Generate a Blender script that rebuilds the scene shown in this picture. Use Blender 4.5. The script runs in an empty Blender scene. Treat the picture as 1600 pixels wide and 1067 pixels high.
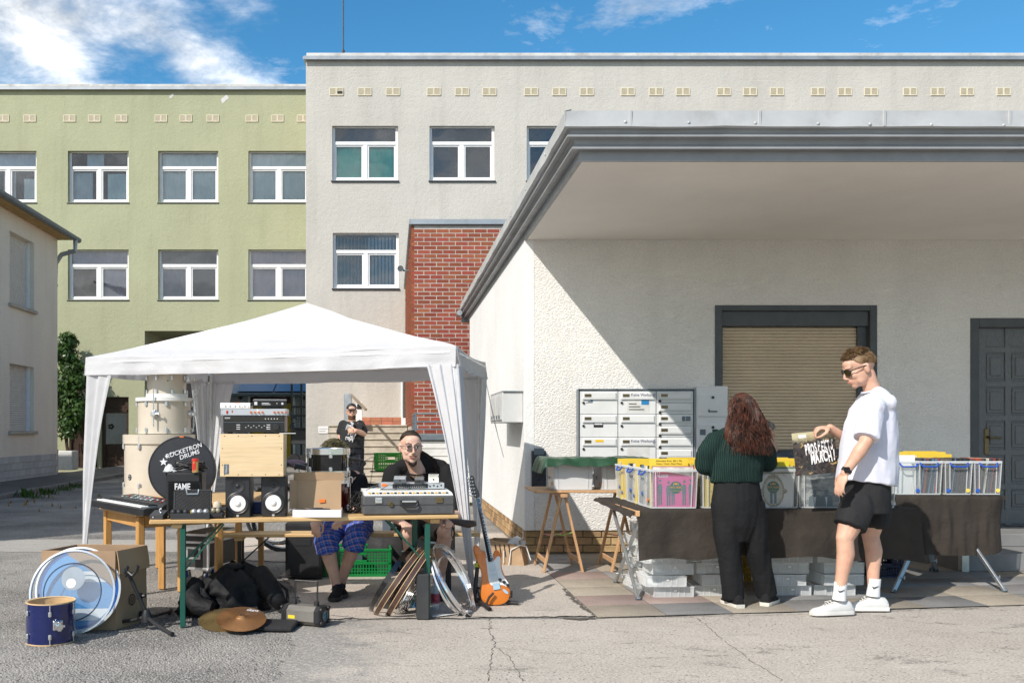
import bpy, bmesh, math, random
from mathutils import Vector as V, Matrix, Euler, Quaternion, noise
random.seed(7)
R = math.radians; PI = math.pi
S = bpy.context.scene; C = S.collection
# ---------------------------------------------------------------- camera, sky, sun, exposure
F = 1500.0; CX = 612.0; HY = 673.0; H = 1.3      # measured: focal length, vanishing point and horizon in photo pixels, lens height
cam = bpy.data.cameras.new('camera'); cam_o = bpy.data.objects.new('camera', cam); C.objects.link(cam_o)
cam_o.location = (0, 0, H); cam_o.rotation_euler = (PI/2, 0, 0)
cam.sensor_width = 36; cam.lens = F/1600*36
cam.shift_x = (800-CX)/1600; cam.shift_y = (HY-533.5)/1600
cam.clip_start = 0.05; cam.clip_end = 3000
S.camera = cam_o
SUN = V((1, 1.12, -1.24)).normalized()
W = bpy.data.worlds.new('World'); S.world = W; W.use_nodes = True
def build_world():
    t = W.node_tree; t.nodes.clear(); L = t.links.new
    out = t.nodes.new('ShaderNodeOutputWorld'); bg = t.nodes.new('ShaderNodeBackground')
    sky = t.nodes.new('ShaderNodeTexSky'); sky.sky_type = 'NISHITA'; sky.sun_disc = False
    sky.sun_elevation = math.asin(-SUN.z); sky.sun_rotation = math.atan2(-SUN.x, -SUN.y)
    sky.air_density = 1.0; sky.dust_density = 0.1; sky.ozone_density = 4.0
    tc = t.nodes.new('ShaderNodeTexCoord'); sx = t.nodes.new('ShaderNodeSeparateXYZ'); L(tc.outputs['Generated'], sx.inputs[0])
    def mth(op, a, b=None, c=None):
        n = t.nodes.new('ShaderNodeMath'); n.operation = op
        for i, v in enumerate((a, b, c)):
            if v is None: continue
            if isinstance(v, (int, float)): n.inputs[i].default_value = v
            else: L(v, n.inputs[i])
        return n.outputs[0]
    zz = mth('ADD', mth('MAXIMUM', sx.outputs[2], 0.0), 0.22)
    px = mth('DIVIDE', sx.outputs[0], zz); py = mth('DIVIDE', sx.outputs[1], zz)
    cb = t.nodes.new('ShaderNodeCombineXYZ'); L(px, cb.inputs[0]); L(py, cb.inputs[1]); cb.inputs[2].default_value = 3.7
    def nz(scale, det, rough, off):
        m = t.nodes.new('ShaderNodeVectorMath'); m.operation = 'ADD'; L(cb.outputs[0], m.inputs[0]); m.inputs[1].default_value = off
        n = t.nodes.new('ShaderNodeTexNoise'); n.inputs['Scale'].default_value = scale; n.inputs['Detail'].default_value = det
        n.inputs['Roughness'].default_value = rough; n.inputs['Distortion'].default_value = 0.25; L(m.outputs[0], n.inputs['Vector']); return n.outputs[0]
    big = nz(1.7, 9, 0.6, (4.9, 1.3, 0)); fine = nz(6.0, 6, 0.62, (0, 2.0, 0))
    dens = mth('ADD', mth('MULTIPLY', big, 0.8), mth('MULTIPLY', fine, 0.28))
    lean = mth('ADD', dens, mth('MULTIPLY', sx.outputs[0], -0.36)); lean = mth('ADD', lean, mth('MULTIPLY', sx.outputs[1], -0.07))   # cover thickens to the west; unseen cloud added southward to lift ambient light
    cov = t.nodes.new('ShaderNodeMapRange'); cov.interpolation_type = 'SMOOTHSTEP'
    L(lean, cov.inputs[0]); cov.inputs[1].default_value = 0.50; cov.inputs[2].default_value = 0.70; cov.inputs[3].default_value = 0; cov.inputs[4].default_value = 0.93
    cc = t.nodes.new('ShaderNodeMapRange'); L(fine, cc.inputs[0]); cc.inputs[1].default_value = 0.36; cc.inputs[2].default_value = 0.66; cc.inputs[3].default_value = 4.2; cc.inputs[4].default_value = 8.8
    ccol = t.nodes.new('ShaderNodeCombineColor'); L(cc.outputs[0], ccol.inputs[0]); L(mth('MULTIPLY', cc.outputs[0], 1.01), ccol.inputs[1]); L(mth('MULTIPLY', cc.outputs[0], 1.02), ccol.inputs[2])
    mx = t.nodes.new('ShaderNodeMix'); mx.data_type = 'RGBA'; hs = t.nodes.new('ShaderNodeHueSaturation'); hs.inputs['Saturation'].default_value = 1.3; tn = t.nodes.new('ShaderNodeMix'); tn.data_type = 'RGBA'; tn.blend_type = 'MULTIPLY'; tn.inputs[0].default_value = 1; L(sky.outputs[0], tn.inputs[6]); tn.inputs[7].default_value = (.93, .96, .86, 1); L(tn.outputs[2], hs.inputs['Color']); L(cov.outputs[0], mx.inputs[0]); L(hs.outputs[0], mx.inputs[6]); wisp = mth('MULTIPLY', mth('MULTIPLY', mth('MAXIMUM', mth('SUBTRACT', nz(4.2, 8, 0.66, (2.0, 7.0, 1)), 0.56), 0.0), 3.0), 1.0); L(mth('MAXIMUM', cov.outputs[0], mth('MINIMUM', wisp, 0.5)), mx.inputs[0]); L(ccol.outputs[0], mx.inputs[7])
    L(mx.outputs[2], bg.inputs[0]); bg.inputs[1].default_value = 0.084; L(bg.outputs[0], out.inputs[0])
build_world()
sun = bpy.data.lights.new('sun', 'SUN'); sun.energy = 2.3; sun.angle = R(0.53); sun.color = (1, 0.94, 0.86)
sun_o = bpy.data.objects.new('sun', sun); C.objects.link(sun_o); sun_o.rotation_euler = SUN.to_track_quat('-Z', 'Y').to_euler(); sun_o.location = (-20, -20, 30)
vs = S.view_settings; vs.view_transform = 'Standard'; vs.look = 'None'; vs.exposure = 1.15; vs.gamma = 1.0; vs.use_curve_mapping = False
S.cycles.max_bounces = 8; S.cycles.transparent_max_bounces = 24; S.cycles.caustics_reflective = False; S.cycles.caustics_refractive = False

# ---------------------------------------------------------------- helpers
def P(x, y, Y): return V(((x-CX)*Y/F, Y, H+(HY-y)*Y/F))          # the point at depth Y seen at photo pixel (x, y)
def PX(x, Y): return (x-CX)*Y/F
def PZ(y, Y): return H+(HY-y)*Y/F
def G(x, y): Y = H*F/(y-HY); return V(((x-CX)*Y/F, Y, 0))        # the ground point seen at (x, y)
def rot(rx=0, ry=0, rz=0): return Euler((rx, ry, rz)).to_matrix().to_4x4()
def TR(*a): return Matrix.Translation(V(a if len(a) == 3 else a[0]))
I4 = Matrix.Identity(4)
def frame(d, up=V((0, 0, 1))):                                    # matrix whose z axis is d
    d = V(d).normalized()
    if abs(d.dot(up)) > .98: up = V((0, 1, 0)) if abs(d.y) < .9 else V((1, 0, 0))
    x = up.cross(d).normalized(); y = d.cross(x)
    return Matrix((x, y, d)).transposed().to_4x4()

class MB:
    def __init__(s, M=None): s.v = []; s.f = []; s.m = []; s.mi = 0; s.M = M or I4
    def add(s, vs, fs, M=None):
        T = s.M @ M if M is not None else s.M
        o = len(s.v); ident = T == I4
        s.v += [V(p) if ident else T @ V(p) for p in vs]
        s.f += [tuple(o+i for i in f) for f in fs]; s.m += [s.mi]*len(fs); return s
    def box(s, x0, x1, y0, y1, z0, z1, b=0, M=None):
        if x1 < x0: x0, x1 = x1, x0
        if y1 < y0: y0, y1 = y1, y0
        if z1 < z0: z0, z1 = z1, z0
        if b <= 0:
            vs = [(x, y, z) for x in (x0, x1) for y in (y0, y1) for z in (z0, z1)]
            return s.add(vs, [(0, 1, 3, 2), (4, 6, 7, 5), (0, 4, 5, 1), (2, 3, 7, 6), (0, 2, 6, 4), (1, 5, 7, 3)], M)
        b = min(b, (x1-x0)*.49, (y1-y0)*.49, (z1-z0)*.49)
        lo = (x0, y0, z0); hi = (x1, y1, z1); vs = []; ix = {}
        for k in range(8):
            sg = [(k >> 2) & 1, (k >> 1) & 1, k & 1]
            for a in range(3):
                p = [0, 0, 0]
                for c in range(3):
                    e = hi[c] if sg[c] else lo[c]
                    p[c] = e if c == a else (e-b if sg[c] else e+b)
                ix[(k, a)] = len(vs); vs.append(tuple(p))
        fs = []
        for a in range(3):
            o1, o2 = [(1, 2), (2, 0), (0, 1)][a]
            for sd in (0, 1):
                q = []
                for (u, w) in ((0, 0), (1, 0), (1, 1), (0, 1)):
                    g = [0, 0, 0]; g[a] = sd; g[o1] = u; g[o2] = w; q.append(ix[(g[0]*4+g[1]*2+g[2], a)])
                fs.append(tuple(q if sd else q[::-1]))
        for a in range(3):
            o1, o2 = [(1, 2), (2, 0), (0, 1)][a]
            for u in (0, 1):
                for w in (0, 1):
                    g0 = [0, 0, 0]; g0[o1] = u; g0[o2] = w; g1 = list(g0); g1[a] = 1
                    k0 = g0[0]*4+g0[1]*2+g0[2]; k1 = g1[0]*4+g1[1]*2+g1[2]
                    q = (ix[(k0, o1)], ix[(k0, o2)], ix[(k1, o2)], ix[(k1, o1)])
                    fs.append(q if (u ^ w) else q[::-1])
        for k in range(8):
            par = ((k >> 2) ^ (k >> 1) ^ k) & 1
            q = (ix[(k, 0)], ix[(k, 1)], ix[(k, 2)]); fs.append(q if par else q[::-1])
        return s.add(vs, fs, M)
    def cbox(s, c, size, r=None, b=0):
        M = TR(V(c)) @ (r if r is not None else I4); a, d, e = size[0]/2, size[1]/2, size[2]/2
        return s.box(-a, a, -d, d, -e, e, b, M)
    def beam(s, p0, p1, w, h, b=0, up=V((0, 0, 1))):               # a straight bar of section w x h
        p0, p1 = V(p0), V(p1); d = p1-p0
        return s.box(-w/2, w/2, -h/2, h/2, 0, d.length, b, TR(p0) @ frame(d, up))
    def tube(s, pts, r, n=8, caps=True, closed=False, sq=(1, 1)):
        pts = [V(p) for p in pts]; k = len(pts); vs = []; fs = []
        rr = r if isinstance(r, (list, tuple)) else [r]*k
        prev = None
        for i, p in enumerate(pts):
            a = pts[(i-1) % k] if (i or closed) else p; c = pts[(i+1) % k] if (i < k-1 or closed) else p
            d = (c-a)
            if d.length < 1e-9: d = V((0, 0, 1))
            d.normalize()
            if prev is None: fr = frame(d); u = fr.col[0].xyz
            else:
                u = prev-d*prev.dot(d); u = u.normalized() if u.length > 1e-6 else frame(d).col[0].xyz
            prev = u; w = d.cross(u)
            for j in range(n):
                an = 2*PI*j/n; vs.append(p+u*(math.cos(an)*rr[i]*sq[0])+w*(math.sin(an)*rr[i]*sq[1]))
        for i in range(k if closed else k-1):
            for j in range(n):
                i2 = (i+1) % k; fs.append((i*n+j, i*n+(j+1) % n, i2*n+(j+1) % n, i2*n+j))
        if caps and not closed: fs.append(tuple(range(n))[::-1]); fs.append(tuple((k-1)*n+j for j in range(n)))
        return s.add(vs, fs)
    def lathe(s, prof, n=24, M=None, caps=True):
        vs = []; fs = []; k = len(prof)
        for r, z in prof:
            for j in range(n): a = 2*PI*j/n; vs.append((r*math.cos(a), r*math.sin(a), z))
        for i in range(k-1):
            for j in range(n): fs.append((i*n+j, i*n+(j+1) % n, (i+1)*n+(j+1) % n, (i+1)*n+j))
        if caps:
            if prof[0][0] > 1e-6: fs.append(tuple(range(n))[::-1])
            if prof[-1][0] > 1e-6: fs.append(tuple((k-1)*n+j for j in range(n)))
        return s.add(vs, fs, M)
    def prism(s, poly, z0, z1, M=None):
        n = len(poly); A = sum(poly[i][0]*poly[(i+1) % n][1]-poly[(i+1) % n][0]*poly[i][1] for i in range(n))
        if A < 0: poly = poly[::-1]
        vs = [(x, y, z0) for x, y in poly]+[(x, y, z1) for x, y in poly]
        fs = [tuple(range(n))[::-1], tuple(range(n, 2*n))]+[(i, (i+1) % n, n+(i+1) % n, n+i) for i in range(n)]
        return s.add(vs, fs, M)
    def ball(s, c, r, nu=12, nv=8, M=None):
        r = (r, r, r) if isinstance(r, (int, float)) else r; vs = []; fs = []
        T = TR(V(c)) @ (M if M is not None else I4)
        vs.append((0, 0, -r[2]))
        for i in range(1, nv):
            t = PI*i/nv
            for j in range(nu): a = 2*PI*j/nu; vs.append((r[0]*math.sin(t)*math.cos(a), r[1]*math.sin(t)*math.sin(a), -r[2]*math.cos(t)))
        vs.append((0, 0, r[2])); last = len(vs)-1
        for j in range(nu): fs.append((0, 1+(j+1) % nu, 1+j)); fs.append((last, 1+(nv-2)*nu+j, 1+(nv-2)*nu+(j+1) % nu))
        for i in range(nv-2):
            for j in range(nu): a = 1+i*nu; b = a+nu; fs.append((a+j, a+(j+1) % nu, b+(j+1) % nu, b+j))
        return s.add(vs, fs, T)
    def surf(s, fn, nu, nv, th=0, cu=False):                        # sheet fn(u,v); th gives it a thickness along its normal
        pts = [[V(fn(i/nu, j/nv)) for j in range(nv+1)] for i in range(nu+(0 if cu else 1))]; ni = len(pts); w = nv+1
        vs = [p for row in pts for p in row]; fs = []
        def q(i, j): return (i % ni)*w+j
        for i in range(nu):
            for j in range(nv): fs.append((q(i, j), q(i+1, j), q(i+1, j+1), q(i, j+1)))
        if th:
            nm = []
            for i in range(ni):
                for j in range(w):
                    a = pts[(i+1) % ni if cu else min(i+1, ni-1)][j]-pts[(i-1) % ni if cu else max(i-1, 0)][j]
                    b = pts[i][min(j+1, nv)]-pts[i][max(j-1, 0)]; c = a.cross(b); nm.append(c.normalized() if c.length > 1e-12 else V((0, 0, 1)))
            o = len(vs); vs += [p-n*th for p, n in zip(vs, nm)]
            fs += [tuple(o+i for i in f[::-1]) for f in fs]
            e = []
            for i in range(nu): e += [(q(i, 0), q(i+1, 0)), (q(i+1, nv), q(i, nv))]
            if not cu:
                for j in range(nv): e += [(q(0, j+1), q(0, j)), (q(nu, j), q(nu, j+1))]
            fs += [(b, a, o+a, o+b) for a, b in e]
        return s.add(vs, fs)
    def loft(s, rings, caps=True):                                   # rings: equal-length point loops
        n = len(rings[0]); vs = [V(p) for r in rings for p in r]; fs = []
        for i in range(len(rings)-1):
            for j in range(n): fs.append((i*n+j, i*n+(j+1) % n, (i+1)*n+(j+1) % n, (i+1)*n+j))
        if caps: fs.append(tuple(range(n))[::-1]); fs.append(tuple((len(rings)-1)*n+j for j in range(n)))
        return s.add(vs, fs)
    def mesh(s, name, mats, sharp=35):
        me = bpy.data.meshes.new(name); me.from_pydata(s.v, [], s.f)
        for m in (mats if isinstance(mats, (list, tuple)) else [mats]): me.materials.append(m)
        if any(s.m): me.polygons.foreach_set('material_index', s.m)
        me.polygons.foreach_set('use_smooth', [True]*len(me.polygons)); me.set_sharp_from_angle(angle=R(sharp))
        me.update(); return me

WM = {}                                                              # world matrix of every object that has a parent or a transform
def wm(o): return WM.get(o.name, I4)
def link(o, parent=None, M=None):
    C.objects.link(o)
    if parent is not None: o.parent = parent
    if M is not None: o.matrix_local = M
    WM[o.name] = (wm(parent) if parent is not None else I4) @ (M if M is not None else I4)
    return o
def tag(o, label=None, cat=None, group=None, kind=None):
    if label: o['label'] = label
    if cat: o['category'] = cat
    if group: o['group'] = group
    if kind: o['kind'] = kind
    return o
def thing(name, label, cat, loc=(0, 0, 0), rz=0, group=None, M=None):
    o = bpy.data.objects.new(name, None); o.empty_display_size = .05
    link(o, None, M if M is not None else TR(V(loc)) @ rot(0, 0, rz)); return tag(o, label, cat, group)
def part(name, mb, mats, parent=None, W=False, M=None, sharp=35, kind=None, label=None):
    if W and parent is not None:                                     # built in world coordinates
        inv = wm(parent).inverted(); mb.v = [inv @ p for p in mb.v]
    me = mb if isinstance(mb, bpy.types.Mesh) else mb.mesh(name, mats, sharp)
    o = bpy.data.objects.new(name, me); link(o, parent, M)
    if kind: o['kind'] = kind
    if label: o['label'] = label
    return o
def solo(name, mb, mats, label, cat, group=None, M=None, sharp=35, base=True):     # a thing that is one mesh, its origin at its base
    if base and M is None and not isinstance(mb, bpy.types.Mesh):
        lo = V((min(p.x for p in mb.v)+max(p.x for p in mb.v), min(p.y for p in mb.v)+max(p.y for p in mb.v), 2*min(p.z for p in mb.v)))/2
        mb.v = [p-lo for p in mb.v]; M = TR(lo)
    return tag(part(name, mb, mats, None, False, M, sharp), label, cat, group)
def copy_tree(o, M=None, parent=None, label=None):
    c = o.copy(); C.objects.link(c)
    if parent is not None: c.parent = parent
    if M is not None: c.matrix_local = M
    WM[c.name] = (wm(parent) if parent is not None else I4) @ c.matrix_local
    if label: c['label'] = label
    for ch in list(o.children): copy_tree(ch, None, c)
    return c

# ---------------------------------------------------------------- materials
class NT:
    def __init__(s, name):
        s.m = bpy.data.materials.new(name); s.m.use_nodes = True; s.t = s.m.node_tree; s.b = s.t.nodes['Principled BSDF']; s.L = s.t.links.new
        s.tc = s.t.nodes.new('ShaderNodeTexCoord'); s.co = s.tc.outputs['Object']
    def set(s, sock, v):
        if isinstance(v, bpy.types.NodeSocket): s.L(v, sock)
        else:
            if isinstance(v, (tuple, list)) and len(v) == 3 and sock.type == 'RGBA': v = (*v, 1)
            sock.default_value = v
    def n(s, typ, out=0, vec=None, **kw):
        nd = s.t.nodes.new('ShaderNode'+typ)
        for k, v in kw.items():
            if k[0] == '_': setattr(nd, k[1:], v)
            else: s.set(nd.inputs[k.replace('_', ' ')], v)
        if vec is not None: s.L(vec, nd.inputs['Vector'])
        elif 'Vector' in nd.inputs and typ.startswith('Tex'): s.L(s.co, nd.inputs['Vector'])
        return nd.outputs[out]
    def noise(s, sc, det=4, rough=.55, dist=0, vec=None): return s.n('TexNoise', 0, vec, Scale=sc, Detail=det, Roughness=rough, Distortion=dist)
    def math(s, op, a, b=0.0, c=0.0):
        nd = s.t.nodes.new('ShaderNodeMath'); nd.operation = op
        for i, v in enumerate((a, b, c)): s.set(nd.inputs[i], v)
        return nd.outputs[0]
    def rng(s, v, a, b, c=0.0, d=1.0):
        nd = s.t.nodes.new('ShaderNodeMapRange'); s.L(v, nd.inputs[0])
        for i, k in enumerate((a, b, c, d)): s.set(nd.inputs[i+1], k)
        return nd.outputs[0]
    def mix(s, f, a, b, blend='MIX'):
        nd = s.t.nodes.new('ShaderNodeMix'); nd.data_type = 'RGBA'; nd.blend_type = blend
        s.set(nd.inputs[0], f); s.set(nd.inputs[6], a); s.set(nd.inputs[7], b); return nd.outputs[2]
    def map(s, scale=(1, 1, 1), loc=(0, 0, 0), r=(0, 0, 0)):
        nd = s.t.nodes.new('ShaderNodeMapping'); s.L(s.co, nd.inputs[0]); nd.inputs['Scale'].default_value = scale; nd.inputs['Location'].default_value = loc; nd.inputs['Rotation'].default_value = r
        return nd.outputs[0]
    def bump(s, h, dist, st=1.0):
        nd = s.t.nodes.new('ShaderNodeBump'); nd.inputs['Distance'].default_value = dist; nd.inputs['Strength'].default_value = st; s.L(h, nd.inputs['Height'])
        if s.b.inputs['Normal'].is_linked: s.L(s.b.inputs['Normal'].links[0].from_socket, nd.inputs['Normal'])
        s.L(nd.outputs[0], s.b.inputs['Normal']); return s
    def p(s, **kw):
        for k, v in kw.items(): s.set(s.b.inputs[k.replace('_', ' ')], v)
        return s
def mul(c, k): return tuple(min(1, x*k) for x in c)
def mat(name, col, rough=.6, metal=0, var=.18, vs=6, bump=0, bs=40, spec=.5, dirt=0, coat=0, obj_var=0):
    m = NT(name); c = col
    if var: c = m.mix(m.rng(m.noise(vs, 5), .3, .7), mul(col, 1-var), mul(col, 1+var))
    if dirt:
        d = m.rng(m.noise(2.3, 6, .65), .5, .72, 0, dirt); c = m.mix(d, c, (.12, .105, .085))
    if obj_var:
        oi = m.t.nodes.new('ShaderNodeObjectInfo'); hs = m.t.nodes.new('ShaderNodeHueSaturation'); m.L(m.rng(oi.outputs['Random'], 0, 1, 1-obj_var, 1+obj_var), hs.inputs['Value'])
        m.L(m.rng(m.math('FRACT', m.math('MULTIPLY', oi.outputs['Random'], 7.3)), 0, 1, .49, .512), hs.inputs['Hue'])
        m.set(hs.inputs['Color'], c); c = hs.outputs[0]
    m.p(Base_Color=c, Roughness=m.rng(m.noise(vs*3, 3), .3, .7, max(.02, rough*.85), min(1, rough*1.15)), Metallic=metal)
    m.b.inputs['Specular IOR Level'].default_value = spec
    if coat: m.b.inputs['Coat Weight'].default_value = coat
    if bump: m.bump(m.noise(bs, 5, .6), bump)
    return m.m
def stucco(name, col, sc, dist, worm=False, dirt=.25, streak=.0):
    m = NT(name)
    big = m.rng(m.noise(.55, 6, .6), .3, .7); c = m.mix(big, mul(col, .9), mul(col, 1.06))
    st = m.noise(1.0, 5, .6, 0, m.map((2.2, 2.2, .18))); c = m.mix(m.rng(st, .5, .75, 0, streak), c, mul(col, .62))
    fine = m.noise(sc, 3, .6)
    c = m.mix(m.rng(fine, .35, .62, .25, 0), c, mul(col, .62))
    c = m.mix(m.rng(m.noise(1.7, 7, .7), .62, .8, 0, dirt), c, mul(col, .55))
    m.p(Base_Color=c, Roughness=.92); m.b.inputs['Specular IOR Level'].default_value = .2
    if worm:
        w = m.n('TexVoronoi', 0, m.map((1, 1, 2.3)), Scale=sc*.55, _feature='DISTANCE_TO_EDGE'); h = m.math('ADD', m.rng(w, 0, .25), m.math('MULTIPLY', m.noise(sc*.8, 4, .6, 1.0), 1.4))
        m.bump(h, dist)
    else: m.bump(m.math('ADD', fine, m.noise(sc*.35, 3)), dist)
    return m.m
M_ = {}
M_['green_stucco'] = stucco('green_stucco', (.40, .412, .272), 22, .011, dirt=.3, streak=.3)
M_['grey_stucco'] = stucco('grey_stucco', (.545, .525, .48), 22, .011, dirt=.35, streak=.34)
M_['house_stucco'] = stucco('house_stucco', (.82, .745, .62), 26, .01, dirt=.35, streak=.25)
M_['white_side'] = stucco('white_side', (.82, .822, .815), 40, .004, dirt=.12, streak=.08)
M_['white_stucco'] = stucco('white_stucco', (.84, .82, .785), 46, .004, worm=True, dirt=.3, streak=.16)
M_['soffit'] = mat('soffit_paint', (.87, .83, .775), .85, var=.06, vs=.8, bump=.004, bs=30, spec=.2)
M_['fascia'] = mat('grey_painted_fascia', (.26, .27, .28), .45, var=.12, vs=3, bump=.002, bs=14, dirt=.25)
M_['sheet'] = mat('weathered_sheet_metal', (.45, .46, .465), .45, .1, var=.1, vs=2.5, bump=.004, bs=5, dirt=.3)
M_['flash'] = mat('zinc_flashing', (.34, .37, .40), .45, .5, var=.15, vs=2, dirt=.3)
M_['parapet'] = mat('white_parapet_edge', (.55, .55, .53), .7, var=.15, vs=2, dirt=.5)
M_['white_pvc'] = mat('white_window_frame', (.8, .8, .8), .35, var=.05)
M_['cream'] = mat('cream_vent_plastic', (.66, .6, .46), .6, var=.1)
M_['ventslot'] = mat('vent_slot_shade', (.4, .34, .22), .7, var=.1)
M_['black'] = mat('black_plastic', (.018, .018, .02), .42, var=.2)
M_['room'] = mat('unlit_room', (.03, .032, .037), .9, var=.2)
M_['sill'] = mat('dark_sill_metal', (.05, .055, .065), .4, .3)
M_['brick'] = mat('red_brick', (.27, .075, .045), .85, var=.25, vs=9, bump=.004, bs=60, spec=.2, obj_var=.2)
M_['mortar'] = mat('pale_mortar', (.46, .42, .385), .95, var=.15, vs=12, bump=.003, bs=60, spec=.1)
M_['tanbrick'] = mat('tan_brick', (.38, .25, .135), .85, var=.3, vs=7, bump=.004, bs=50, spec=.2, obj_var=.4)
M_['mortar2'] = mat('grey_brown_mortar', (.27, .22, .165), .95, var=.15, vs=12, spec=.1)
M_['terracotta'] = mat('terracotta_tile', (.4, .15, .085), .6, var=.15, obj_var=.12)
M_['plank'] = mat('whitewashed_plank', (.62, .62, .6), .8, var=.1, vs=3, bump=.003, bs=30, dirt=.3, obj_var=.06)
M_['concrete_step'] = mat('worn_step_concrete', (.44, .40, .33), .9, var=.2, vs=5, bump=.004, bs=50, dirt=.35)
M_['steel'] = mat('galvanised_steel', (.5, .53, .55), .38, .85, var=.15, vs=8)
M_['rail'] = mat('grey_rail_paint', (.13, .16, .185), .45, .3)
M_['anthracite'] = mat('anthracite_frame', (.062, .068, .075), .5, var=.15, dirt=.15)
M_['shutter'] = mat('beige_shutter_slat', (.6, .48, .34), .5, var=.08, vs=3)
M_['shutter_w'] = mat('pale_shutter_slat', (.6, .58, .53), .55, var=.06)
M_['solar'] = mat('solar_panel_cell', (.02, .05, .12), .15, .2, var=.2, spec=.8)
M_['wood_dark'] = mat('dark_brown_door', (.04, .02, .013), .45, var=.3, vs=10)
M_['chrome'] = mat('chrome', (.78, .78, .79), .2, 1, var=.04)
M_['brass'] = mat('old_brass', (.2, .15, .08), .4, .9)
def glass(name, tint, refl=.3, rough=.03):
    m = NT(name); t = m.t; tr = t.nodes.new('ShaderNodeBsdfTransparent'); tr.inputs[0].default_value = (*tint, 1)
    gl = t.nodes.new('ShaderNodeBsdfGlossy'); gl.inputs['Roughness'].default_value = rough
    fr = t.nodes.new('ShaderNodeFresnel'); fr.inputs[0].default_value = 1.5; mx = t.nodes.new('ShaderNodeMixShader')
    m.L(m.math('MINIMUM', m.math('ADD', fr.outputs[0], refl), 1.0), mx.inputs[0]); m.L(tr.outputs[0], mx.inputs[1]); m.L(gl.outputs[0], mx.inputs[2])
    bp = t.nodes.new('ShaderNodeBump'); bp.inputs['Distance'].default_value = .004; m.L(m.noise(1.1, 2), bp.inputs['Height']); m.L(bp.outputs[0], gl.inputs['Normal']); m.L(bp.outputs[0], fr.inputs['Normal'])
    m.L(mx.outputs[0], t.nodes['Material Output'].inputs[0]); return m.m
M_['pane'] = glass('window_glass', (.93, .95, .97), .04)
def fabric(name, col, rough=.9, wv=900, bump=.0002, var=.15, vs=5, sheen=.2, big=.004, trans=0):
    m = NT(name); c = m.mix(m.rng(m.noise(vs, 5), .3, .7), mul(col, 1-var), mul(col, 1+var))
    m.p(Base_Color=c, Roughness=rough); m.b.inputs['Specular IOR Level'].default_value = .25; m.b.inputs['Sheen Weight'].default_value = sheen if max(col) > .2 else .0
    m.bump(m.noise(14, 4, .55, .6), big)
    w = m.math('ADD', m.n('TexWave', 1, None, Scale=wv/8, _bands_direction='X'), m.n('TexWave', 1, None, Scale=wv/8, _bands_direction='Z'))
    m.bump(w, bump)
    if trans:
        t = m.t; tl = t.nodes.new('ShaderNodeBsdfTranslucent'); m.set(tl.inputs[0], c); mx = t.nodes.new('ShaderNodeMixShader'); mx.inputs[0].default_value = trans
        m.L(m.b.outputs[0], mx.inputs[1]); m.L(tl.outputs[0], mx.inputs[2]); m.L(mx.outputs[0], t.nodes['Material Output'].inputs[0])
    return m.m
FONT = {}
def text(body, size, M, mats, parent, name='lettering', ext=.0006, align='CENTER', shear=0, bold=0, W=False, space=1, sx=1):
    cu = bpy.data.curves.new('t', 'FONT'); cu.body = body; cu.size = size; cu.extrude = ext; cu.align_x = align; cu.align_y = 'CENTER'; cu.shear = shear; cu.offset = bold*size; cu.resolution_u = 3; cu.space_character = space
    o = bpy.data.objects.new('t', cu); C.objects.link(o); dg = bpy.context.evaluated_depsgraph_get(); me = bpy.data.meshes.new_from_object(o.evaluated_get(dg))
    bpy.data.objects.remove(o); bpy.data.curves.remove(cu)
    if sx != 1: me.transform(Matrix.Diagonal((sx, 1, 1, 1)))
    if W and parent is not None: M = wm(parent).inverted() @ M
    me.transform(M); me.materials.clear(); me.materials.append(mats)
    return part(name, me, mats, parent)
FACE = rot(PI/2, 0, 0)                                               # text plane turned to face the camera side (-Y)
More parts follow.
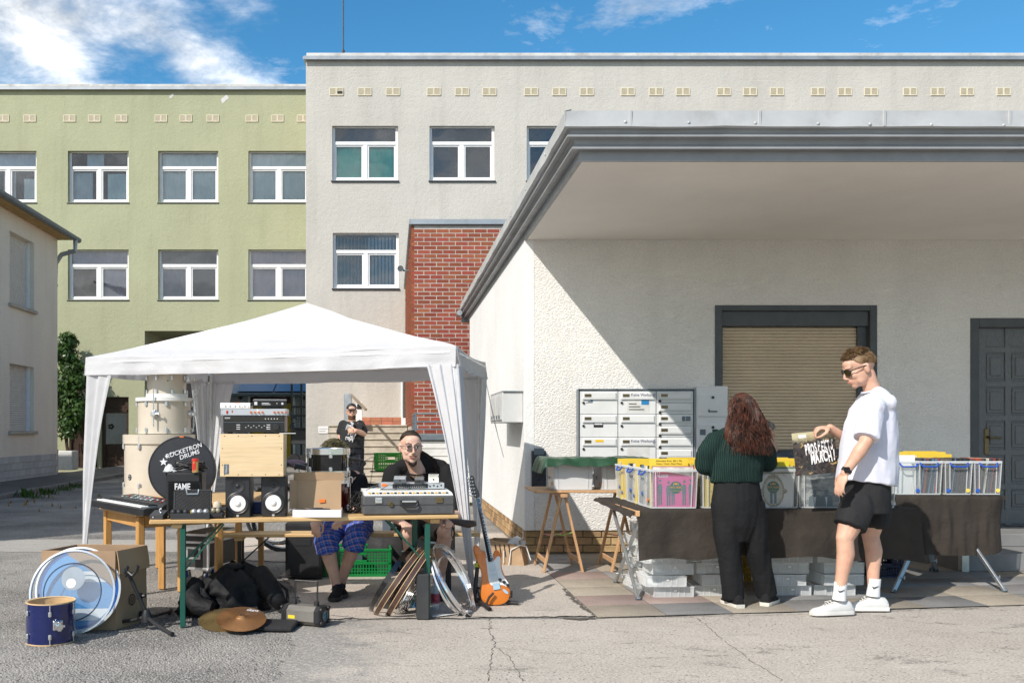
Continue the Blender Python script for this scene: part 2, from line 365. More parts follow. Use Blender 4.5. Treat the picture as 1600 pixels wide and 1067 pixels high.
# ---------------------------------------------------------------- ground
def ground_mats():
    m = NT('gravelly_asphalt')
    v = m.n('TexVoronoi', 1, None, Scale=75.0); stone = m.t.nodes.new('ShaderNodeSeparateColor'); m.L(v, stone.inputs[0])
    d = m.n('TexVoronoi', 0, None, Scale=75.0); big = m.noise(.7, 6, .6); mid = m.noise(6, 5, .65)
    c = m.mix(m.rng(stone.outputs[0], .1, .95), (.16, .155, .148), (.49, .47, .44)); c = m.mix(m.rng(d, .25, .62), c, (.125, .118, .11))
    c = m.mix(m.rng(big, .36, .62, 0, .6), c, (.44, .415, .385)); c = m.mix(m.rng(mid, .55, .72, 0, .5), c, (.2, .192, .182))
    c = m.mix(m.rng(m.noise(1.9, 7, .7, .5, m.map((1, 1, 1), (5, 2, 0))), .62, .7, 0, .45), c, (.12, .116, .11))
    m.p(Base_Color=c, Roughness=.95); m.b.inputs['Specular IOR Level'].default_value = .2
    m.bump(m.math('SUBTRACT', m.math('MULTIPLY', mid, .6), m.math('MULTIPLY', d, .9)), .012); M_['asphalt'] = m.m
    def conc(name, a, b, spot):
        m = NT(name); big = m.noise(.9, 7, .65); mid = m.noise(5.5, 7, .7); fine = m.noise(70, 3, .6)
        c = m.mix(m.rng(big, .35, .65), a, b); c = m.mix(m.rng(mid, .4, .7, 0, .4), c, mul(b, .74))
        pit = m.n('TexVoronoi', 0, None, Scale=34.0, Randomness=1.0); pm = m.math('MULTIPLY', m.rng(pit, .10, .2, 1, 0), m.rng(m.noise(2.2, 5, .7), .42, .56))
        c = m.mix(m.math('MULTIPLY', pm, spot), c, (.08, .074, .068))
        c = m.mix(m.rng(fine, .32, .47, .7, 0), c, mul(a, .5)); c = m.mix(m.rng(fine, .56, .68, 0, .6), c, mul(b, 1.4))
        wear = m.noise(1.6, 8, .72, .4, m.map((1, 2.2, 1), (3, 1, 0))); wm_ = m.math('MULTIPLY', m.rng(wear, .56, .63), m.rng(m.noise(26, 5, .7), .42, .55))
        c = m.mix(m.math('MULTIPLY', wm_, spot*.85), c, (.17, .16, .145))
        sep = m.t.nodes.new('ShaderNodeSeparateXYZ'); m.L(m.co, sep.inputs[0]); ex = m.math('MULTIPLY', m.rng(m.math('ADD', sep.outputs[0], m.math('MULTIPLY', m.noise(2.6, 7, .75), 1.9)), .55, .95, 1, 0), m.rng(m.noise(38, 3, .6), .36, .5)) if name == 'worn_pale_concrete' else None
        if ex: c = m.mix(m.math('MULTIPLY', ex, .85), c, (.24, .232, .222))
        m.p(Base_Color=c, Roughness=.93); m.b.inputs['Specular IOR Level'].default_value = .2
        m.bump(m.math('SUBTRACT', m.math('ADD', fine, mid), m.math('MULTIPLY', pm, 1.2)), .006); return m.m
    M_['apron'] = conc('worn_pale_concrete', (.40, .362, .318), (.47, .432, .384), 1.0)
    M_['slab'] = conc('smooth_yard_concrete', (.43, .385, .335), (.52, .465, .41), .6)
    M_['strip'] = conc('pale_drain_concrete', (.34, .325, .3), (.4, .38, .35), .6)
    M_['kerb'] = conc('kerb_stone', (.2, .19, .175), (.27, .255, .235), .7)
    M_['walk'] = conc('dark_footpath', (.12, .115, .11), (.16, .153, .145), .7)
    M_['joint'] = mat('joint_dirt', (.1, .09, .075), .95, var=.3, vs=20)
    for k, c in (('tan', (.36, .315, .255)), ('grey', (.27, .265, .26)), ('pink', (.36, .275, .245))):
        m = NT('paving_tile_'+k); fine = m.noise(110, 3, .6); q = m.mix(m.rng(m.noise(3, 6, .65), .3, .7), mul(c, .78), mul(c, 1.12))
        q = m.mix(m.rng(fine, .35, .6, .55, 0), q, mul(c, .5)); oi = m.t.nodes.new('ShaderNodeObjectInfo'); hs = m.t.nodes.new('ShaderNodeHueSaturation')
        m.L(m.rng(oi.outputs['Random'], 0, 1, .8, 1.15), hs.inputs['Value']); m.set(hs.inputs['Color'], q)
        m.p(Base_Color=hs.outputs[0], Roughness=.9); m.b.inputs['Specular IOR Level'].default_value = .2; m.bump(fine, .003); M_['tile_'+k] = m.m
ground_mats()
def sheet(name, poly, z, m, kind='structure', sub=False):
    mb = MB(); mb.add([(x, y, z) for x, y in poly], [tuple(range(len(poly)))]); o = part(name, mb, m); o['kind'] = kind; return o
def ragged(pts, amp, step, seed):                                     # a broken edge between points
    out = []; rnd = random.Random(seed)
    for a, b in zip(pts, pts[1:]):
        a, b = V((*a, 0)), V((*b, 0)); n = max(1, int((b-a).length/step)); t = (b-a).normalized(); nn = V((-t.y, t.x, 0))
        for i in range(n):
            p = a+(b-a)*i/n+nn*(noise.noise((a+(b-a)*i/n)*1.7)*amp*1.6+rnd.uniform(-amp, amp)*.45); out.append((p.x, p.y))
    out.append(pts[-1]); return out
edgeY = lambda x: 6.68+.149*(x-1.44)
sheet('ground', [(-700, -200), (700, -200), (700, 1500), (-700, 1500)], -.006, M_['asphalt'])
sheet('concrete_apron_ground', ragged([(-.62, 6.62), (-.6, 5.6), (-.66, 4.6), (-.5, 2.5), (-.7, -3)], .07, .03, 3)+[(12, -3), (12, edgeY(12))]+ragged([(8, edgeY(8)), (1.44, 6.67), (-.62, 6.6)], .01, .06, 5), -.002, M_['apron'])
sheet('concrete_yard_ground', ragged([(1.43, 6.74), (-.62, 6.645), (-.7, 7.4), (-1.0, 8.6), (-.9, 9.5), (-2.2, 9.9), (-2.3, 10.4)], .04, .05, 8)+[(-2.2, 12.2), (1.414, 12.2), (1.414, 10.3), (1.43, 10.2)], .002, M_['slab'])
sheet('concrete_drain_strip_ground', ragged([(-30, 10.5), (-1.6, 10.35)], .04, .1, 2)+ragged([(-1.6, 11.5), (-30, 11.7)], .05, .1, 4), -.003, M_['strip'])
def crack(pts, w, seed, z):
    rnd = random.Random(seed); mb = MB(); q = []
    for a, b in zip(pts, pts[1:]):
        a, b = V((*a, 0)), V((*b, 0)); n = max(2, int((b-a).length/.035))
        for i in range(n): p = a+(b-a)*i/n; q.append(p+V((rnd.uniform(-.012, .012), rnd.uniform(-.012, .012), 0)))
    vs = []; fs = []
    for i, p in enumerate(q):
        a = q[max(0, i-1)]; b = q[min(len(q)-1, i+1)]; t = (b-a).normalized(); nn = V((-t.y, t.x, 0))*w*rnd.uniform(.3, 1.3)
        vs += [p+nn+V((0, 0, z)), p-nn+V((0, 0, z))]
    for i in range(len(q)-1): fs.append((2*i, 2*i+1, 2*i+3, 2*i+2))
    mb.add(vs, fs); o = part('ground_crack', mb, M_['joint']); o['kind'] = 'structure'
g2 = lambda x, y: tuple(G(x, y))[:2]
crack([g2(765, 962), g2(766, 985), g2(772, 1005), g2(768, 1025), g2(760, 1066)], .0028, 1, .0002); crack([g2(772, 1008), g2(800, 1030), g2(816, 1066)], .0022, 2, .0003)
crack([g2(1090, 965), g2(1130, 1000), g2(1180, 1036), g2(1230, 1066)], .0022, 3, .0004); crack([g2(508, 971), g2(700, 963), g2(890, 966), g2(1040, 964), g2(1300, 958), g2(1598, 946)], .004, 4, .0044)
crack([g2(880, 920), g2(900, 940), g2(930, 963)], .02, 5, .0048); crack([g2(880, 965), g2(905, 968), g2(935, 965)], .03, 6, .005)
def paving():
    base = sheet('pavement', [(1.43, edgeY(1.43)), (12, edgeY(12)), (12, 10.3), (1.43, 10.3)], .003, M_['joint'])
    rnd = random.Random(11); tx = .5; t = .42; g = .006; cache = []
    for j in range(9):
        for i in range(18):
            x0 = 1.435+i*tx; x1 = x0+tx-g
            if x1-x0 < .05 or x0 > 8.6: continue
            y0 = lambda x: edgeY(x)+.008+j*t
            if y0(x0)+t > 10.25: continue
            dz = rnd.uniform(-.0018, .0022); q = [(x0, y0(x0)), (x1, y0(x1)), (x1, y0(x1)+t-g), (x0, y0(x0)+t-g)]
            k = rnd.choices(['tan', 'grey', 'pink'], [.4, .5, .1])[0]
            if j == 1: k = ['pink', 'pink', 'grey', 'grey'][i % 4] if i < 2 else ('grey' if k == 'pink' else k)
            if j == 0: k = ['tan', 'grey', 'tan', 'grey', 'tan', 'grey'][i % 6]
            mb = MB(); b = .004
            qi = [(x+(b if n in (0, 3) else -b), y+(b if n < 2 else -b)) for n, (x, y) in enumerate(q)]
            mb.add([(x, y, .002) for x, y in q]+[(x, y, .0055+dz) for x, y in q]+[(x, y, .008+dz) for x, y in qi],
                   [(0, 1, 5, 4), (1, 2, 6, 5), (2, 3, 7, 6), (3, 0, 4, 7), (4, 5, 9, 8), (5, 6, 10, 9), (6, 7, 11, 10), (7, 4, 8, 11), (8, 9, 10, 11)])
            part('paving_tile', mb, M_['tile_'+k], base)
paving()
def gravel():
    rnd = random.Random(5); mb = MB(); oc = [(1, 0, 0), (0, 1, 0), (-1, 0, 0), (0, -1, 0), (0, 0, 1)]
    of = [(0, 1, 4), (1, 2, 4), (2, 3, 4), (3, 0, 4)]
    for k in range(9000):
        Y = 4.6+5.2*rnd.random()**1.5; X = rnd.uniform(PX(-20, Y), -.5) if rnd.random() < .86 else rnd.uniform(-.6, PX(1600, Y))
        if X > -.62 and Y > 6.6: continue
        r = rnd.uniform(.002, .0075)*(.7 if X > -.6 else 1); a = rnd.uniform(0, 6.3); ca, sa = math.cos(a), math.sin(a); s1, s2, s3 = rnd.uniform(.7, 1.3)*r, rnd.uniform(.6, 1.1)*r, rnd.uniform(.4, .9)*r
        mb.mi = rnd.choice([0, 0, 1, 2]); mb.add([(X+ca*x*s1-sa*y*s2, Y+sa*x*s1+ca*y*s2, -.006+z*s3*1.6) for x, y, z in oc], of)
    o = part('gravel', mb, [mat('grey_stone', (.2, .195, .19), .9), mat('pale_stone', (.36, .345, .32), .9), mat('dark_stone', (.09, .088, .085), .9)]); o['kind'] = 'stuff'
gravel()

# ---------------------------------------------------------------- building helpers
def wall_sheet(mb, x0, x1, z0, z1, holes, dep, M=I4, y=0.0):          # a wall facing -y with recessed openings
    xs = sorted({x0, x1, *[h[0] for h in holes], *[h[1] for h in holes]}); zs = sorted({z0, z1, *[h[2] for h in holes], *[h[3] for h in holes]})
    xs = [x for x in xs if x0 <= x <= x1]; zs = [z for z in zs if z0 <= z <= z1]; vs = []; fs = []
    for a, b in zip(xs, xs[1:]):
        for c, d in zip(zs, zs[1:]):
            mx_, mz = (a+b)/2, (c+d)/2
            if any(h[0] < mx_ < h[1] and h[2] < mz < h[3] for h in holes): continue
            o = len(vs); vs += [(a, y, c), (b, y, c), (b, y, d), (a, y, d)]; fs.append((o, o+1, o+2, o+3))
    for h in holes:
        a, b, c, d = max(h[0], x0), min(h[1], x1), max(h[2], z0), min(h[3], z1); o = len(vs); e = y+dep
        vs += [(a, y, c), (b, y, c), (b, y, d), (a, y, d), (a, e, c), (b, e, c), (b, e, d), (a, e, d)]
        fs += [(o, o+4, o+5, o+1), (o+1, o+5, o+6, o+2), (o+2, o+6, o+7, o+3), (o+3, o+7, o+4, o)]
    mb.add(vs, fs, M)
CUR = {}
def curtain_mat(c):
    k = tuple(c)
    if k not in CUR: CUR[k] = mat('curtain_cloth', mul(c, 1.8), .9, var=.12, vs=3)
    return CUR[k]
def window(par, x0, x1, z0, z1, Y, top=.29, curtains=(), W=True, tilt=0):
    f = MB(); t = .075; d = .07; zt = z1-(z1-z0)*top; xm = (x0+x1)/2
    f.box(x0, x0+t, Y, Y+d, z0, z1, .004); f.box(x1-t, x1, Y, Y+d, z0, z1, .004)
    f.box(x0+t, x1-t, Y+.001, Y+d, z0, z0+t, .004); f.box(x0+t, x1-t, Y+.001, Y+d, z1-.035, z1, .004)
    f.box(x0+t, x1-t, Y-.012, Y+d, zt-.05, zt+.05, .006); f.box(xm-.065, xm+.065, Y-.006, Y+d, z0+t, zt-.05, .005)
    fr = part('window', f, M_['white_pvc'], par, True)
    for a, b in ((x0+t, xm-.065), (xm+.065, x1-t)):
        s = MB(); c, e = z0+t, zt-.05; w = .045
        s.box(a, a+w, Y+.016, Y+d-.005, c, e, .003); s.box(b-w, b, Y+.016, Y+d-.005, c, e, .003); s.box(a+w, b-w, Y+.017, Y+d-.005, c, c+w, .003); s.box(a+w, b-w, Y+.017, Y+d-.005, e-w, e, .003)
        part('sash', s, M_['white_pvc'], fr, True)
        p = MB(); p.box(a+w-.01, b-w+.01, Y+.03, Y+.038, c+w-.01, e-w+.01); part('pane', p, M_['pane'], fr, True)
    p = MB(); p.box(x0+t-.01, x1-t+.01, Y+.03, Y+.038, zt+.04, z1-.03); part('pane', p, M_['pane'], fr, True)
    s = MB(); s.box(x0-.03, x1+.03, Y-.17, Y-.002, z0-.055, z0-.015, .008); part('sill', s, M_['sill'], fr, True)
    for (u0, u1, v0, v1, col) in curtains:
        cm = MB(); xa, xb = x0+t+(x1-x0-2*t)*u0, x0+t+(x1-x0-2*t)*u1; za, zb = z0+(z1-z0)*v0, z0+(z1-z0)*v1
        cm.surf(lambda u, v: (xa+(xb-xa)*u, Y+.16+.012*math.sin(u*(xb-xa)*30), za+(zb-za)*v), max(8, int((xb-xa)*34)), 1, .004); part('curtain', cm, curtain_mat(col), fr, True)
    return fr
def vent_mesh():
    m = MB(); w, h = .39, .22; t = .022
    for x0 in (0, w/2):
        m.mi = 0; m.box(x0, x0+t, -.02, .01, 0, h, .003); m.box(x0+w/2-t, x0+w/2-.002, -.02, .01, 0, h, .003); m.box(x0+t, x0+w/2-t, -.02, .01, 0, t, .003); m.box(x0+t, x0+w/2-t, -.02, .01, h-t, h, .003)
        m.mi = 1; m.box(x0+t, x0+w/2-t, -.002, .01, t, h-t); m.mi = 0
        for i in range(7): z = t+(i+.5)*(h-2*t)/7; m.box(x0+t, x0+w/2-t, -.014, -.003, z-.006, z+.006)
    return m
VM = vent_mesh().mesh('vent', [M_['cream'], M_['ventslot']])
def vents(par, pxs, y, Y, s=1.0):
    for x in pxs: part('vent', VM, None, par, M=wm(par).inverted() @ TR(PX(x, Y), Y-.003, PZ(y, Y)) @ Matrix.Scale(s, 4))

# ---------------------------------------------------------------- green building
def green_building():
    Y = 30.8; b = thing('green_building', 'pale green rendered building with white windows behind the tent', 'building', (-8, Y, 0))
    X1 = -2.5*30.8/28; zt = PZ(139, Y)
    cols = [(-36, 57), (106, 201), (247, 341), (388, 482)]; rows = [(236, 316), (390, 468)]
    holes = [(PX(a, Y), PX(c, Y), PZ(d, Y), PZ(e, Y)) for a, c in cols for e, d in rows]+[(PX(-36-141, Y), PX(57-141, Y), PZ(316, Y), PZ(236, Y))]
    gate = (PX(226, Y), X1+.6, -.1, PZ(517, Y)); door = (PX(158, Y), PX(201, Y), .1, PZ(620, Y)); door2 = (PX(108, Y), PX(152, Y), .1, PZ(655, Y))
    w = MB(); wall_sheet(w, -28, X1+.6, -.2, zt, holes, .22, I4, Y); wall_sheet
    w = MB(); w.M = I4; wall_sheet(w, -28, X1+.6, -.2, zt, holes+[gate, door, door2], .22, I4, Y)
    w.box(-28, X1+.6, Y+.55, Y+.6, PZ(517, Y)+.02, zt-.05); w.box(-28, gate[0]-.02, Y+.61, Y+.66, 0, PZ(517, Y)); w.box(gate[0]-.3, gate[0], Y+.221, Y+9, -.1, gate[3]); w.box(gate[0]-.3, X1+6, Y+.222, Y+9, gate[3], gate[3]+.3); w.box(-28, X1+6, Y+.61, Y+9, zt-.3, zt-.02)
    part('wall', w, M_['green_stucco'], b, True)
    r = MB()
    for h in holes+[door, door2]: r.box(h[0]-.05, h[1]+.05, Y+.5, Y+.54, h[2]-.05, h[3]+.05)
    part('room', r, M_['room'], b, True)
    c = MB(); c.mi = 0; c.box(-28, X1+.3, Y-.1, Y+.5, zt-.02, zt+.045, .01); c.box(-28, X1+.3, Y-.13, Y-.1, zt-.07, zt+.02, .006); c.mi = 1; c.box(-28, X1+.3, Y-.06, Y+.6, zt+.045, zt+.13, .01)
    part('roof_edge', c, [M_['flash'], M_['parapet']], b, True)
    teal = (.42, .56, .58); blue = (.25, .36, .42); mauve = (.4, .33, .36); pink = (.55, .44, .46)
    cs = [[[(.02, .3, .05, .66, blue), (.38, .6, 0, .64, (.6, .6, .62)), (.75, .97, .08, .5, (.45, .6, .66)), (0, 1, .72, 1, (.2, .3, .4))], []],
          [[(.0, .35, .06, .62, blue), (.62, 1, .06, .6, (.35, .5, .56)), (.25, .55, .72, 1, (.3, .4, .46))], [(0, .44, .0, .66, (.14, .09, .06)), (.5, 1, 0, .66, pink), (0, 1, .7, 1, (.24, .22, .27))]],
          [[(0, 1, .04, 1, teal)], [(0, .46, 0, .66, (.2, .19, .22))]], [[(0, 1, .02, 1, teal)], [(0, 1, .0, 1, mauve)]]]
    for i, (a, c2) in enumerate(cols):
        for j, (e, d) in enumerate(rows): window(b, PX(a, Y), PX(c2, Y), PZ(d, Y), PZ(e, Y), Y+.15, .31, cs[i][j])
    vents(b, [-5, 37, 99, 138, 180, 242, 281, 323, 384, 424, 464], 191, Y, 1.02)
    p = MB(); rnd = random.Random(3)
    for (x, y, s) in ((267, 152, .08), (349, 157, .14)):
        for k in range(3):
            c0 = P(x+k*4*s*4, y-k*2, Y-.004); n = 9
            p.add([(c0.x+s*.7*rnd.uniform(.5, 1.1)*math.cos(2*PI*i/n), Y-.004-.001*k, c0.z+s*.7*rnd.uniform(.4, 1)*math.sin(2*PI*i/n)) for i in range(n)], [tuple(range(n))])
    part('flaked_patch', p, M_['parapet'], b, True)
    # the brown doors
    d = MB(); a, e, z0, z1 = door; d.box(a, a+.09, Y+.1, Y+.2, z0, z1-.4, .01); d.box(e-.09, e, Y+.1, Y+.2, z0, z1-.4, .01); d.box(a, e, Y+.1, Y+.2, z1-.5, z1-.38, .01); d.box(a+.09, e-.09, Y+.14, Y+.19, z0, z0+.75)
    for i in range(2):
        for j in range(2): x = a+.13+i*.33; d.box(x, x+.26, Y+.12, Y+.15, z0+.06+j*.35, z0+.36+j*.35, .02)
    d.box(a, e, Y+.15, Y+.2, z1-.38, z1)
    dp = part('door', d, M_['wood_dark'], b, True)
    g = MB(); g.box(a+.1, e-.1, Y+.15, Y+.158, z0+.76, z1-.5); part('pane', g, M_['pane'], dp, True)
    g = MB(); g.surf(lambda u, v: (a+.1+(e-a-.2)*u, Y+.19+.012*math.sin(u*22), z0+.78+v*(z1-1.3-z0)), 24, 1, .003); part('curtain', g, curtain_mat((.42, .42, .41)), dp, True)
    k = MB(); cx, cz = a+.28, z1-.95
    for q in range(5): an = q*1.26; k.ball((cx+.06*math.cos(an), Y+.142, cz+.06*math.sin(an)), (.05, .006, .035), 6, 4)
    part('star_ornament', k, M_['black'], dp, True)
    d = MB(); a, e, z0, z1 = door2; d.box(a, e, Y+.14, Y+.2, z0, z1)
    for i in range(3):
        for j in range(2): x = a+.05+i*.29; d.box(x, x+.24, Y+.12, Y+.15, z0+.06+j*.4, z0+.4+j*.4, .02)
    part('door', d, M_['wood_dark'], b, True)
    # black gate leaf standing in the passage
    g = MB(); x0, x1 = PX(286, Y+.6), PX(334, Y+.6); g.box(x0, x1, Y+.5, Y+.58, .02, 3.1, .01)
    for k in range(3): g.box(x0+.06, x1-.06, Y+.48, Y+.505, .1+k*1.0, .98+k*1.0, .015)
    gl = part('gate_leaf', g, M_['black'], b, True)
    g = MB(); g.box(x0+.42, x0+.56, Y+.47, Y+.478, 1.7, 2.2); part('notice', g, mat('grey_notice', (.09, .09, .09)), gl, True)
green_building()

# ---------------------------------------------------------------- grey building
def grey_building():
    Y = 28.0; b = thing('grey_building', 'tall grey rendered building with white windows and a roof mast behind the red brick annexe', 'building', (4, Y, 0))
    X0 = PX(478, Y); X1 = 24; zt = PZ(93, Y)
    cols = [(519, 622), (671, 773), (823, 925), (975, 1077)]; holes = [(PX(a, Y), PX(c, Y), PZ(282, Y), PZ(197, Y)) for a, c in cols]+[(PX(520, Y), PX(623, Y), PZ(450, Y), PZ(364, Y))]
    dr = (PX(627, Y), PX(640, Y)+.5, 1.45, PZ(560, Y))
    w = MB(); wall_sheet(w, X0, X1, -.2, zt, holes+[dr], .2, I4, Y); w.box(X0, X0+.3, Y+.002, Y+9, -.2, zt); w.box(X0+.3, X1, Y+.5, Y+.6, -.2, zt-.05); w.box(X0+.01, X1, Y+.61, Y+9, zt-.3, zt-.04)
    part('wall', w, M_['grey_stucco'], b, True)
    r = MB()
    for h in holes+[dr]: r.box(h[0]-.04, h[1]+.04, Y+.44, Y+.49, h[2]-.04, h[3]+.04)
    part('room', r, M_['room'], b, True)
    c = MB(); c.box(X0-.06, X1, Y-.12, Y+.5, zt-.02, zt+.06, .01); c.box(X0-.08, X1, Y-.14, Y-.115, zt-.06, zt+.03, .006)
    c.mi = 1; c.box(X0+.02, X1, Y-.05, Y+.6, zt+.06, zt+.17, .012)
    part('roof_edge', c, [M_['flash'], M_['parapet']], b, True)
    green = (.02, .42, .3); grey = (.3, .31, .33)
    cs = [[(0, 1, .02, .68, green)], [], [], []]
    for (a, c2), k in zip(cols, cs): window(b, PX(a, Y), PX(c2, Y), PZ(282, Y), PZ(197, Y), Y+.12, .30, k)
    wn = window(b, PX(520, Y), PX(623, Y), PZ(450, Y), PZ(364, Y), Y+.12, .33)
    bl = MB(); x0, x1 = PX(524, Y), PX(618, Y)
    for i in range(17):
        x = x0+(i+.5)*(x1-x0)/17; bl.cbox((x, Y+.25, PZ(407, Y)), (.075, .003, 1.42), rot(0, 0, .5 if i > 8 else 1.2))
    part('vertical_blind', bl, curtain_mat(grey), wn, True)
    vents(b, [515, 559, 603, 667, 711, 754, 819, 863, 906, 970, 1014, 1056, 1120, 1161, 1203, 1267, 1309, 1350, 1411, 1454, 1500, 1557, 1600], 150, Y, 1.04)
    v = MB(); v.box(PX(526, Y), PX(537, Y), Y-.02, Y-.012, PZ(147, Y), PZ(143.5, Y)); part('vent_gap', v, M_['black'], b, True)
    # glazed door at the head of the steps, its leaf standing open
    d = MB(); a, e, z0, z1 = dr; d.box(a, a+.06, Y+.05, Y+.13, z0, z1, .005); d.box(a, e, Y+.051, Y+.13, z1-.08, z1, .005)
    dp = part('door', d, M_['white_pvc'], b, True)
    d = MB(); d.M = TR(a+.02, Y+.02, 0) @ rot(0, 0, -1.25); d.box(0, .09, -.03, .03, z0, z1-.1, .005); d.box(.75, .84, -.03, .03, z0, z1-.1, .005); d.box(.09, .75, -.03, .03, z0, z0+.22, .005); d.box(.09, .75, -.03, .03, z1-.2, z1-.1, .005)
    dl = part('door_leaf', d, M_['white_pvc'], dp, True)
    d = MB(); d.M = TR(a+.02, Y+.02, 0) @ rot(0, 0, -1.25); d.box(.09, .75, -.004, .004, z0+.2, z1-.2); part('pane', d, M_['pane'], dp, True)
    k = MB(); k.M = TR(a+.02, Y+.02, 0) @ rot(0, 0, -1.25); k.box(.76, .83, -.09, .09, z0+1.02, z0+1.3, .02); k.tube([(.7, -.08, z0+1.12), (.62, -.08, z0+1.12)], .015); part('handle', k, M_['rail'], dp, True)
    for i in range(4):
        for j in range(2):
            t = MB(); x = PX(560, Y)+.02+i*.33; t.box(x, x+.32, Y-.02, Y-.001, 1.46+j*.12, 1.46+j*.12+.113, .003); part('terracotta_tile', t, M_['terracotta'], b, True)
    # mast
    m = MB(); x = PX(536.5, Y+1); z = zt; m.tube([(x, Y+1, z-.1), (x, Y+1, z+.62)], .028); m.tube([(x, Y+1, z+.62), (x, Y+1, z+2.6)], .017); m.lathe([(.045, z+.42), (.045, z+.5)], 8, TR(x, Y+1, 0)); m.lathe([(.04, z+.58), (.04, z+.66)], 8, TR(x, Y+1, 0))
    part('mast', m, mat('rusty_mast', (.09, .06, .045), .7, .4, var=.4, vs=20), b, True)
    # small sign by the passage
    s = MB(); x0, x1, z0, z1 = PX(497.5, Y), PX(513, Y), PZ(677, Y), PZ(666, Y); s.box(x0, x1, Y-.02, Y-.002, z0, z1, .004)
    so = solo('wall_sign', s, M_['white_pvc'], 'small white notice fixed to the pale wall left of the man in the cap', 'sign')
    for k, zz in enumerate((.66, .34)):
        q = MB(); q.box(x0+.03, x1-.03-.05*k, Y-.0225, Y-.0205, z0+(z1-z0)*zz-.012, z0+(z1-z0)*zz+.012); part('print_line', q, mat('faint_print', (.42, .42, .42)), so, True)
grey_building()

# ---------------------------------------------------------------- brick annexe with plank ramp and steps
def bricks(par, x0, x1, z0, z1, y, bl, bh, j, m, see=None, M=None, cap=300, dep=.05):
    rnd = random.Random(4); row = 0; z = z0; spots = []
    while z+bh <= z1+.01:
        x = x0-(bl/2+j/2 if row % 2 else 0)
        while x < x1-.01:
            a, e = max(x, x0), min(x+bl, x1)
            if e-a > .02: spots.append((a, e, z))
            x += bl+j
        z += bh+j; row += 1
    if see: spots.sort(key=lambda s: not see(s))
    rest = MB(); cache = {}
    for i, (a, e, z) in enumerate(spots):
        dy = rnd.uniform(-.0025, .0015); w = round(e-a, 3)
        if i < cap:
            if w not in cache: q = MB(); q.box(-w/2, w/2, -.0015, dep, -bh/2, bh/2, .0035); cache[w] = q.mesh('brick', m)
            L = TR((a+e)/2, y+dy, z+bh/2); L = (M @ L) if M is not None else L
            part('brick', cache[w], None, par, M=wm(par).inverted() @ L)
        else: rest.box(a, e, y-.0015+dy, y+dep, z, z+bh, 0, M)
    if rest.v: part('brickwork', rest, m, par, True, kind='stuff')
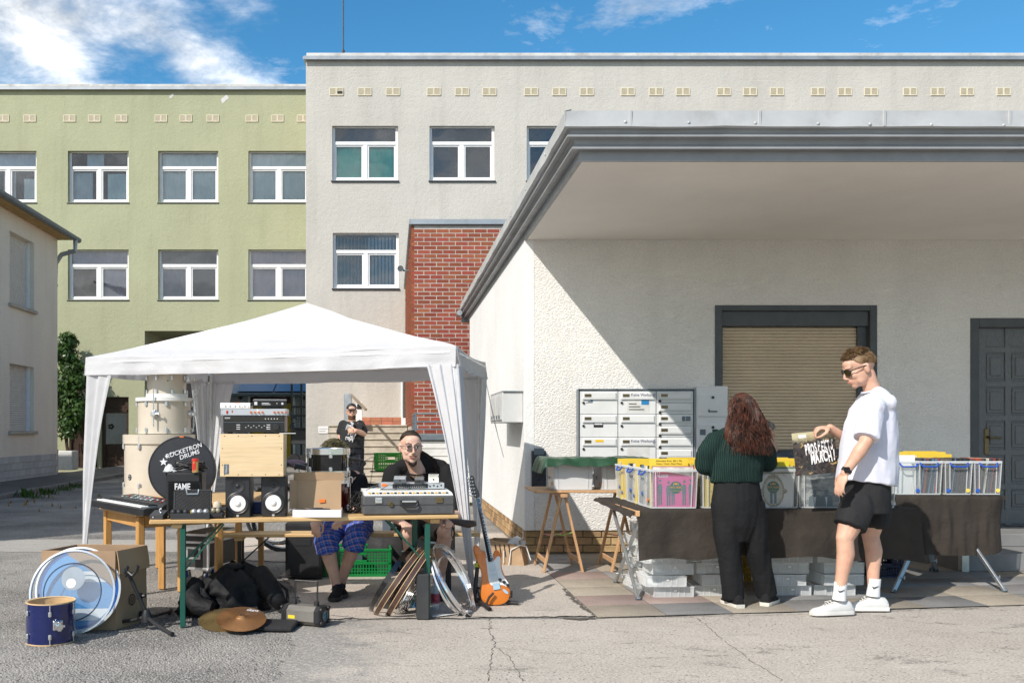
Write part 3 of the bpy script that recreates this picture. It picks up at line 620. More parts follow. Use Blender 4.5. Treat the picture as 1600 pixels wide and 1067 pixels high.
def annexe():
    Y = 19.2; X0 = .397; zt = PZ(348, Y); b = thing('brick_annexe', 'red brick annexe with white joints and a grey roof edge', 'building', (2, Y, 0))
    w = MB(); w.box(X0+.004, 7, Y+.003, 27.9, 0, zt-.06); part('wall', w, M_['mortar'], b, True)
    bricks(b, X0, X0+.26*11, PZ(690, Y), zt-.07, Y, .238, .0685, .015, M_['brick'],
           lambda s: ((s[0]+.1)*F/Y+CX < 735+ (PZ(348, Y)-s[2])*-12+50) and not (PZ(595, Y) < s[2] < PZ(530, Y)))
    M = TR(X0, 0, 0) @ rot(0, 0, -PI/2)
    bricks(b, -27.9, -Y, 1.4, zt-.07, 0, .238, .0685, .015, M_['brick'], None, M, 0)
    c = MB(); c.box(X0-.05, 7, Y-.06, 27.9, zt-.05, zt+.06, .01); part('roof_edge', c, M_['flash'], b, True)
    l = MB(); p = P(634, 423, 22); l.tube([(X0, p.y, p.z), (X0-.12, p.y, p.z), (X0-.2, p.y-.25, p.z+.06)], .02); l.lathe([(.03, 0), (.07, .12)], 10, TR(X0-.2, p.y-.3, p.z+.0) @ rot(R(100), 0, 0)); part('lamp_arm', l, M_['rail'], b, True)
    # ramp of white planks
    r = thing('plank_ramp', 'loading ramp clad in whitewashed planks below the brick annexe', 'ramp', (.85, 16.7, 0))
    s = MB(); s.box(.34, 1.40, 16.74, 19.15, 0, 1.13); part('core', s, M_['mortar2'], r, True)
    for i in range(8):
        p = MB(); z = .05+i*.135; p.box(.32+random.uniform(-.01, .01), 1.405, 16.70+random.uniform(-.004, .004), 16.735, z, z+.125, .004); part('plank', p, M_['plank'], r, True)
    s = MB(); s.box(.28, 1.41, 16.64, 19.16, 1.135, 1.24, .01); part('top_slab', s, M_['rail'], r, True)
    rl = thing('ramp_railing', 'grey steel railing on the plank ramp in front of the brickwork', 'railing', (.8, 17, 1.24))
    s = MB()
    for x, y in ((.42, 16.85), (.42, 17.6), (.42, 18.6), (1.36, 16.85)): s.box(x-.02, x+.02, y-.02, y+.02, 1.24, 1.62, .004)
    part('post', s, M_['rail'], rl, True)
    for z in (1.33, 1.46, 1.6): s = MB(); s.box(.42, 1.38, 16.835, 16.865, z-.013, z+.013, .004); s.box(.405, .435, 16.87, 18.6, z-.013, z+.013, .004); part('bar', s, M_['rail'], rl, True)
    # steps
    st = thing('entrance_steps', 'worn concrete steps climbing to the glazed door beside the brick annexe', 'steps', (-.4, 22, 0))
    for i in range(9):
        p = MB(); y0 = 21.4+i*.3; p.box(-1.55, .385, y0, y0+.36 if i < 8 else 27.95, 0 if i == 0 else .161*i-.03, .161*(i+1)-.04, .004); p.box(-1.57, .385, y0-.035, y0+.3 if i < 8 else 27.95, .161*(i+1)-.04, .161*(i+1), .01); part('step', p, M_['concrete_step'], st, True)
    hp = thing('step_handrail', 'grey metal handrail and newel behind the man in the cap', 'railing', (-1.3, 24, 1.45))
    s = MB(); xa = PX(541, 24); s.box(xa-.05, xa+.14, 23.9, 24.0, 1.2, PZ(615, 24), .01); part('post', s, M_['steel'], hp, True)
    s = MB(); s.beam((PX(549, 24), 23.95, PZ(617, 24)), (PX(572, 22), 22.0, PZ(640, 22)), .05, .05); part('rail', s, M_['mortar2'], hp, True)
    s = MB(); s.box(PX(557, 23.6), PX(566, 23.6), 23.5, 23.6, 1.1, PZ(628, 23.6), .006); sp = solo('letter_post', s, M_['white_pvc'], 'white post with a dark slot beside the head of the man in the cap', 'post')
    s = MB(); s.box(PX(558, 23.6), PX(565, 23.6), 23.485, 23.5, PZ(639, 23.6), PZ(632, 23.6)); part('slot', s, M_['black'], sp, True)
annexe()
# ---------------------------------------------------------------- white building with the canopy
def white_building():
    Y = 10.2; X0 = 1.414; b = thing('white_building', 'low white rendered building under a deep grey edged canopy roof', 'building', (4, Y, 0))
    win = (PX(1117, Y), PX(1370, Y), PZ(716, Y), PZ(477, Y)); door = (PX(1516, Y), PX(1516, Y)+1.6, .29, PZ(497, Y))
    w = MB(); wall_sheet(w, X0, 13, .245, 3.4, [win, door], .2, I4, Y); w.box(X0+.01, 13, Y+.201, Y+.25, .1, 3.39)
    part('front_wall', w, M_['white_stucco'], b, True)
    w = MB(); wall_sheet(w, -17.4, -Y, .245, 3.4, [], .2, TR(X0, 0, 0) @ rot(0, 0, -PI/2)); w.add([(X0, 17.4, .245), (X0, Y, .245), (13, Y, .245), (13, 17.4, .245)], [(3, 2, 1, 0)]); w.box(X0+.01, 13, 17.3, 17.4, .1, 3.39)
    part('side_wall', w, M_['white_side'], b, True)
    w = MB(); w.box(X0-.003, X0+.1, Y-.004, Y+.05, .243, 3.33, .003); part('corner_strip', w, M_['white_side'], b, True)
    w = MB(); w.box(X0+.03, 13, Y+.03, 17.35, 0, .244); part('plinth', w, M_['mortar2'], b, True)
    bricks(b, X0+.02, 5.2, .012, .245, Y+.015, .19, .068, .012, M_['tanbrick'], None, None, 80)
    M = TR(X0+.015, 0, 0) @ rot(0, 0, -PI/2)
    bricks(b, -17.35, -Y-.02, .012, .245, 0, .19, .068, .012, M_['tanbrick'], lambda s: s[0] > -13.5, M, 130)
    # canopy
    Yf = 7.22; Xs = 1.41; XE = 13.0; YE = 18.0
    s = MB(); s.box(Xs+.025, XE, Yf+.025, Y-.001, 3.329, 3.40); part('soffit', s, M_['soffit'], b, True)
    def sweep(prof, mi, mb):
        rows = []
        for p, z in prof: rows.append([(Xs-p, YE, z), (Xs-p, Yf-p, z), (XE, Yf-p, z)])
        vs = [q for r in rows for q in r]; fs = []
        for i in range(len(rows)-1):
            for j in range(2): fs.append((i*3+j, i*3+j+1, i*3+j+4, i*3+j+3))
        mb.mi = mi; mb.add(vs, fs)
    m = MB(); sweep([(-.025, 3.326), (0, 3.326), (0, 3.402), (.055, 3.398), (.066, 3.40), (.066, 3.414), (.05, 3.42), (.042, 3.44), (.046, 3.468), (.062, 3.476), (.098, 3.474), (.108, 3.478), (.108, 3.492), (.09, 3.498), (.083, 3.512), (.088, 3.535), (.105, 3.541)], 0, m)
    part('fascia_moulding', m, M_['fascia'], b, True, sharp=25)
    m = MB(); rnd = random.Random(2)
    # folded sheet metal edge with dents
    def wob(t): return noise.noise(V((t*1.3, 4, 0)))*.010+noise.noise(V((t*4, 1, 0)))*.004
    def edge(path, axis):
        n = len(path)
        rows = []
        for (p, z, k) in ((.085, 3.541, 0), (.126, 3.538, 1), (.135, 3.545, 1), (.128, 3.60, .5), (.125, 3.664, 0), (.08, 3.672, 0)):
            rows.append([(Xs-p-wob(q[1])*k*axis[0], q[1], z+wob(q[1]*1.7)*k) if axis[0] else (q[0], Yf-p-wob(q[0])*k, z+wob(q[0]*1.7)*k) for q in path])
        vs = [v for r in rows for v in r]; fs = [(i*n+j, i*n+j+1, (i+1)*n+j+1, (i+1)*n+j) for i in range(5) for j in range(n-1)]; m.add(vs, fs)
    edge([(XE*(1-t)+(Xs-.13)*t, 0) for t in [1-i/70 for i in range(71)]], (0,))
    edge([(0, YE*(1-t)+(Yf-.13)*t) for t in [i/60 for i in range(61)]], (1,))
    for x in (977, 1076, 1180, 1278, 1359, 1455, 1568): p = P(x, 191+(x-977)*.009, 7.09); m.ball((p.x, 7.086, p.z), (.012, .008, .012), 8, 5)
    for i in range(9): m.ball((Xs-.132, 8+i*1.15, 3.60), (.008, .012, .012), 8, 5)
    for x in (985, 1187, 1382, 1578): p = PX(x, 7.09); m.box(p-.012, p+.012, 7.084, 7.1, 3.545, 3.665, .003)
    part('metal_edge', m, M_['sheet'], b, True, sharp=50)
    r = MB(); r.box(Xs-.08, XE, Yf-.08, YE, 3.6, 3.668); r.box(Xs+.03, XE, Y+.3, YE, 3.41, 3.59); r.box(Xs-.10, Xs+.2, YE, YE+.03, 3.33, 3.66); part('roof', r, M_['flash'], b, True)
    g = MB(); g.tube([(Xs-.16, YE-.35, 3.47), (Xs-.16, YE+.05, 3.47)], .05, 10); part('gutter_end', g, M_['steel'], b, True)
    # roller shutter
    x0, x1, z0, z1 = win; f = MB(); t = .075
    f.box(x0, x0+t, Y-.012, Y+.14, z0, z1, .004); f.box(x1-t, x1, Y-.012, Y+.14, z0, z1, .004); f.box(x0+t, x1-t, Y-.011, Y+.14, z1-.06, z1, .004); f.box(x0+t, x1-t, Y+.02, Y+.16, z1-.22, z1-.06, .006); f.box(x1-t-.1, x1-t, Y+.06, Y+.16, z0, z1-.22, .004); f.box(x0+t, x0+t+.03, Y+.06, Y+.16, z0, z1-.22, .004); f.box(x0+t, x1-t, Y+.03, Y+.16, z0, z0+.09, .004)
    wf = part('shop_window', f, M_['anthracite'], b, True)
    s = MB(); a, e = x0+t+.03, x1-t-.1; n = int((z1-.22-z0-.09)/.0355)
    for i in range(n):
        z = z0+.09+i*.0355
        s.add([(a, Y+.1, z), (e, Y+.1, z), (a, Y+.09, z+.007), (e, Y+.09, z+.007), (a, Y+.088, z+.02), (e, Y+.088, z+.02), (a, Y+.096, z+.030), (e, Y+.096, z+.030), (a, Y+.106, z+.032), (e, Y+.106, z+.032), (a, Y+.106, z+.0355), (e, Y+.106, z+.0355)], [(2*k, 2*k+1, 2*k+3, 2*k+2) for k in range(5)])
    part('shutter_slats', s, M_['shutter'], wf, True, sharp=60, kind='stuff')
    # panelled door
    x0, x1, z0, z1 = door; f = MB(); f.box(x0, x0+.09, Y-.01, Y+.12, z0, z1, .005); f.box(x0+.09, x1, Y-.009, Y+.12, z1-.1, z1, .005); f.box(x0, x1, Y-.02, Y+.15, z0-.05, z0, .004)
    fr = part('door_frame', f, M_['anthracite'], b, True)
    dm = NT('worn_blue_grey_paint'); c = dm.mix(dm.rng(dm.noise(60, 4, .6, 0, dm.map((6, 1, .35))), .45, .7), (.11, .12, .13), (.19, .2, .2)); dm.p(Base_Color=c, Roughness=.6); dm.bump(dm.noise(60, 3, .5, 0, dm.map((6, 1, .3))), .001)
    d = MB(); xa = x0+.09; d.box(xa, x1-.09, Y+.06, Y+.11, z0, z1-.1)
    for x in (xa, xa+.31, xa+.63, xa+.94): d.box(x, x+.065+.04*(x == xa), Y+.045, Y+.062, z0, z1-.1, .004)
    for k in range(6): zz = z0+.02+k*.365; d.box(xa+.1, x1-.1, Y+.0455, Y+.062, zz, zz+.06+(.09 if k == 0 else 0), .004)
    dr = part('door_leaf', d, dm.m, b, True)
    for i in range(3):
        for k in range(5):
            if k == 0: za, zb = z0+.2, z0+.37
            else: za, zb = z0+.105+k*.365, z0+.365+k*.365
            xq = xa+(.115, .385, .705)[i]; xw = (.185, .235, .225)[i]
            q = MB(); q.box(xq, xq+xw, Y+.048, Y+.07, za, zb, .006); q.box(xq+.03, xq+xw-.03, Y+.036, Y+.05, za+.03, zb-.03, .012); part('door_panel', q, dm.m, dr, True)
    k = MB(); kx, kz = PX(1545, Y), PZ(690, Y); k.box(kx-.025, kx+.025, Y+.03, Y+.046, kz-.14, kz+.14, .006); k.tube([(kx, Y+.03, kz+.05), (kx, Y-.02, kz+.05), (kx+.13, Y-.02, kz+.04)], .012); part('handle', k, M_['brass'], dr, True)
    # doorsteps
    st = thing('door_steps', 'two low grey steps in front of the panelled door', 'steps', (6.6, 9, 0))
    gm = mat('grey_step_board', (.2, .2, .2), .8, var=.15, vs=3, dirt=.3)
    s = MB(); s.box(PX(1500, 8.86), 9, 8.86, 10.2, .004, .165, .006); part('step', s, gm, st, True)
    s = MB(); s.box(PX(1500, 8.86)+.1, 9, 9.42, 10.19, .165, .288, .006); part('step', s, gm, st, True)
    s = MB(); x = PX(1502, 8.86); s.box(x-.03, x+.04, 8.8, 8.86, .004, .18, .004); part('end_post', s, M_['steel'], st, True)
white_building()

# ---------------------------------------------------------------- wall fittings
def mailboxes():
    Y = 10.2; mm = mat('white_enamel', (.68, .69, .69), .35, var=.05, dirt=.08); fm = mat('mailbox_frame_grey', (.2, .23, .26), .4, .4)
    x0, x1, z1, z0 = PX(902, Y), PX(1079, Y), PZ(610, Y), PZ(740, Y); t = thing('mailbox_bank', 'bank of white letterboxes in three columns on the rough white wall', 'mailboxes', ((x0+x1)/2, Y, z0))
    f = MB(); f.box(x0, x1, Y-.10, Y+.001, z0, z1, .006); f.box(x1, x1+.03, Y-.12, Y, z0, z1+.012, .008); f.box(x0-.012, x1+.03, Y-.122, Y, z1, z1+.014, .005); f.box(x0-.012, x0, Y-.11, Y, z0, z1, .004); part('housing', f, fm, t, True)
    blk = M_['black']; br = M_['brass']; ink = mat('blue_black_ink', (.05, .05, .12), .7)
    w = (x1-x0)/3; hh = 35.6*Y/F
    def box(xa, xb, za, zb, small):
        d = MB(); d.box(xa+.002, xb-.002, Y-.112, Y-.1, za+.002, zb-.002, .003); dp = part('letterbox_door', d, mm, t, True)
        f = MB(); zf = zb-.012; h = .07; f.box(xa+.028, xb-.02, Y-.126, Y-.112, zf-h, zf, .006); f.box(xa+.026, xb-.018, Y-.128, Y-.112, zf-h-.006, zf-h, .001); part('flap', f, mm, dp, True)
        f = MB(); f.box(xa+.05, xb-.02+.0, Y-.1115, Y-.1105, zf-h-.014, zf-h-.006); part('slot', f, fm, dp, True)
        p = MB(); p.box(xa+.045, xa+.115, Y-.130, Y-.127, zf-.048, zf-.018, .001); part('name_plate', p, br, dp, True)
        l = MB(); l.lathe([(.013, 0), (.013, .012)], 10, TR(xa+.035, Y-.112, zf-h-.04 if not small else zf-h-.022) @ rot(PI/2)); part('lock', l, blk, dp, True)
        return dp
    for c in range(2):
        for r in range(4):
            za = z1-(r+1)*hh-.012; dp = box(x0+.008+c*w, x0+.008+(c+1)*w-.004, max(za, z0), z1-r*hh-.012, False)
            xa = x0+c*w; zc = z1-r*hh
            def lab(xx0, xx1, zz0, zz1, m, yy=.1138): q = MB(); q.box(xx0, xx1, Y-yy, Y-.1115, zz0, zz1); part('sticker', q, m, dp, True)
            if c == 1 and r in (0, 2):
                text('Keine Werbung!', .046, TR(xa+.265, Y-.1265, zc-.052) @ FACE, ink, dp, bold=.006, W=True, sx=.82)
            if c == 1 and r == 0:
                lab(xa+.1, xa+.335, zc-.235, zc-.1, mat('paper_notice', (.62, .62, .6), .8)); lab(xa+.25, xa+.33, zc-.155, zc-.1, mat('blue_sticker', (.02, .2, .45)), .115)
                for k in range(3): lab(xa+.12, xa+.2+.04*k, zc-.15-.03*k, zc-.14-.03*k, blk, .1145)
            if c == 1 and r == 2: lab(xa+.1, xa+.335, zc-.235, zc-.1, mat('paper_notice', (.62, .62, .6), .8))
            if c == 0 and r == 1: lab(xa+.15, xa+.25, zc-.15, zc-.09, blk, .1142); lab(xa+.158, xa+.242, zc-.122, zc-.1, M_['white_pvc'], .1152)
            if c == 0 and r == 0: lab(xa+.09, xa+.14, zc-.125, zc-.118, blk); lab(xa+.12, xa+.145, zc-.118, zc-.103, mat('blue_sticker', (.02, .2, .45)), .1144); lab(xa+.07, xa+.14, zc-.135, zc-.13, blk)
            if c == 0 and r == 2: lab(xa+.165, xa+.25, zc-.062, zc-.036, mat('yellow_sticker', (.8, .5, .01)), .1285)
    for r in range(8):
        za = z1-(r+1)*hh/2-.012; dp = box(x0+.008+2*w, x1-.006, za, z1-r*hh/2-.012, True)
        if r == 2:
            q = MB(); q.box(x1-.13, x1-.095, Y-.129, Y-.1265, za+.05, za+.1); q.box(x1-.09, x1-.04, Y-.129, Y-.1265, za+.05, za+.1); part('sticker', q, M_['rail'], dp, True)
    # second letterbox
    xa, xb = PX(1081, Y)+.01, PX(1131, Y); t = thing('letterbox', 'tall grey letterbox with a parcel flap beside the letterbox bank', 'mailbox', ((xa+xb)/2, Y, .8))
    gm = mat('pale_grey_enamel', (.66, .67, .68), .4, var=.05); f = MB(); f.box(xa, xb, Y-.13, Y, z0, PZ(604, Y), .008); part('body', f, gm, t, True)
    for (ya, yb) in ((617, 651), (663, 697)):
        d = MB(); d.box(xa+.012, xb-.01, Y-.142, Y-.13, PZ(yb, Y), PZ(ya, Y), .004); dp = part('door', d, gm, t, True)
        l = MB(); l.lathe([(.014, 0), (.014, .014)], 10, TR((xa+xb)/2, Y-.14, PZ(ya+3, Y)-.01) @ rot(PI/2)); part('lock', l, blk, dp, True)
        if ya == 617: l = MB(); zz = PZ(yb-7, Y); c = (xa+xb)/2; l.box(c-.045, c+.045, Y-.15, Y-.141, zz, zz+.012); l.box(c-.045, c-.037, Y-.15, Y-.141, zz, zz+.03); part('handle', l, blk, dp, True)
        else:
            for (u, v, m) in ((.06, .0, M_['rail']), (.19, 0, mat('green_sticker', (.015, .07, .04))), (.2, -.1, mat('pink_sticker', (.5, .1, .15)))): q = MB(); q.box(xa+u-.03, xa+u+.03, Y-.144, Y-.1425, PZ(675, Y)+v-.03, PZ(675, Y)+v+.03); part('sticker', q, m, dp, True)
    # dark wall box behind the storage boxes
    s = MB(); a, e = PX(830, Y), PX(852, Y); s.box(a, e, Y-.06, Y, PZ(760, Y), PZ(704, Y), .004)
    w_ = solo('notice_case', s, mat('dark_blue_enamel', (.02, .028, .04), .3), 'dark blue metal case on the wall behind the covered storage boxes', 'case')
    for k in range(3): q = MB(); q.box(a+.02, e-.02, Y-.063, Y-.06, PZ(744-k*17, Y), PZ(734-k*17, Y), .002); part('slot', q, M_['black'] if k != 2 else M_['rail'], w_, True)
    # cabinet on the side wall
    x0 = PX(787, Y); s = MB(); s.box(x0, 1.412, 10.32, 11.55, PZ(660, 10.32), PZ(612, 10.32), .006)
    cb = solo('meter_cabinet', s, mat('grey_white_cabinet', (.55, .56, .56), .5, var=.06, dirt=.15), 'pale grey meter cabinet on the sunlit side wall', 'cabinet')
    for k in range(2): d = MB(); y0 = 10.36+k*.58; d.box(x0-.012, x0, y0, y0+.55, PZ(656, 10.32), PZ(617, 10.32), .003); part('door', d, mat('grey_white_cabinet', (.55, .56, .56), .5), cb, True)
    l = MB()
    for y in (10.5, 10.75, 11.0, 11.25): l.cbox((x0-.016, y, PZ(651, 10.32)), (.012, .05, .04), None, .003)
    part('latch', l, M_['rail'], cb, True)
    d = MB(); d.box(x0, 1.412, 10.3, 11.56, PZ(612, 10.32), PZ(612, 10.32)+.012, .003); part('lid', d, M_['steel'], cb, True)
    text('43', .03, TR(PX(897, Y), Y-.03, PZ(652, Y)) @ FACE, M_['rail'], t, name='house_number', W=True) if False else None
mailboxes()

# ---------------------------------------------------------------- house on the left
def house():
    Xh = -8.53; b = thing('rendered_house', 'beige rendered house with closed white roller shutters and a grey downpipe', 'house', (Xh, 22, 0)); M = TR(Xh, 0, 0) @ rot(0, 0, PI/2)
    Yp = lambda x: Xh*F/(x-CX)
    zt = 6.2; hs = [(Yp(15), Yp(53), PZ(486, Yp(53)), PZ(380, Yp(53))), (Yp(15), Yp(53), PZ(673, Yp(53))+.0, PZ(574, Yp(53)))]
    w = MB(); wall_sheet(w, 7, 24.5, .72, zt, hs, .3, M); w.box(-17, Xh-.001, 24.45, 24.5, 0, zt); w.box(-17, Xh-.31, 7, 24.44, 0, zt-.02); part('wall', w, M_['house_stucco'], b, True)
    for (y0, y1, z0, z1) in hs:
        s = MB(); n = int((z1-z0)/.05); s.M = M
        for i in range(n): z = z0+i*(z1-z0)/n; d = (z1-z0)/n; s.add([(y0+.06, .18, z), (y1-.0, .18, z), (y1-.0, .16, z+d*.2), (y0+.06, .16, z+d*.2), (y1, .163, z+d*.92), (y0+.06, .163, z+d*.92), (y1, .185, z+d), (y0+.06, .185, z+d)], [(0, 1, 2, 3), (3, 2, 4, 5), (5, 4, 6, 7)])
        sh = part('roller_shutter', s, M_['shutter_w'], b, True, sharp=60)
        s = MB(); s.M = M; s.box(y0-.08, y1+.08, -.08, .1, z0-.08, z0, .01); part('sill', s, M_['concrete_step'], sh, True)
        s = MB(); s.M = M; s.box(y1-.06, y1-.001, .1, .2, z0, z1, .004); part('guide_rail', s, M_['white_pvc'], sh, True)
    s = MB(); s.M = M; s.box(7, 24.5, .02, .2, 0, .72); part('plinth', s, M_['mortar'], b, True)
    tm = mat('grey_plinth_tile', (.42, .43, .43), .6, var=.08, obj_var=.1); me = MB(); me.box(-.16, .16, -.012, .02, -.076, .076, .004); me = me.mesh('tile', tm)
    for r in range(4):
        for i in range(17):
            y = 19.1+i*.326+(.16 if r % 2 else 0)
            if y+.16 < 24.51: part('plinth_tile', me, None, b, M=wm(b).inverted() @ M @ TR(y, .01,   .2+r*.16-.03))
    e = MB(); e.M = M
    for i in range(36): y0 = 7+i*.49; e.mi = 0; e.box(y0, y0+.47, -.33, .0, zt-.01, zt+.03, .004)
    part('eave_board', e, mat('yellow_brown_eave_wood', (.42, .27, .1), .7, var=.2), b, True)
    e = MB(); e.M = M
    for i in range(89): y0 = 7+i*.2; e.tube([(y0+.1, -.42, zt+.06), (y0+.1, 3, zt+.9)], .09, 6, sq=(1, .5))
    e.box(7, 24.85, -.38, 3, zt+.03, zt+.06); part('roof', e, mat('dark_roof_tile', (.045, .045, .045), .7, var=.3), b, True)
    g = MB(); g.tube([(Xh+.42, 7, zt+.05), (Xh+.42, 24.9, zt+.03)], .07, 10); part('gutter', g, M_['rail'], b, True)
    d = MB(); y = 24.62; zz = lambda p: PZ(p, y); d.tube([(Xh+.42, y, zt), (Xh+.41, y, zz(392)), (PX(96, y), y, zz(398)), (PX(87, y), y, zz(412)), (PX(86, y), y, zz(440)), (PX(86, y), y, .05)], .062, 10); d.lathe([(.078, .06), (.078, .75), (.085, .77), (.085, .82)], 12, TR(PX(86, y), y, 0))
    for z in (1.6, 3.5, 5): d.lathe([(.075, z), (.075, z+.05)], 12, TR(PX(86, y), y, 0))
    part('downpipe', d, M_['flash'], b, True)
    # footpath and kerb
    kp = lambda y: (-7.35-.03*(y-17))
    s = MB(); n = 30
    s.surf(lambda u, v: (-8.6+(kp(8+23*u)-.13+8.6)*v, 8+23*u, .20-.11*v), n, 1); f = part('footpath', s, M_['walk']); f['kind'] = 'structure'
    rnd = random.Random(9)
    for i in range(22):
        y = 8+i*1.03; k = MB(); k.M = TR(kp(y), y, 0) @ rot(0, 0, .03+rnd.uniform(-.006, .006)); k.box(-.14, rnd.uniform(-.012, .012), 0, 1.01, -.05, .1+rnd.uniform(-.008, .008), .018); part('kerb_stone', k, M_['kerb'], f)
    return kp
KP = house()
LEAFM = {}
def leaf_mat(name, c):
    m = NT(name); oi = m.noise(3.5, 4, .6); c2 = m.mix(m.rng(oi, .35, .65), mul(c, .55), mul(c, 1.5)); c2 = m.mix(m.rng(m.noise(30, 2), .5, .7, 0, .5), c2, (c[0]*2.2, c[1]*1.7, c[2]))
    m.p(Base_Color=c2, Roughness=.4); m.b.inputs['Specular IOR Level'].default_value = .5
    tl = m.t.nodes.new('ShaderNodeBsdfTranslucent'); m.set(tl.inputs[0], mul(c, 1.6)); mx = m.t.nodes.new('ShaderNodeMixShader'); mx.inputs[0].default_value = .25; m.L(m.b.outputs[0], mx.inputs[1]); m.L(tl.outputs[0], mx.inputs[2]); m.L(mx.outputs[0], m.t.nodes['Material Output'].inputs[0]); return m.m
def leafball(mb, c, r, n, size, rnd, shell=.55):
    for _ in range(n):
        d = V((rnd.gauss(0, 1), rnd.gauss(0, 1), rnd.gauss(0, 1))).normalized(); k = (shell+(1-shell)*rnd.random())*(.82+.28*noise.noise(d*2.1+V(c)))
        p = V(c)+V((d.x*r[0], d.y*r[1], d.z*r[2]))*k; nn = (d+V((rnd.uniform(-.8, .8), rnd.uniform(-.8, .8), rnd.uniform(-.3, .9)))).normalized()
        f = frame(nn); a = rnd.uniform(0, 6.3); u = f.col[0].xyz*math.cos(a)+f.col[1].xyz*math.sin(a); w = nn.cross(u); s = size*rnd.uniform(.6, 1.3)
        mb.add([p-u*s, p+w*s*.42+nn*s*.12, p+u*s, p-w*s*.42+nn*s*.12], [(0, 1, 2, 3)])
def bush():
    rnd = random.Random(21); t = thing('laurel_bush', 'tall dark green laurel bush in a tub behind the downpipe', 'bush', (-10, 30.1, 0))
    m = MB(); x0 = PX(105, 30)
    for (dx, z, r) in ((0, 1.5, .62), (.15, 2.1, .66), (-.1, 2.7, .66), (.15, 3.2, .6), (-.1, 3.7, .5), (0, 4.1, .34), (.35, 1.9, .4), (-.4, 2.4, .5), (.38, 2.9, .35)): leafball(m, (x0+dx, 30.1, z), (r*.95, .55, r), 1000, .085, rnd, .2)
    part('crown', m, leaf_mat('laurel_leaf', (.04, .092, .018)), t, True, kind='stuff')
    s = MB()
    for k in range(5): s.tube([(x0+rnd.uniform(-.1, .1), 30.1, .4), (x0+rnd.uniform(-.3, .3), 30.1, 1.8), (x0+rnd.uniform(-.4, .4), 30.1, 3.4)], [.035, .025, .01], 6)
    part('trunk', s, M_['wood_dark'], t, True)
    s = MB(); x1 = PX(98, 29.8); s.box(x1-.36, x1+.36, 29.6, 30.2, .09, .68, .02); solo('planter', s, M_['plank'], 'whitish planter box under the laurel bush', 'planter')
bush()
def weeds():
    rnd = random.Random(8); m = MB()
    for (x, y, n, s) in ((45, 776, 55, .2), (56, 779, 30, .12), (74, 772, 60, .16), (102, 766, 45, .13), (116, 762, 50, .16), (126, 760, 40, .13), (20, 768, 12, .06), (190, 741, 40, .12), (178, 746, 30, .1), (68, 738, 35, .08), (82, 735, 35, .08), (745, 790, 30, .1), (755, 795, 20, .08)):
        Y = H*F/(y-HY); c = P(x, y, Y)
        for _ in range(n):
            a = rnd.uniform(0, 6.3); l = s*rnd.uniform(.4, 1.2); d = V((math.cos(a), math.sin(a)*.8, rnd.uniform(.5, 2.2))).normalized(); b = c+V((rnd.gauss(0, s*.7), rnd.gauss(0, s*.4), .0)); w = V((-d.y, d.x, 0)).normalized()*l*.13
            m.add([b-w*.4, b+d*l*.5-w+V((0, 0, 0)), b+d*l, b+d*l*.5+w, b+w*.4], [(0, 1, 2, 3, 4)])
    o = part('weeds', m, leaf_mat('weed_leaf', (.05, .1, .018))); o['kind'] = 'stuff'
    m = MB()
    for _ in range(70):
        y = rnd.uniform(742, 800); x = rnd.uniform(0, 230); c = G(x, y)
        if c.x < KP(c.y): c.z = .13
        a = rnd.uniform(0, 6.3); s = rnd.uniform(.012, .03); u = V((math.cos(a), math.sin(a), .1))*s; w = V((-u.y, u.x, .1)); m.add([c-u, c+w*.5+V((0, 0, .012)), c+u, c-w*.5], [(0, 1, 2, 3)])
    o = part('fallen_leaves', m, mat('dry_leaf', (.3, .17, .05), .8, var=.3)); o['kind'] = 'stuff'
weeds()

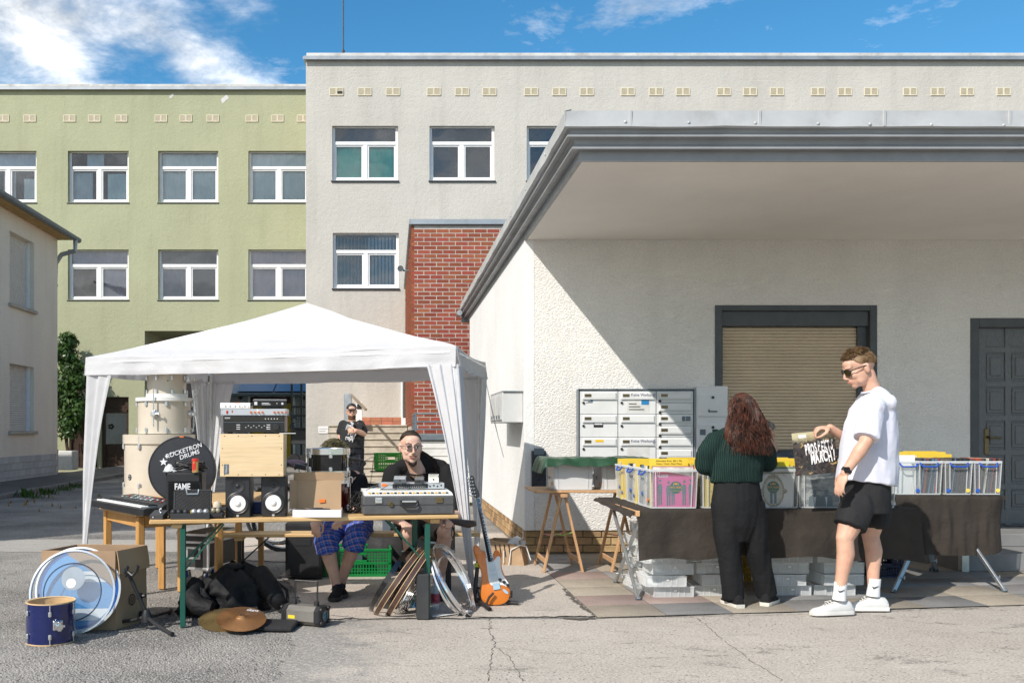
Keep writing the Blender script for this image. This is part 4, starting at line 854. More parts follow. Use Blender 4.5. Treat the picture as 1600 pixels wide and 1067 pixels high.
# ---------------------------------------------------------------- yard seen through the passage
def shed():
    Y = 45.0; b = thing('background_shed', 'grey shed with solar panels on its roof seen through the passage', 'shed', (-5.5, Y, 0)); gm = mat('shed_render', (.4, .41, .42), .85, var=.1)
    x0, x1 = -11, -1.5; zt = PZ(617, Y); op = (PX(391, Y), PX(458, Y), 0, PZ(620, Y))
    w = MB(); wall_sheet(w, x0, x1, 0, zt, [op], .4, I4, Y); w.box(x0, x1, Y+.41, Y+.6, 0, zt); part('wall', w, gm, b, True)
    f = MB(); a, e, _, z1 = op; f.box(a-.1, e+.1, Y-.04, Y-.001, z1, z1+.1); f.box(a-.1, a, Y-.04, Y-.001, 0, z1); f.box(e, e+.1, Y-.04, Y-.001, 0, z1); part('door_surround', f, M_['white_pvc'], b, True)
    f = MB(); f.box(a+.02, e-.02, Y+.1, Y+.2, z1-.3, z1-.02); part('lintel_board', f, mat('brown_board', (.12, .045, .02), .7), b, True)
    f = MB(); ym = mat('yellow_panel', (.6, .42, .03), .6); f.box(a+.05, a+.6, Y+.12, Y+.2, 0, z1-.3); f.box(e-.5, e-.02, Y+.12, Y+.2, 0, z1-.3); part('yellow_panel', f, ym, b, True)
    for k in range(6): f = MB(); x = PX(374+k*24.5, Y); f.box(x, x+.13, Y-.3, Y, zt-.2, zt-.08); part('rafter_end', f, M_['wood_dark'], b, True)
    f = MB(); s = 5.0; f.surf(lambda u, v: (x0-.3+(x1-x0+.6)*u, Y-.5+s*v, zt+.02+1.6*v), 1, 1, .08); f.box(x0-.3, x1+.3, Y-.6, Y-.5, zt-.08, zt+.06, .02); part('roof', f, M_['rail'], b, True)
    for k in range(6):
        f = MB(); xa = PX(372, Y)+k*1.72; f.surf(lambda u, v: (xa+1.66*u, Y-.3+2.6*v, zt+.16+.83*v), 1, 1, .04); pn = part('solar_panel', f, M_['solar'], b, True)
    # black gate bars and trailer
    g = thing('yard_gate', 'black steel gate standing open in the yard beyond the passage', 'gate', (-3.5, 36, 0))
    for x in (456, 471): f = MB(); xx = PX(x, 36); f.box(xx-.04, xx+.04, 35.96, 36.04, 0, PZ(596, 36)); part('post', f, M_['black'], g, True)
    for y in (634, 648): f = MB(); f.box(PX(456, 36), PX(479, 36), 35.97, 36.03, PZ(y+3, 36), PZ(y, 36)); part('rail', f, M_['black'], g, True)
    for k in range(5): f = MB(); xx = PX(459+k*4, 36); f.box(xx-.015, xx+.015, 35.98, 36.02, PZ(660, 36), PZ(634, 36)); part('bar', f, M_['black'], g, True)
    t = thing('flat_trailer', 'black box trailer on small wheels parked in the yard beyond the passage', 'trailer', (-3.3, 34, 0)); Yt = 34
    f = MB(); f.box(PX(455, Yt), PX(482, Yt), Yt, Yt+2, PZ(694, Yt), PZ(672, Yt), .02); f.box(PX(458, Yt), PX(482, Yt), Yt+.2, Yt+1.8, PZ(672, Yt), PZ(668, Yt)); part('body', f, mat('black_trailer', (.03, .032, .036), .6), t, True)
    for x in (459, 476): f = MB(); f.lathe([(.05, -.1), (.22, -.1), (.24, -.06), (.24, .06), (.22, .1), (.05, .1)], 16, TR(PX(x, Yt), Yt+.2, .24) @ rot(PI/2)); part('wheel', f, M_['black'], t, True)
    f = MB()
    for r in range(5):
        for k in range(2): f.lathe([(.05, 0), (.05, .8)], 10, TR(PX(454, Y-1)+k*.12, Y-1+.1*r, .3+.12*r))
    # pale shelves of the yard
    s = MB(); s.box(PX(362, Y-2), PX(368, Y-2), Y-2, Y-1.8, 0, PZ(631, Y-2), .02); solo('white_canister', s, M_['white_pvc'], 'white upright canister standing before the shed wall', 'canister')
shed()
# ---------------------------------------------------------------- tent
def tent_mat():
    m = NT('white_tent_fabric'); c = m.mix(m.rng(m.noise(2, 5), .3, .7), (.72, .725, .74), (.75, .755, .77)); m.p(Base_Color=c, Roughness=.6); m.b.inputs['Specular IOR Level'].default_value = .3
    m.bump(m.noise(3, 3, .5, .8), .022); m.bump(m.noise(38, 3, .6, 2.0), .0025)
    tl = m.t.nodes.new('ShaderNodeBsdfTranslucent'); tl.inputs[0].default_value = (.8, .8, .82, 1); mx = m.t.nodes.new('ShaderNodeMixShader'); mx.inputs[0].default_value = .42
    m.L(m.b.outputs[0], mx.inputs[1]); m.L(tl.outputs[0], mx.inputs[2]); m.L(mx.outputs[0], m.t.nodes['Material Output'].inputs[0]); return m.m
def tent():
    tm = tent_mat(); FL, FR, RR, RL = V((-2.80, 8.80, 0)), V((.51, 7.6, 0)), V((.915, 9.43, 0)), V((-1.98, 10.4, 0)); ze, zb = 1.974, 1.807; pk = V((-.80, 9.06, 2.51))
    t = thing('party_tent', 'white party tent with gathered corner curtains over the music stall', 'tent', (-.84, 9.06, 0)); cs = [FL, FR, RR, RL]; up = V((0, 0, ze))
    for k in range(4):
        a, b = cs[k]+up, cs[(k+1) % 4]+up; m = MB()
        def fn(u, v, a=a, b=b):
            e = a+(b-a)*u; e = e-V((0, 0, .03*math.sin(PI*u))); p = e+(pk-e)*v
            return p+V((0, 0, -.07*math.sin(PI*v)*(1-.5*abs(2*u-1))+.010*noise.noise(p*2.6)+.006*math.sin(v*26)*math.sin(u*3.1+k)*(1-v)))
        m.surf(fn, 36, 24, .003); part('roof_panel', m, tm, t, True, sharp=70)
        m = MB()
        def fv(u, v, a=a, b=b):
            e = a+(b-a)*u; d = (b-a).normalized(); n = V((d.y, -d.x, 0)); s = math.sin(PI*u)
            w = .012*math.sin(u*31+k)+.008*math.sin(u*77)*v+.014*noise.noise(V((u*9, v*3, k)))
            return e+n*(.004+w*v+.012*v)+V((0, 0, -.03*s-(ze-zb)*v+.012*noise.noise(V((u*5, 7, k)))*v+.02*s*v))
        m.surf(fv, 90, 6, .002); part('valance', m, tm, t, True, sharp=70)
    feet = [V((-2.84, 8.85, 0)), V((.615, 7.32, 0)), V((.845, 9.4, 0)), V((-2.0, 10.4, 0))]; pm = mat('white_powder_coat', (.72, .73, .75), .4, .2)
    for k in range(4):
        c, f = cs[k], feet[k]; inn = (pk-c); inn.z = 0; inn = inn.normalized()*.05; m = MB(); m.tube([f+V((0, 0, .0)), c+inn+V((0, 0, ze-.03))], .0175, 10); m.lathe([(.045, 0), (.045, .012), (.02, .02)], 12, TR(f)); part('pole', m, pm, t, True)
        d1 = (cs[(k+1) % 4]-c).normalized(); d0 = (cs[(k-1) % 4]-c).normalized(); m = MB()
        def fc(u, v, c=c, f=f, d0=d0, d1=d1, k=k):
            top = c+V((0, 0, zb+.02)); bot = f+V((0, 0, .12)); ax = top+(bot-top)*v
            w = (.26*(1-v)**1.5+.045)*(1 if k != 1 else .85); s = u*2-1; dd = (d0*(-s) if s < 0 else d1*s); nn = -(d0+d1).normalized()
            pl = math.sin(u*34+k*1.3)*(.008+.008*(1-v))+.012*noise.noise(V((u*6, v*2, k*3)))
            return ax+dd*w+nn*(pl+.012)+V((0, 0, -.03*math.cos(v*20)*0))
        m.surf(fc, 64, 26, .0015); part('leg_curtain', m, tm, t, True, sharp=80)
        a, b = c+V((0, 0, ze-.05)), cs[(k+1) % 4]+V((0, 0, ze-.05)); m = MB(); m.tube([a+(b-a)*.015, a+(b-a)*.985], .013, 8); m.tube([a+V((0, 0, .02)), pk-V((0, 0, .05))], .011, 8); part('roof_pole', m, pm, t, True)
    m = MB(); a, b = RR+V((0, 0, zb+.03)), V((1.2, 10.3, 1.02)); m.tube([a, (a+b)/2-V((0, 0, .05)), b], .003, 5); m.tube([a, V((1.14, 10.2, 1.2))], .0025, 5); part('guy_rope', m, pm, t, True)
tent()

# ---------------------------------------------------------------- tables and bench
def wood(name, a, b, scale=1.0, rough=.45, axis=0):
    m = NT(name); sc = [14, 14, 14]; sc[axis] = .9; n = m.noise(2.2*scale, 6, .62, .8, m.map(sc)); n2 = m.noise(9*scale, 3, .6, 0, m.map(sc))
    c = m.mix(m.rng(n, .35, .66), a, b); c = m.mix(m.rng(n2, .5, .75, 0, .35), c, mul(a, .6)); m.p(Base_Color=c, Roughness=rough); m.b.inputs['Specular IOR Level'].default_value = .4; m.bump(n2, .0012); return m.m
M_['pine'] = wood('pine_plank', (.50, .31, .13), (.66, .45, .22)); M_['beech'] = wood('orange_beech', (.48, .25, .075), (.6, .33, .115), axis=2); M_['trestle'] = wood('trestle_pine', (.45, .25, .12), (.58, .36, .19), axis=2)
M_['ply'] = wood('birch_ply', (.64, .47, .27), (.73, .57, .36), .5); M_['green_steel'] = mat('green_leg_paint', (.008, .085, .06), .4, var=.1, dirt=.1)
A0 = V((-1.587, 6.28, 0)); TA = math.atan2(.42, 2.056); TC, TS = math.cos(TA), math.sin(TA); TZ = .715
def TT(x, yy, z=TZ):                                                  # a point on the beer table seen at pixel column x, yy behind its front edge
    k = (x-CX)/F; lx = (k*(A0.y+yy*TC)-A0.x+yy*TS)/(TC-k*TS); return V((A0.x+lx*TC-yy*TS, A0.y+lx*TS+yy*TC, z))
def beer_table():
    t = thing('beer_table', 'long folding pine table with green steel legs loaded with music gear', 'table', A0, TA)
    for k in range(2): m = MB(); m.box(0, 2.1, .004+k*.248, .246+k*.25, TZ-.028, TZ, .006); part('plank', m, M_['pine'], t)
    for x in (.14, 1.9): m = MB(); m.box(x, x+.07, .03, .47, TZ-.06, TZ-.0285, .006); part('batten', m, M_['pine'], t)
    for x, s in ((.215, 1), (1.885, -1)):
        for y in (.05, .45): m = MB(); m.box(x-.018, x+.018, y-.018, y+.018, 0, TZ-.061, .004); part('leg', m, M_['green_steel'], t)
        m = MB(); m.box(x-.012, x+.012, .068, .432, .06, .09, .004); part('crossbar', m, M_['green_steel'], t)
        m = MB(); m.beam((x, .25, .4), (x+s*.27, .25, TZ-.04), .022, .014); m.beam((x, .07, .36), (x+s*.27, .07, TZ-.04), .014, .01); part('brace', m, M_['green_steel'], t)
    b = thing('beer_bench', 'narrow folding pine bench behind the beer table with people sitting on it', 'bench', (-1.48, 7.72, 0), .03)
    m = MB(); m.box(0, 2.2, 0, .25, .442, .47, .006); part('seat', m, M_['pine'], b)
    for x, s in ((.25, 1), (1.95, -1)):
        for y in (.04, .21): m = MB(); m.box(x-.016, x+.016, y-.016, y+.016, 0, .442, .004); part('leg', m, M_['black'], b)
        m = MB(); m.beam((x, .125, .22), (x+s*.24, .125, .44), .02, .012); m.box(x-.01, x+.01, .056, .194, .2, .23); part('brace', m, M_['black'], b); m = MB(); m.box(x-.04, x+.03, .02, .23, .412, .4415, .004); part('batten', m, M_['pine'], b)
beer_table()
def wooden_table(name, label, c, dx, dy, z, legs, th=.028, apron=.08):
    a = math.atan2(dx.y, dx.x); t = thing(name, label, 'table', c, a, 'orange beech tables'); w, d = dx.length, dy.length
    m = MB(); m.box(0, w, 0, d, z-th, z, .006); part('table_top', m, M_['pine'], t)
    m = MB(); e = .07
    m.box(e, w-e, .04, .06, z-th-apron, z-th-.0005, .003); m.box(e, w-e, d-.06, d-.04, z-th-apron, z-th-.0005, .003); m.box(.04, .06, e, d-e, z-th-apron, z-th-.0005, .003); m.box(w-.06, w-.04, e, d-e, z-th-apron, z-th-.0005, .003); part('apron', m, M_['beech'], t)
    for x, y in legs: m = MB(); m.box(x-.026, x+.026, y-.026, y+.026, 0, z-th-.001, .006); part('leg', m, M_['beech'], t)
C1 = V((-1.80, 6.75, 0)); L1 = V((-2.27, 7.45, 0)); u1 = (C1-L1); v1 = V((.83, .557, 0))*.7
wooden_table('keyboard_table', 'orange wooden table under the black keyboard', L1, u1, v1, .72, [(.05, .05), (u1.length-.05, .05), (.05, .65), (u1.length-.05, .65)])
wooden_table('drum_table', 'orange wooden table carrying the stacked cream drums', V((-2.26, 7.86, 0)), V((1.07, 0, 0)), V((0, 1.3, 0)), .72, [(.37, .04), (1.0, .04), (.05, 1.25), (1.02, 1.25)])

# ---------------------------------------------------------------- drums
M_['cream_wrap'] = mat('cream_drum_wrap', (.56, .50, .41), .32, var=.05, coat=.3); M_['navy'] = mat('navy_drum_wrap', (.004, .011, .085), .14, var=.15, vs=30, coat=.7); M_['black_wrap'] = mat('black_drum_wrap', (.008, .008, .009), .07, var=.2, coat=.6)
M_['white_head'] = mat('white_plastic', (.74, .74, .72), .4, var=.05); M_['lug'] = mat('satin_lug', (.62, .64, .66), .28, .75, var=.05); M_['shellwood'] = wood('maple_shell', (.56, .38, .2), (.66, .48, .28), .6, .5)
def drum(name, label, c, r, h, wrap, hoop, lugs=8, rows=(.12, .88), rz=0, lug_sz=.03, head=True, hoop_h=.03, group=None, openw=False, tilt=None):
    M = TR(c) @ rot(0, 0, rz); M = M @ tilt if tilt is not None else M; t = thing(name, label, 'drum', M=M, group=group)
    m = MB(); m.lathe([(r-.008, 0), (r, 0), (r, h), (r-.008, h), (r-.008, 0)], 48, None, False); part('shell', m, [wrap], t)
    if openw:
        m = MB(); m.lathe([(r-.0085, .002), (r-.0085, h-.001)], 48, None, False); m.lathe([(r-.012, h-.0005), (r+.0005, h+.004), (r+.001, h-.004)], 48, None, False); m.lathe([(r-.012, .0005), (r+.0005, -.004), (r+.001, .004)], 48, None, False); part('bare_rim', m, M_['shellwood'], t)
        m = MB(); m.lathe([(0, .012), (r-.009, .012)], 40, None, False); part('bottom_skin', m, M_['white_head'], t)
    if head:
        for z in (h, 0):
            m = MB(); s = 1 if z else -1
            m.lathe([(r+.002, z-s*hoop_h), (r+.014, z-s*hoop_h), (r+.014, z+s*.012), (r+.006, z+s*.014), (r+.003, z+s*.004)], 48, None, False); part('hoop', m, hoop, t)
            m = MB(); m.lathe([(0, z+s*.004), (r+.004, z+s*.003)], 48, None, False); part('drum_head', m, M_['white_head'], t)
    for k in range(lugs):
        a = 2*PI*k/lugs+.2
        for fz in rows:
            m = MB(); m.M = rot(0, 0, a); m.box(r-.001, r+lug_sz*.6, -lug_sz*.42, lug_sz*.42, h*fz-lug_sz*.75, h*fz+lug_sz*.75, lug_sz*.22); z1 = h if fz > .5 else 0; m.tube([(r+lug_sz*.35, 0, h*fz), (r+lug_sz*.35, 0, z1-(.005 if z1 else -.005))], .0035, 6)
            part('lug', m, M_['lug'], t)
    return t
def cream_stack():
    Y = 8.85; c = lambda x, y: P(x, y, Y); g = 'cream drums stacked on the wooden table'
    r = 53*Y/F; x0 = PX(248, Y); d = drum('bass_drum', 'big cream bass drum standing on end at the bottom of the drum stack', (x0, Y+.02, .722), r, PZ(681, Y)-.722, M_['cream_wrap'], M_['cream_wrap'], 8, (.17, .93) if False else (.16, .82), .25, .034, True, .07, g)
    m = MB(); m.lathe([(.0, -.004), (.026, -.004), (.028, 0)], 20, TR(x0-.67*r, Y+.02-.742*r, .722+.16) @ rot(0, 0, -.734) @ rot(PI/2)); b = part('badge', m, M_['black'], d, True); m = MB(); m.M = TR(x0-.67*r, Y+.02-.742*r, .722+.16) @ rot(0, 0, -.734) @ rot(PI/2)
    for k in range(6): m.tube([(.012*math.cos(k*1.05), .012*math.sin(k*1.05), .0045), (.019*math.cos(k*1.05+.6), .019*math.sin(k*1.05+.6), .0045)], .0018, 5)
    part('badge_print', m, M_['white_head'], d, True)
    z1 = PZ(680, Y)+.015; r2 = 40.5*Y/F; d2 = drum('floor_tom', 'cream floor tom with white hoop and leg brackets in the middle of the drum stack', (PX(256, Y), Y+.02, z1), r2, PZ(623, Y)-z1, M_['cream_wrap'], M_['white_head'], 8, (.1, .84), .1, .03, False, .03, g)
    m = MB(); h = PZ(623, Y)-z1; m.lathe([(r2, h-.025), (r2+.02, h-.025), (r2+.02, h+.006), (r2+.008, h+.008)], 48, None, False); part('hoop', m, M_['white_head'], d2); m = MB(); m.lathe([(0, h+.002), (r2+.008, h+.002)], 40, None, False); part('drum_head', m, M_['white_head'], d2)
    for a in (-PI/2-.22, -.18):
        m = MB(); m.M = rot(0, 0, a); m.lathe([(.035, 0), (.035, .02), (.02, .03)], 16, TR(r2-.002, 0, h*.56) @ rot(0, PI/2)); m.box(r2+.02, r2+.05, -.022, .022, h*.56-.018, h*.56+.018, .006); m.tube([(r2+.038, 0, h*.2), (r2+.038, 0, h*1.26)], .006, 8); m.tube([(r2+.038, .022, h*.56), (r2+.038, .055, h*.56)], .007, 8); m.box(r2+.03, r2+.046, .05, .056, h*.56-.016, h*.56+.016); part('leg_bracket', m, M_['lug'], d2)
    m = MB(); m.M = rot(0, 0, -.12); m.tube([(r2+.03, 0, .02), (r2+.03, 0, h*.95), (r2+.06, 0, h*1.1), (r2+.085, 0, h*1.35)], .006, 8); part('floor_leg', m, M_['lug'], d2)
    z2 = PZ(623, Y)+.02; r3 = 30*Y/F; d3 = drum('rack_tom', 'small cream tom on top of the drum stack just under the tent edge', (PX(260, Y), Y+.02, z2), r3, .27, M_['cream_wrap'], M_['white_head'], 8, (.15, .62), .28, .03, True, .022, g)
    m = MB(); m.ball((0, -r3-.001, .14), (.006, .004, .006), 8, 6); part('vent_hole', m, M_['black'], d3)
    m = MB(); m.M = rot(0, 0, -.35); m.box(r3, r3+.05, -.025, .025, .13, .2, .008); m.lathe([(.025, 0), (.025, .04)], 12, TR(r3+.05, 0, .165) @ rot(0, PI/2)); m.box(r3+.06, r3+.075, -.04, .04, .155, .175, .004); part('tom_mount', m, M_['lug'], d3)
cream_stack()
def black_drum():
    p = TT(512, .43); lo = drum('red_drum', 'dark red drum half hidden behind the open cardboard box', (p.x+.01, p.y, TZ), .155, .24, mat('dark_red_wrap', (.09, .008, .006), .15, coat=.5), M_['chrome'], 6, (.15, .85), .3)
    drum('black_drum', 'glossy black drum with chrome hoop and lugs standing behind the open cardboard box', (p.x, p.y, TZ+.27), .148, PZ(703, p.y)-TZ-.27, M_['black_wrap'], M_['chrome'], 6, (.2, .8), -.52, .03)
black_drum()
def blue_drum():
    p = G(75, 1003)+V((0, .05, 0)); t = drum('blue_drum', 'small open dark blue drum shell with bare wooden rim on the gravel', (p.x, p.y, .0), .147, .247, M_['navy'], None, 6, (.2, .76), -.42, .022, False, openw=True)
    m = MB(); m.M = rot(0, 0, -.55); m.box(.147, .165, -.03, .03, .09, .15, .006); m.lathe([(.016, 0), (.016, .05)], 12, TR(.165, 0, .12) @ rot(0, PI/2)); m.box(.19, .2, -.03, .03, .113, .127); m.box(.17, .2, -.012, .012, .09, .15, .004); part('mount_bracket', m, M_['chrome'], t)
blue_drum()

# ---------------------------------------------------------------- cardboard box, drum heads and stand
def card_mat(name, c):
    m = NT(name); q = m.mix(m.rng(m.noise(3, 6), .3, .7), mul(c, .88), mul(c, 1.08)); f = m.n('TexWave', 1, None, Scale=55.0, _bands_direction='X'); q = m.mix(m.rng(f, .3, .7, 0, .06), q, mul(c, .7)); m.p(Base_Color=q, Roughness=.85); m.b.inputs['Specular IOR Level'].default_value = .2; m.bump(m.noise(6, 4), .004); return m.m
M_['card'] = card_mat('kraft_card', (.42, .29, .18)); M_['card_dark'] = card_mat('brown_card', (.36, .245, .155))
def tall_box():
    a = V((-2.3, 6.31, 0)); b = V((-1.806, 6.27, 0)); d = V((.118, .34, 0)); h = .514; t = thing('cardboard_box', 'large open brown cardboard box with the drum heads leaning on it', 'box', (a+b+d)/2)
    th = .006; q = [a, b, b+d, a+d]
    def sh(p0, p1, z0, z1, out=0, lab='side_panel'):
        m = MB(); n = (p1-p0).normalized(); n = V((n.y, -n.x, 0)); m.surf(lambda u, v: p0+(p1-p0)*u+V((0, 0, z0+(z1-z0)*v))+n*(out*v+.006*noise.noise(V((u*2, v*2, p0.x*5)))), 10, 8, th); part(lab, m, M_['card_dark'], t, True)
    for i in range(4): sh(q[i], q[(i+1) % 4], .0, h)
    for i, (o, z) in enumerate(((.17, h-.10), (.02, h-.15), (.03, h-.13), (-.02, h-.14))):
        p0, p1 = q[i], q[(i+1) % 4]; n = (p1-p0).normalized(); n = V((n.y, -n.x, 0)); m = MB(); m.surf(lambda u, v: p0+(p1-p0)*(.02+.96*u)+n*(o*math.sin(v*1.5)+.004)+V((0, 0, h+(z-h)*v)), 6, 6, th) if i not in (0,) else m.surf(lambda u, v: p0+(p1-p0)*(.02+.96*u)+n*(-.01-.16*v)+V((0, 0, h-.12*v)), 6, 6, th); part('flap', m, M_['card'], t, True)
    m = MB(); m.M = TR(b+d*.55+V((.004, 0, .0))) @ rot(0, 0, math.atan2(d.y, d.x)); m.add([(.06, -.004, .02), (.12, -.004, .02), (.12, -.004, .075), (.06, -.004, .075)], [(0, 1, 2, 3)]); m.surf(lambda u, v: ((.03+.008*v)*math.cos(u*6.283)-.02, -.004, .17+(.03+.008*v)*math.sin(u*6.283)), 20, 1); m.surf(lambda u, v: ((.012+.006*v)*math.cos(u*6.283)-.02, -.004, .17+(.012+.006*v)*math.sin(u*6.283)), 14, 1); part('printed_mark', m, M_['black'], t, True)
tall_box()
def heads():
    clear = NT('clear_drum_film'); tr = clear.t.nodes.new('ShaderNodeBsdfTransparent'); tr.inputs[0].default_value = (.9, .93, .95, 1); df = clear.t.nodes.new('ShaderNodeBsdfDiffuse'); df.inputs[0].default_value = (.7, .75, .78, 1); gl = clear.t.nodes.new('ShaderNodeBsdfGlossy'); gl.inputs['Roughness'].default_value = .15
    mx = clear.t.nodes.new('ShaderNodeMixShader'); mx.inputs[0].default_value = .14; m2 = clear.t.nodes.new('ShaderNodeMixShader'); m2.inputs[0].default_value = .12; clear.L(tr.outputs[0], mx.inputs[1]); clear.L(df.outputs[0], mx.inputs[2]); clear.L(mx.outputs[0], m2.inputs[1]); clear.L(gl.outputs[0], m2.inputs[2]); clear.L(m2.outputs[0], clear.t.nodes['Material Output'].inputs[0]); M_['film'] = clear.m
    blue = mat('sky_blue_print', (.06, .27, .58), .3, var=.05); white = mat('white_print', (.72, .75, .78), .3, var=.04); edge = mat('blue_edge', (.01, .09, .36), .3); grey = mat('grey_print', (.3, .35, .4), .5); navy = mat('dark_ring_print', (.02, .03, .06), .4)
    def disc(m, r, z=0, cx=0, cy=0, n=48): m.lathe([(0, z), (r, z)], n, TR(cx, cy, 0), False)
    lean = rot(R(78), 0, 0); r = .268
    c = P(123, 926, 6.26); t = thing('printed_drum_head', 'blue and white printed bass drum head leaning behind the clear one', 'drum head', M=TR(c.x, c.y, .006+r*.98) @ rot(0, 0, .06) @ lean)
    m = MB(); m.lathe([(r-.012, 0), (r+.004, 0), (r+.006, .018), (r-.006, .02), (r-.012, .004)], 64, None, False); part('rim', m, M_['white_head'], t)
    m = MB(); m.mi = 0; disc(m, r-.01, .006); part('skin', m, blue, t)
    m = MB(); k = math.sqrt
    for (y0, y1, x0) in ((.045, .115, .0), (-.20, -.125, -.2)):
        n = 14; hw = lambda y: k(max(0, (r-.012)**2-y*y)); pts = [(min(hw(y0+(y1-y0)*i/n), .99), y0+(y1-y0)*i/n) for i in range(n+1)]; pl = [(max(x0, -hw(y)), y) for _, y in reversed(pts)]; m.add([(x, y, .0075) for x, y in pts+pl], [tuple(range(2*(n+1)))])
    part('white_band', m, white, t)
    m = MB(); m.lathe([(r-.03, .0085), (r-.012, .0085)], 64, None, False); part('edge_print', m, edge, t)
    c = P(116, 926, 6.16); t = thing('clear_drum_head', 'clear bass drum head with a dark printed ring leaning in front of the box', 'drum head', M=TR(c.x-.01, c.y-.0, .006+r*.975) @ rot(0, 0, .05) @ rot(R(77), 0, 0))
    m = MB(); m.lathe([(r-.012, 0), (r+.002, 0), (r+.003, .014), (r-.008, .015), (r-.012, .004)], 64, None, False); part('rim', m, M_['lug'], t)
    m = MB(); disc(m, r-.01, .005); part('skin', m, M_['film'], t)
    m = MB(); m.lathe([(.178, .0062), (.186, .0062)], 64, None, False); part('printed_ring', m, navy, t)
    m = MB(); disc(m, .075, .0064, .0, .085, 32); part('grey_patch', m, grey, t); m = MB(); disc(m, .031, .0072, -.012, .055, 24); part('white_sticker', m, white, t)
    for i in range(3): m = MB(); m.add([(-.215+i*.012, -.01-i*.0, .0066), (-.207+i*.012, -.01, .0066), (-.207+i*.012, -.06, .0066), (-.215+i*.012, -.06, .0066)], [(0, 1, 2, 3)]); part('brand_mark', m, navy, t) if i == 0 else None
    text('Remo', .034, TR(-.2, -.075, .0066) @ rot(0, 0, PI/2-.15), navy, t, 'lettering')
heads()
def floor_stand():
    p = G(229, 983); t = thing('tripod_stand', 'black tripod instrument stand with a forked yoke beside the cardboard box', 'stand', p); b = M_['black']
    m = MB(); m.tube([p+V((0, 0, .1)), P(205, 905, 6.26), P(200, 893, 6.21)], .013, 10); m.lathe([(.035, .05), (.033, .09), (.02, .13)], 14, TR(p)); part('column', m, b, t, True)
    for e in ((268, 993), (266, 957), (160, 978)): m = MB(); q = G(*e); m.tube([p+V((0, 0, .085)), p+(q-p)*.3+V((0, 0, .055)), q+V((0, 0, .012))], [.014, .012, .011], 8); part('leg', m, b, t, True); m = MB(); m.tube([q+V((0, 0, .013))-(q-p)*.08, q+V((0, 0, .013))+(q-p)*.04], .015, 8); part('rubber_foot', m, b, t, True)
    j = P(200, 893, 6.21); m = MB(); m.tube([P(196, 888, 6.21), j, P(203, 902, 6.23)], .011, 8); m.tube([j, P(207, 899, 6.20), P(213, 892, 6.20), P(216, 884, 6.19)], .011, 8); m.tube([j, P(197, 899, 6.22), P(195.5, 893, 6.22), P(200, 885, 6.21)], .011, 8); part('yoke', m, b, t, True)
    m = MB(); q = P(218, 931, 6.30); m.tube([q, q+V((.04, -.01, .005))], .012, 8); m.lathe([(.02, -.02), (.02, .02)], 10, TR(q)); part('knob', m, b, t, True)
floor_stand()

# ---------------------------------------------------------------- gear on the tables
M_['grey_print'] = mat('pale_lettering', (.68, .68, .7), .5, var=.03); M_['orange_tag'] = mat('orange_price_tag', (.85, .16, .01), .6, var=.05)
def keyboard():
    a = V((-2.30, 7.36, .722)); b = V((-1.68, 6.50, .722)); L = (b-a).length; an = math.atan2(b.y-a.y, b.x-a.x); t = thing('keyboard', 'black electronic keyboard lying on the orange wooden table', 'keyboard', a, an)
    m = MB(); m.loft([[(x, y, z) for y, z in ((0, .0), (0, .045), (.025, .052), (.13, .052), (.15, .07), (.33, .085), (.34, .075), (.34, 0))] for x in (0, .012, L-.012, L)]); part('case', m, M_['black'], t, sharp=30)
    m = MB(); nk = 36; w = (L-.16)/nk; km = M_['white_head']
    for i in range(nk): k = MB(); x = .08+i*w; k.box(x+.0007, x+w-.0007, .012, .128, .05, .061, .002); part('white_key', k, km, t)
    for i in range(nk):
        if i % 7 in (2, 6): continue
        k = MB(); x = .08+(i+1)*w; k.box(x-w*.3, x+w*.3, .06, .13, .061, .07, .003); part('black_key', k, M_['black'], t)
    m = MB(); rnd = random.Random(4)
    for i in range(26): x = .12+i*(L-.24)/26; m.mi = rnd.choice([0, 0, 1, 2]); y = .19+.04*(i % 3); m.box(x, x+.018, y, y+.014, .0725+(y-.15)*.083, .0775+(y-.15)*.083, .001)
    part('button_row', m, [M_['grey_print'], mat('red_button', (.5, .03, .02)), mat('mint_button', (.2, .4, .35))], t, kind='stuff')
    m = MB(); m.add([(L*.32, .18, .0765), (L*.62, .18, .0765), (L*.62, .26, .083), (L*.32, .26, .083)], [(0, 1, 2, 3)]); part('panel_print', m, mat('blue_grey_print', (.12, .15, .17)), t)
keyboard()
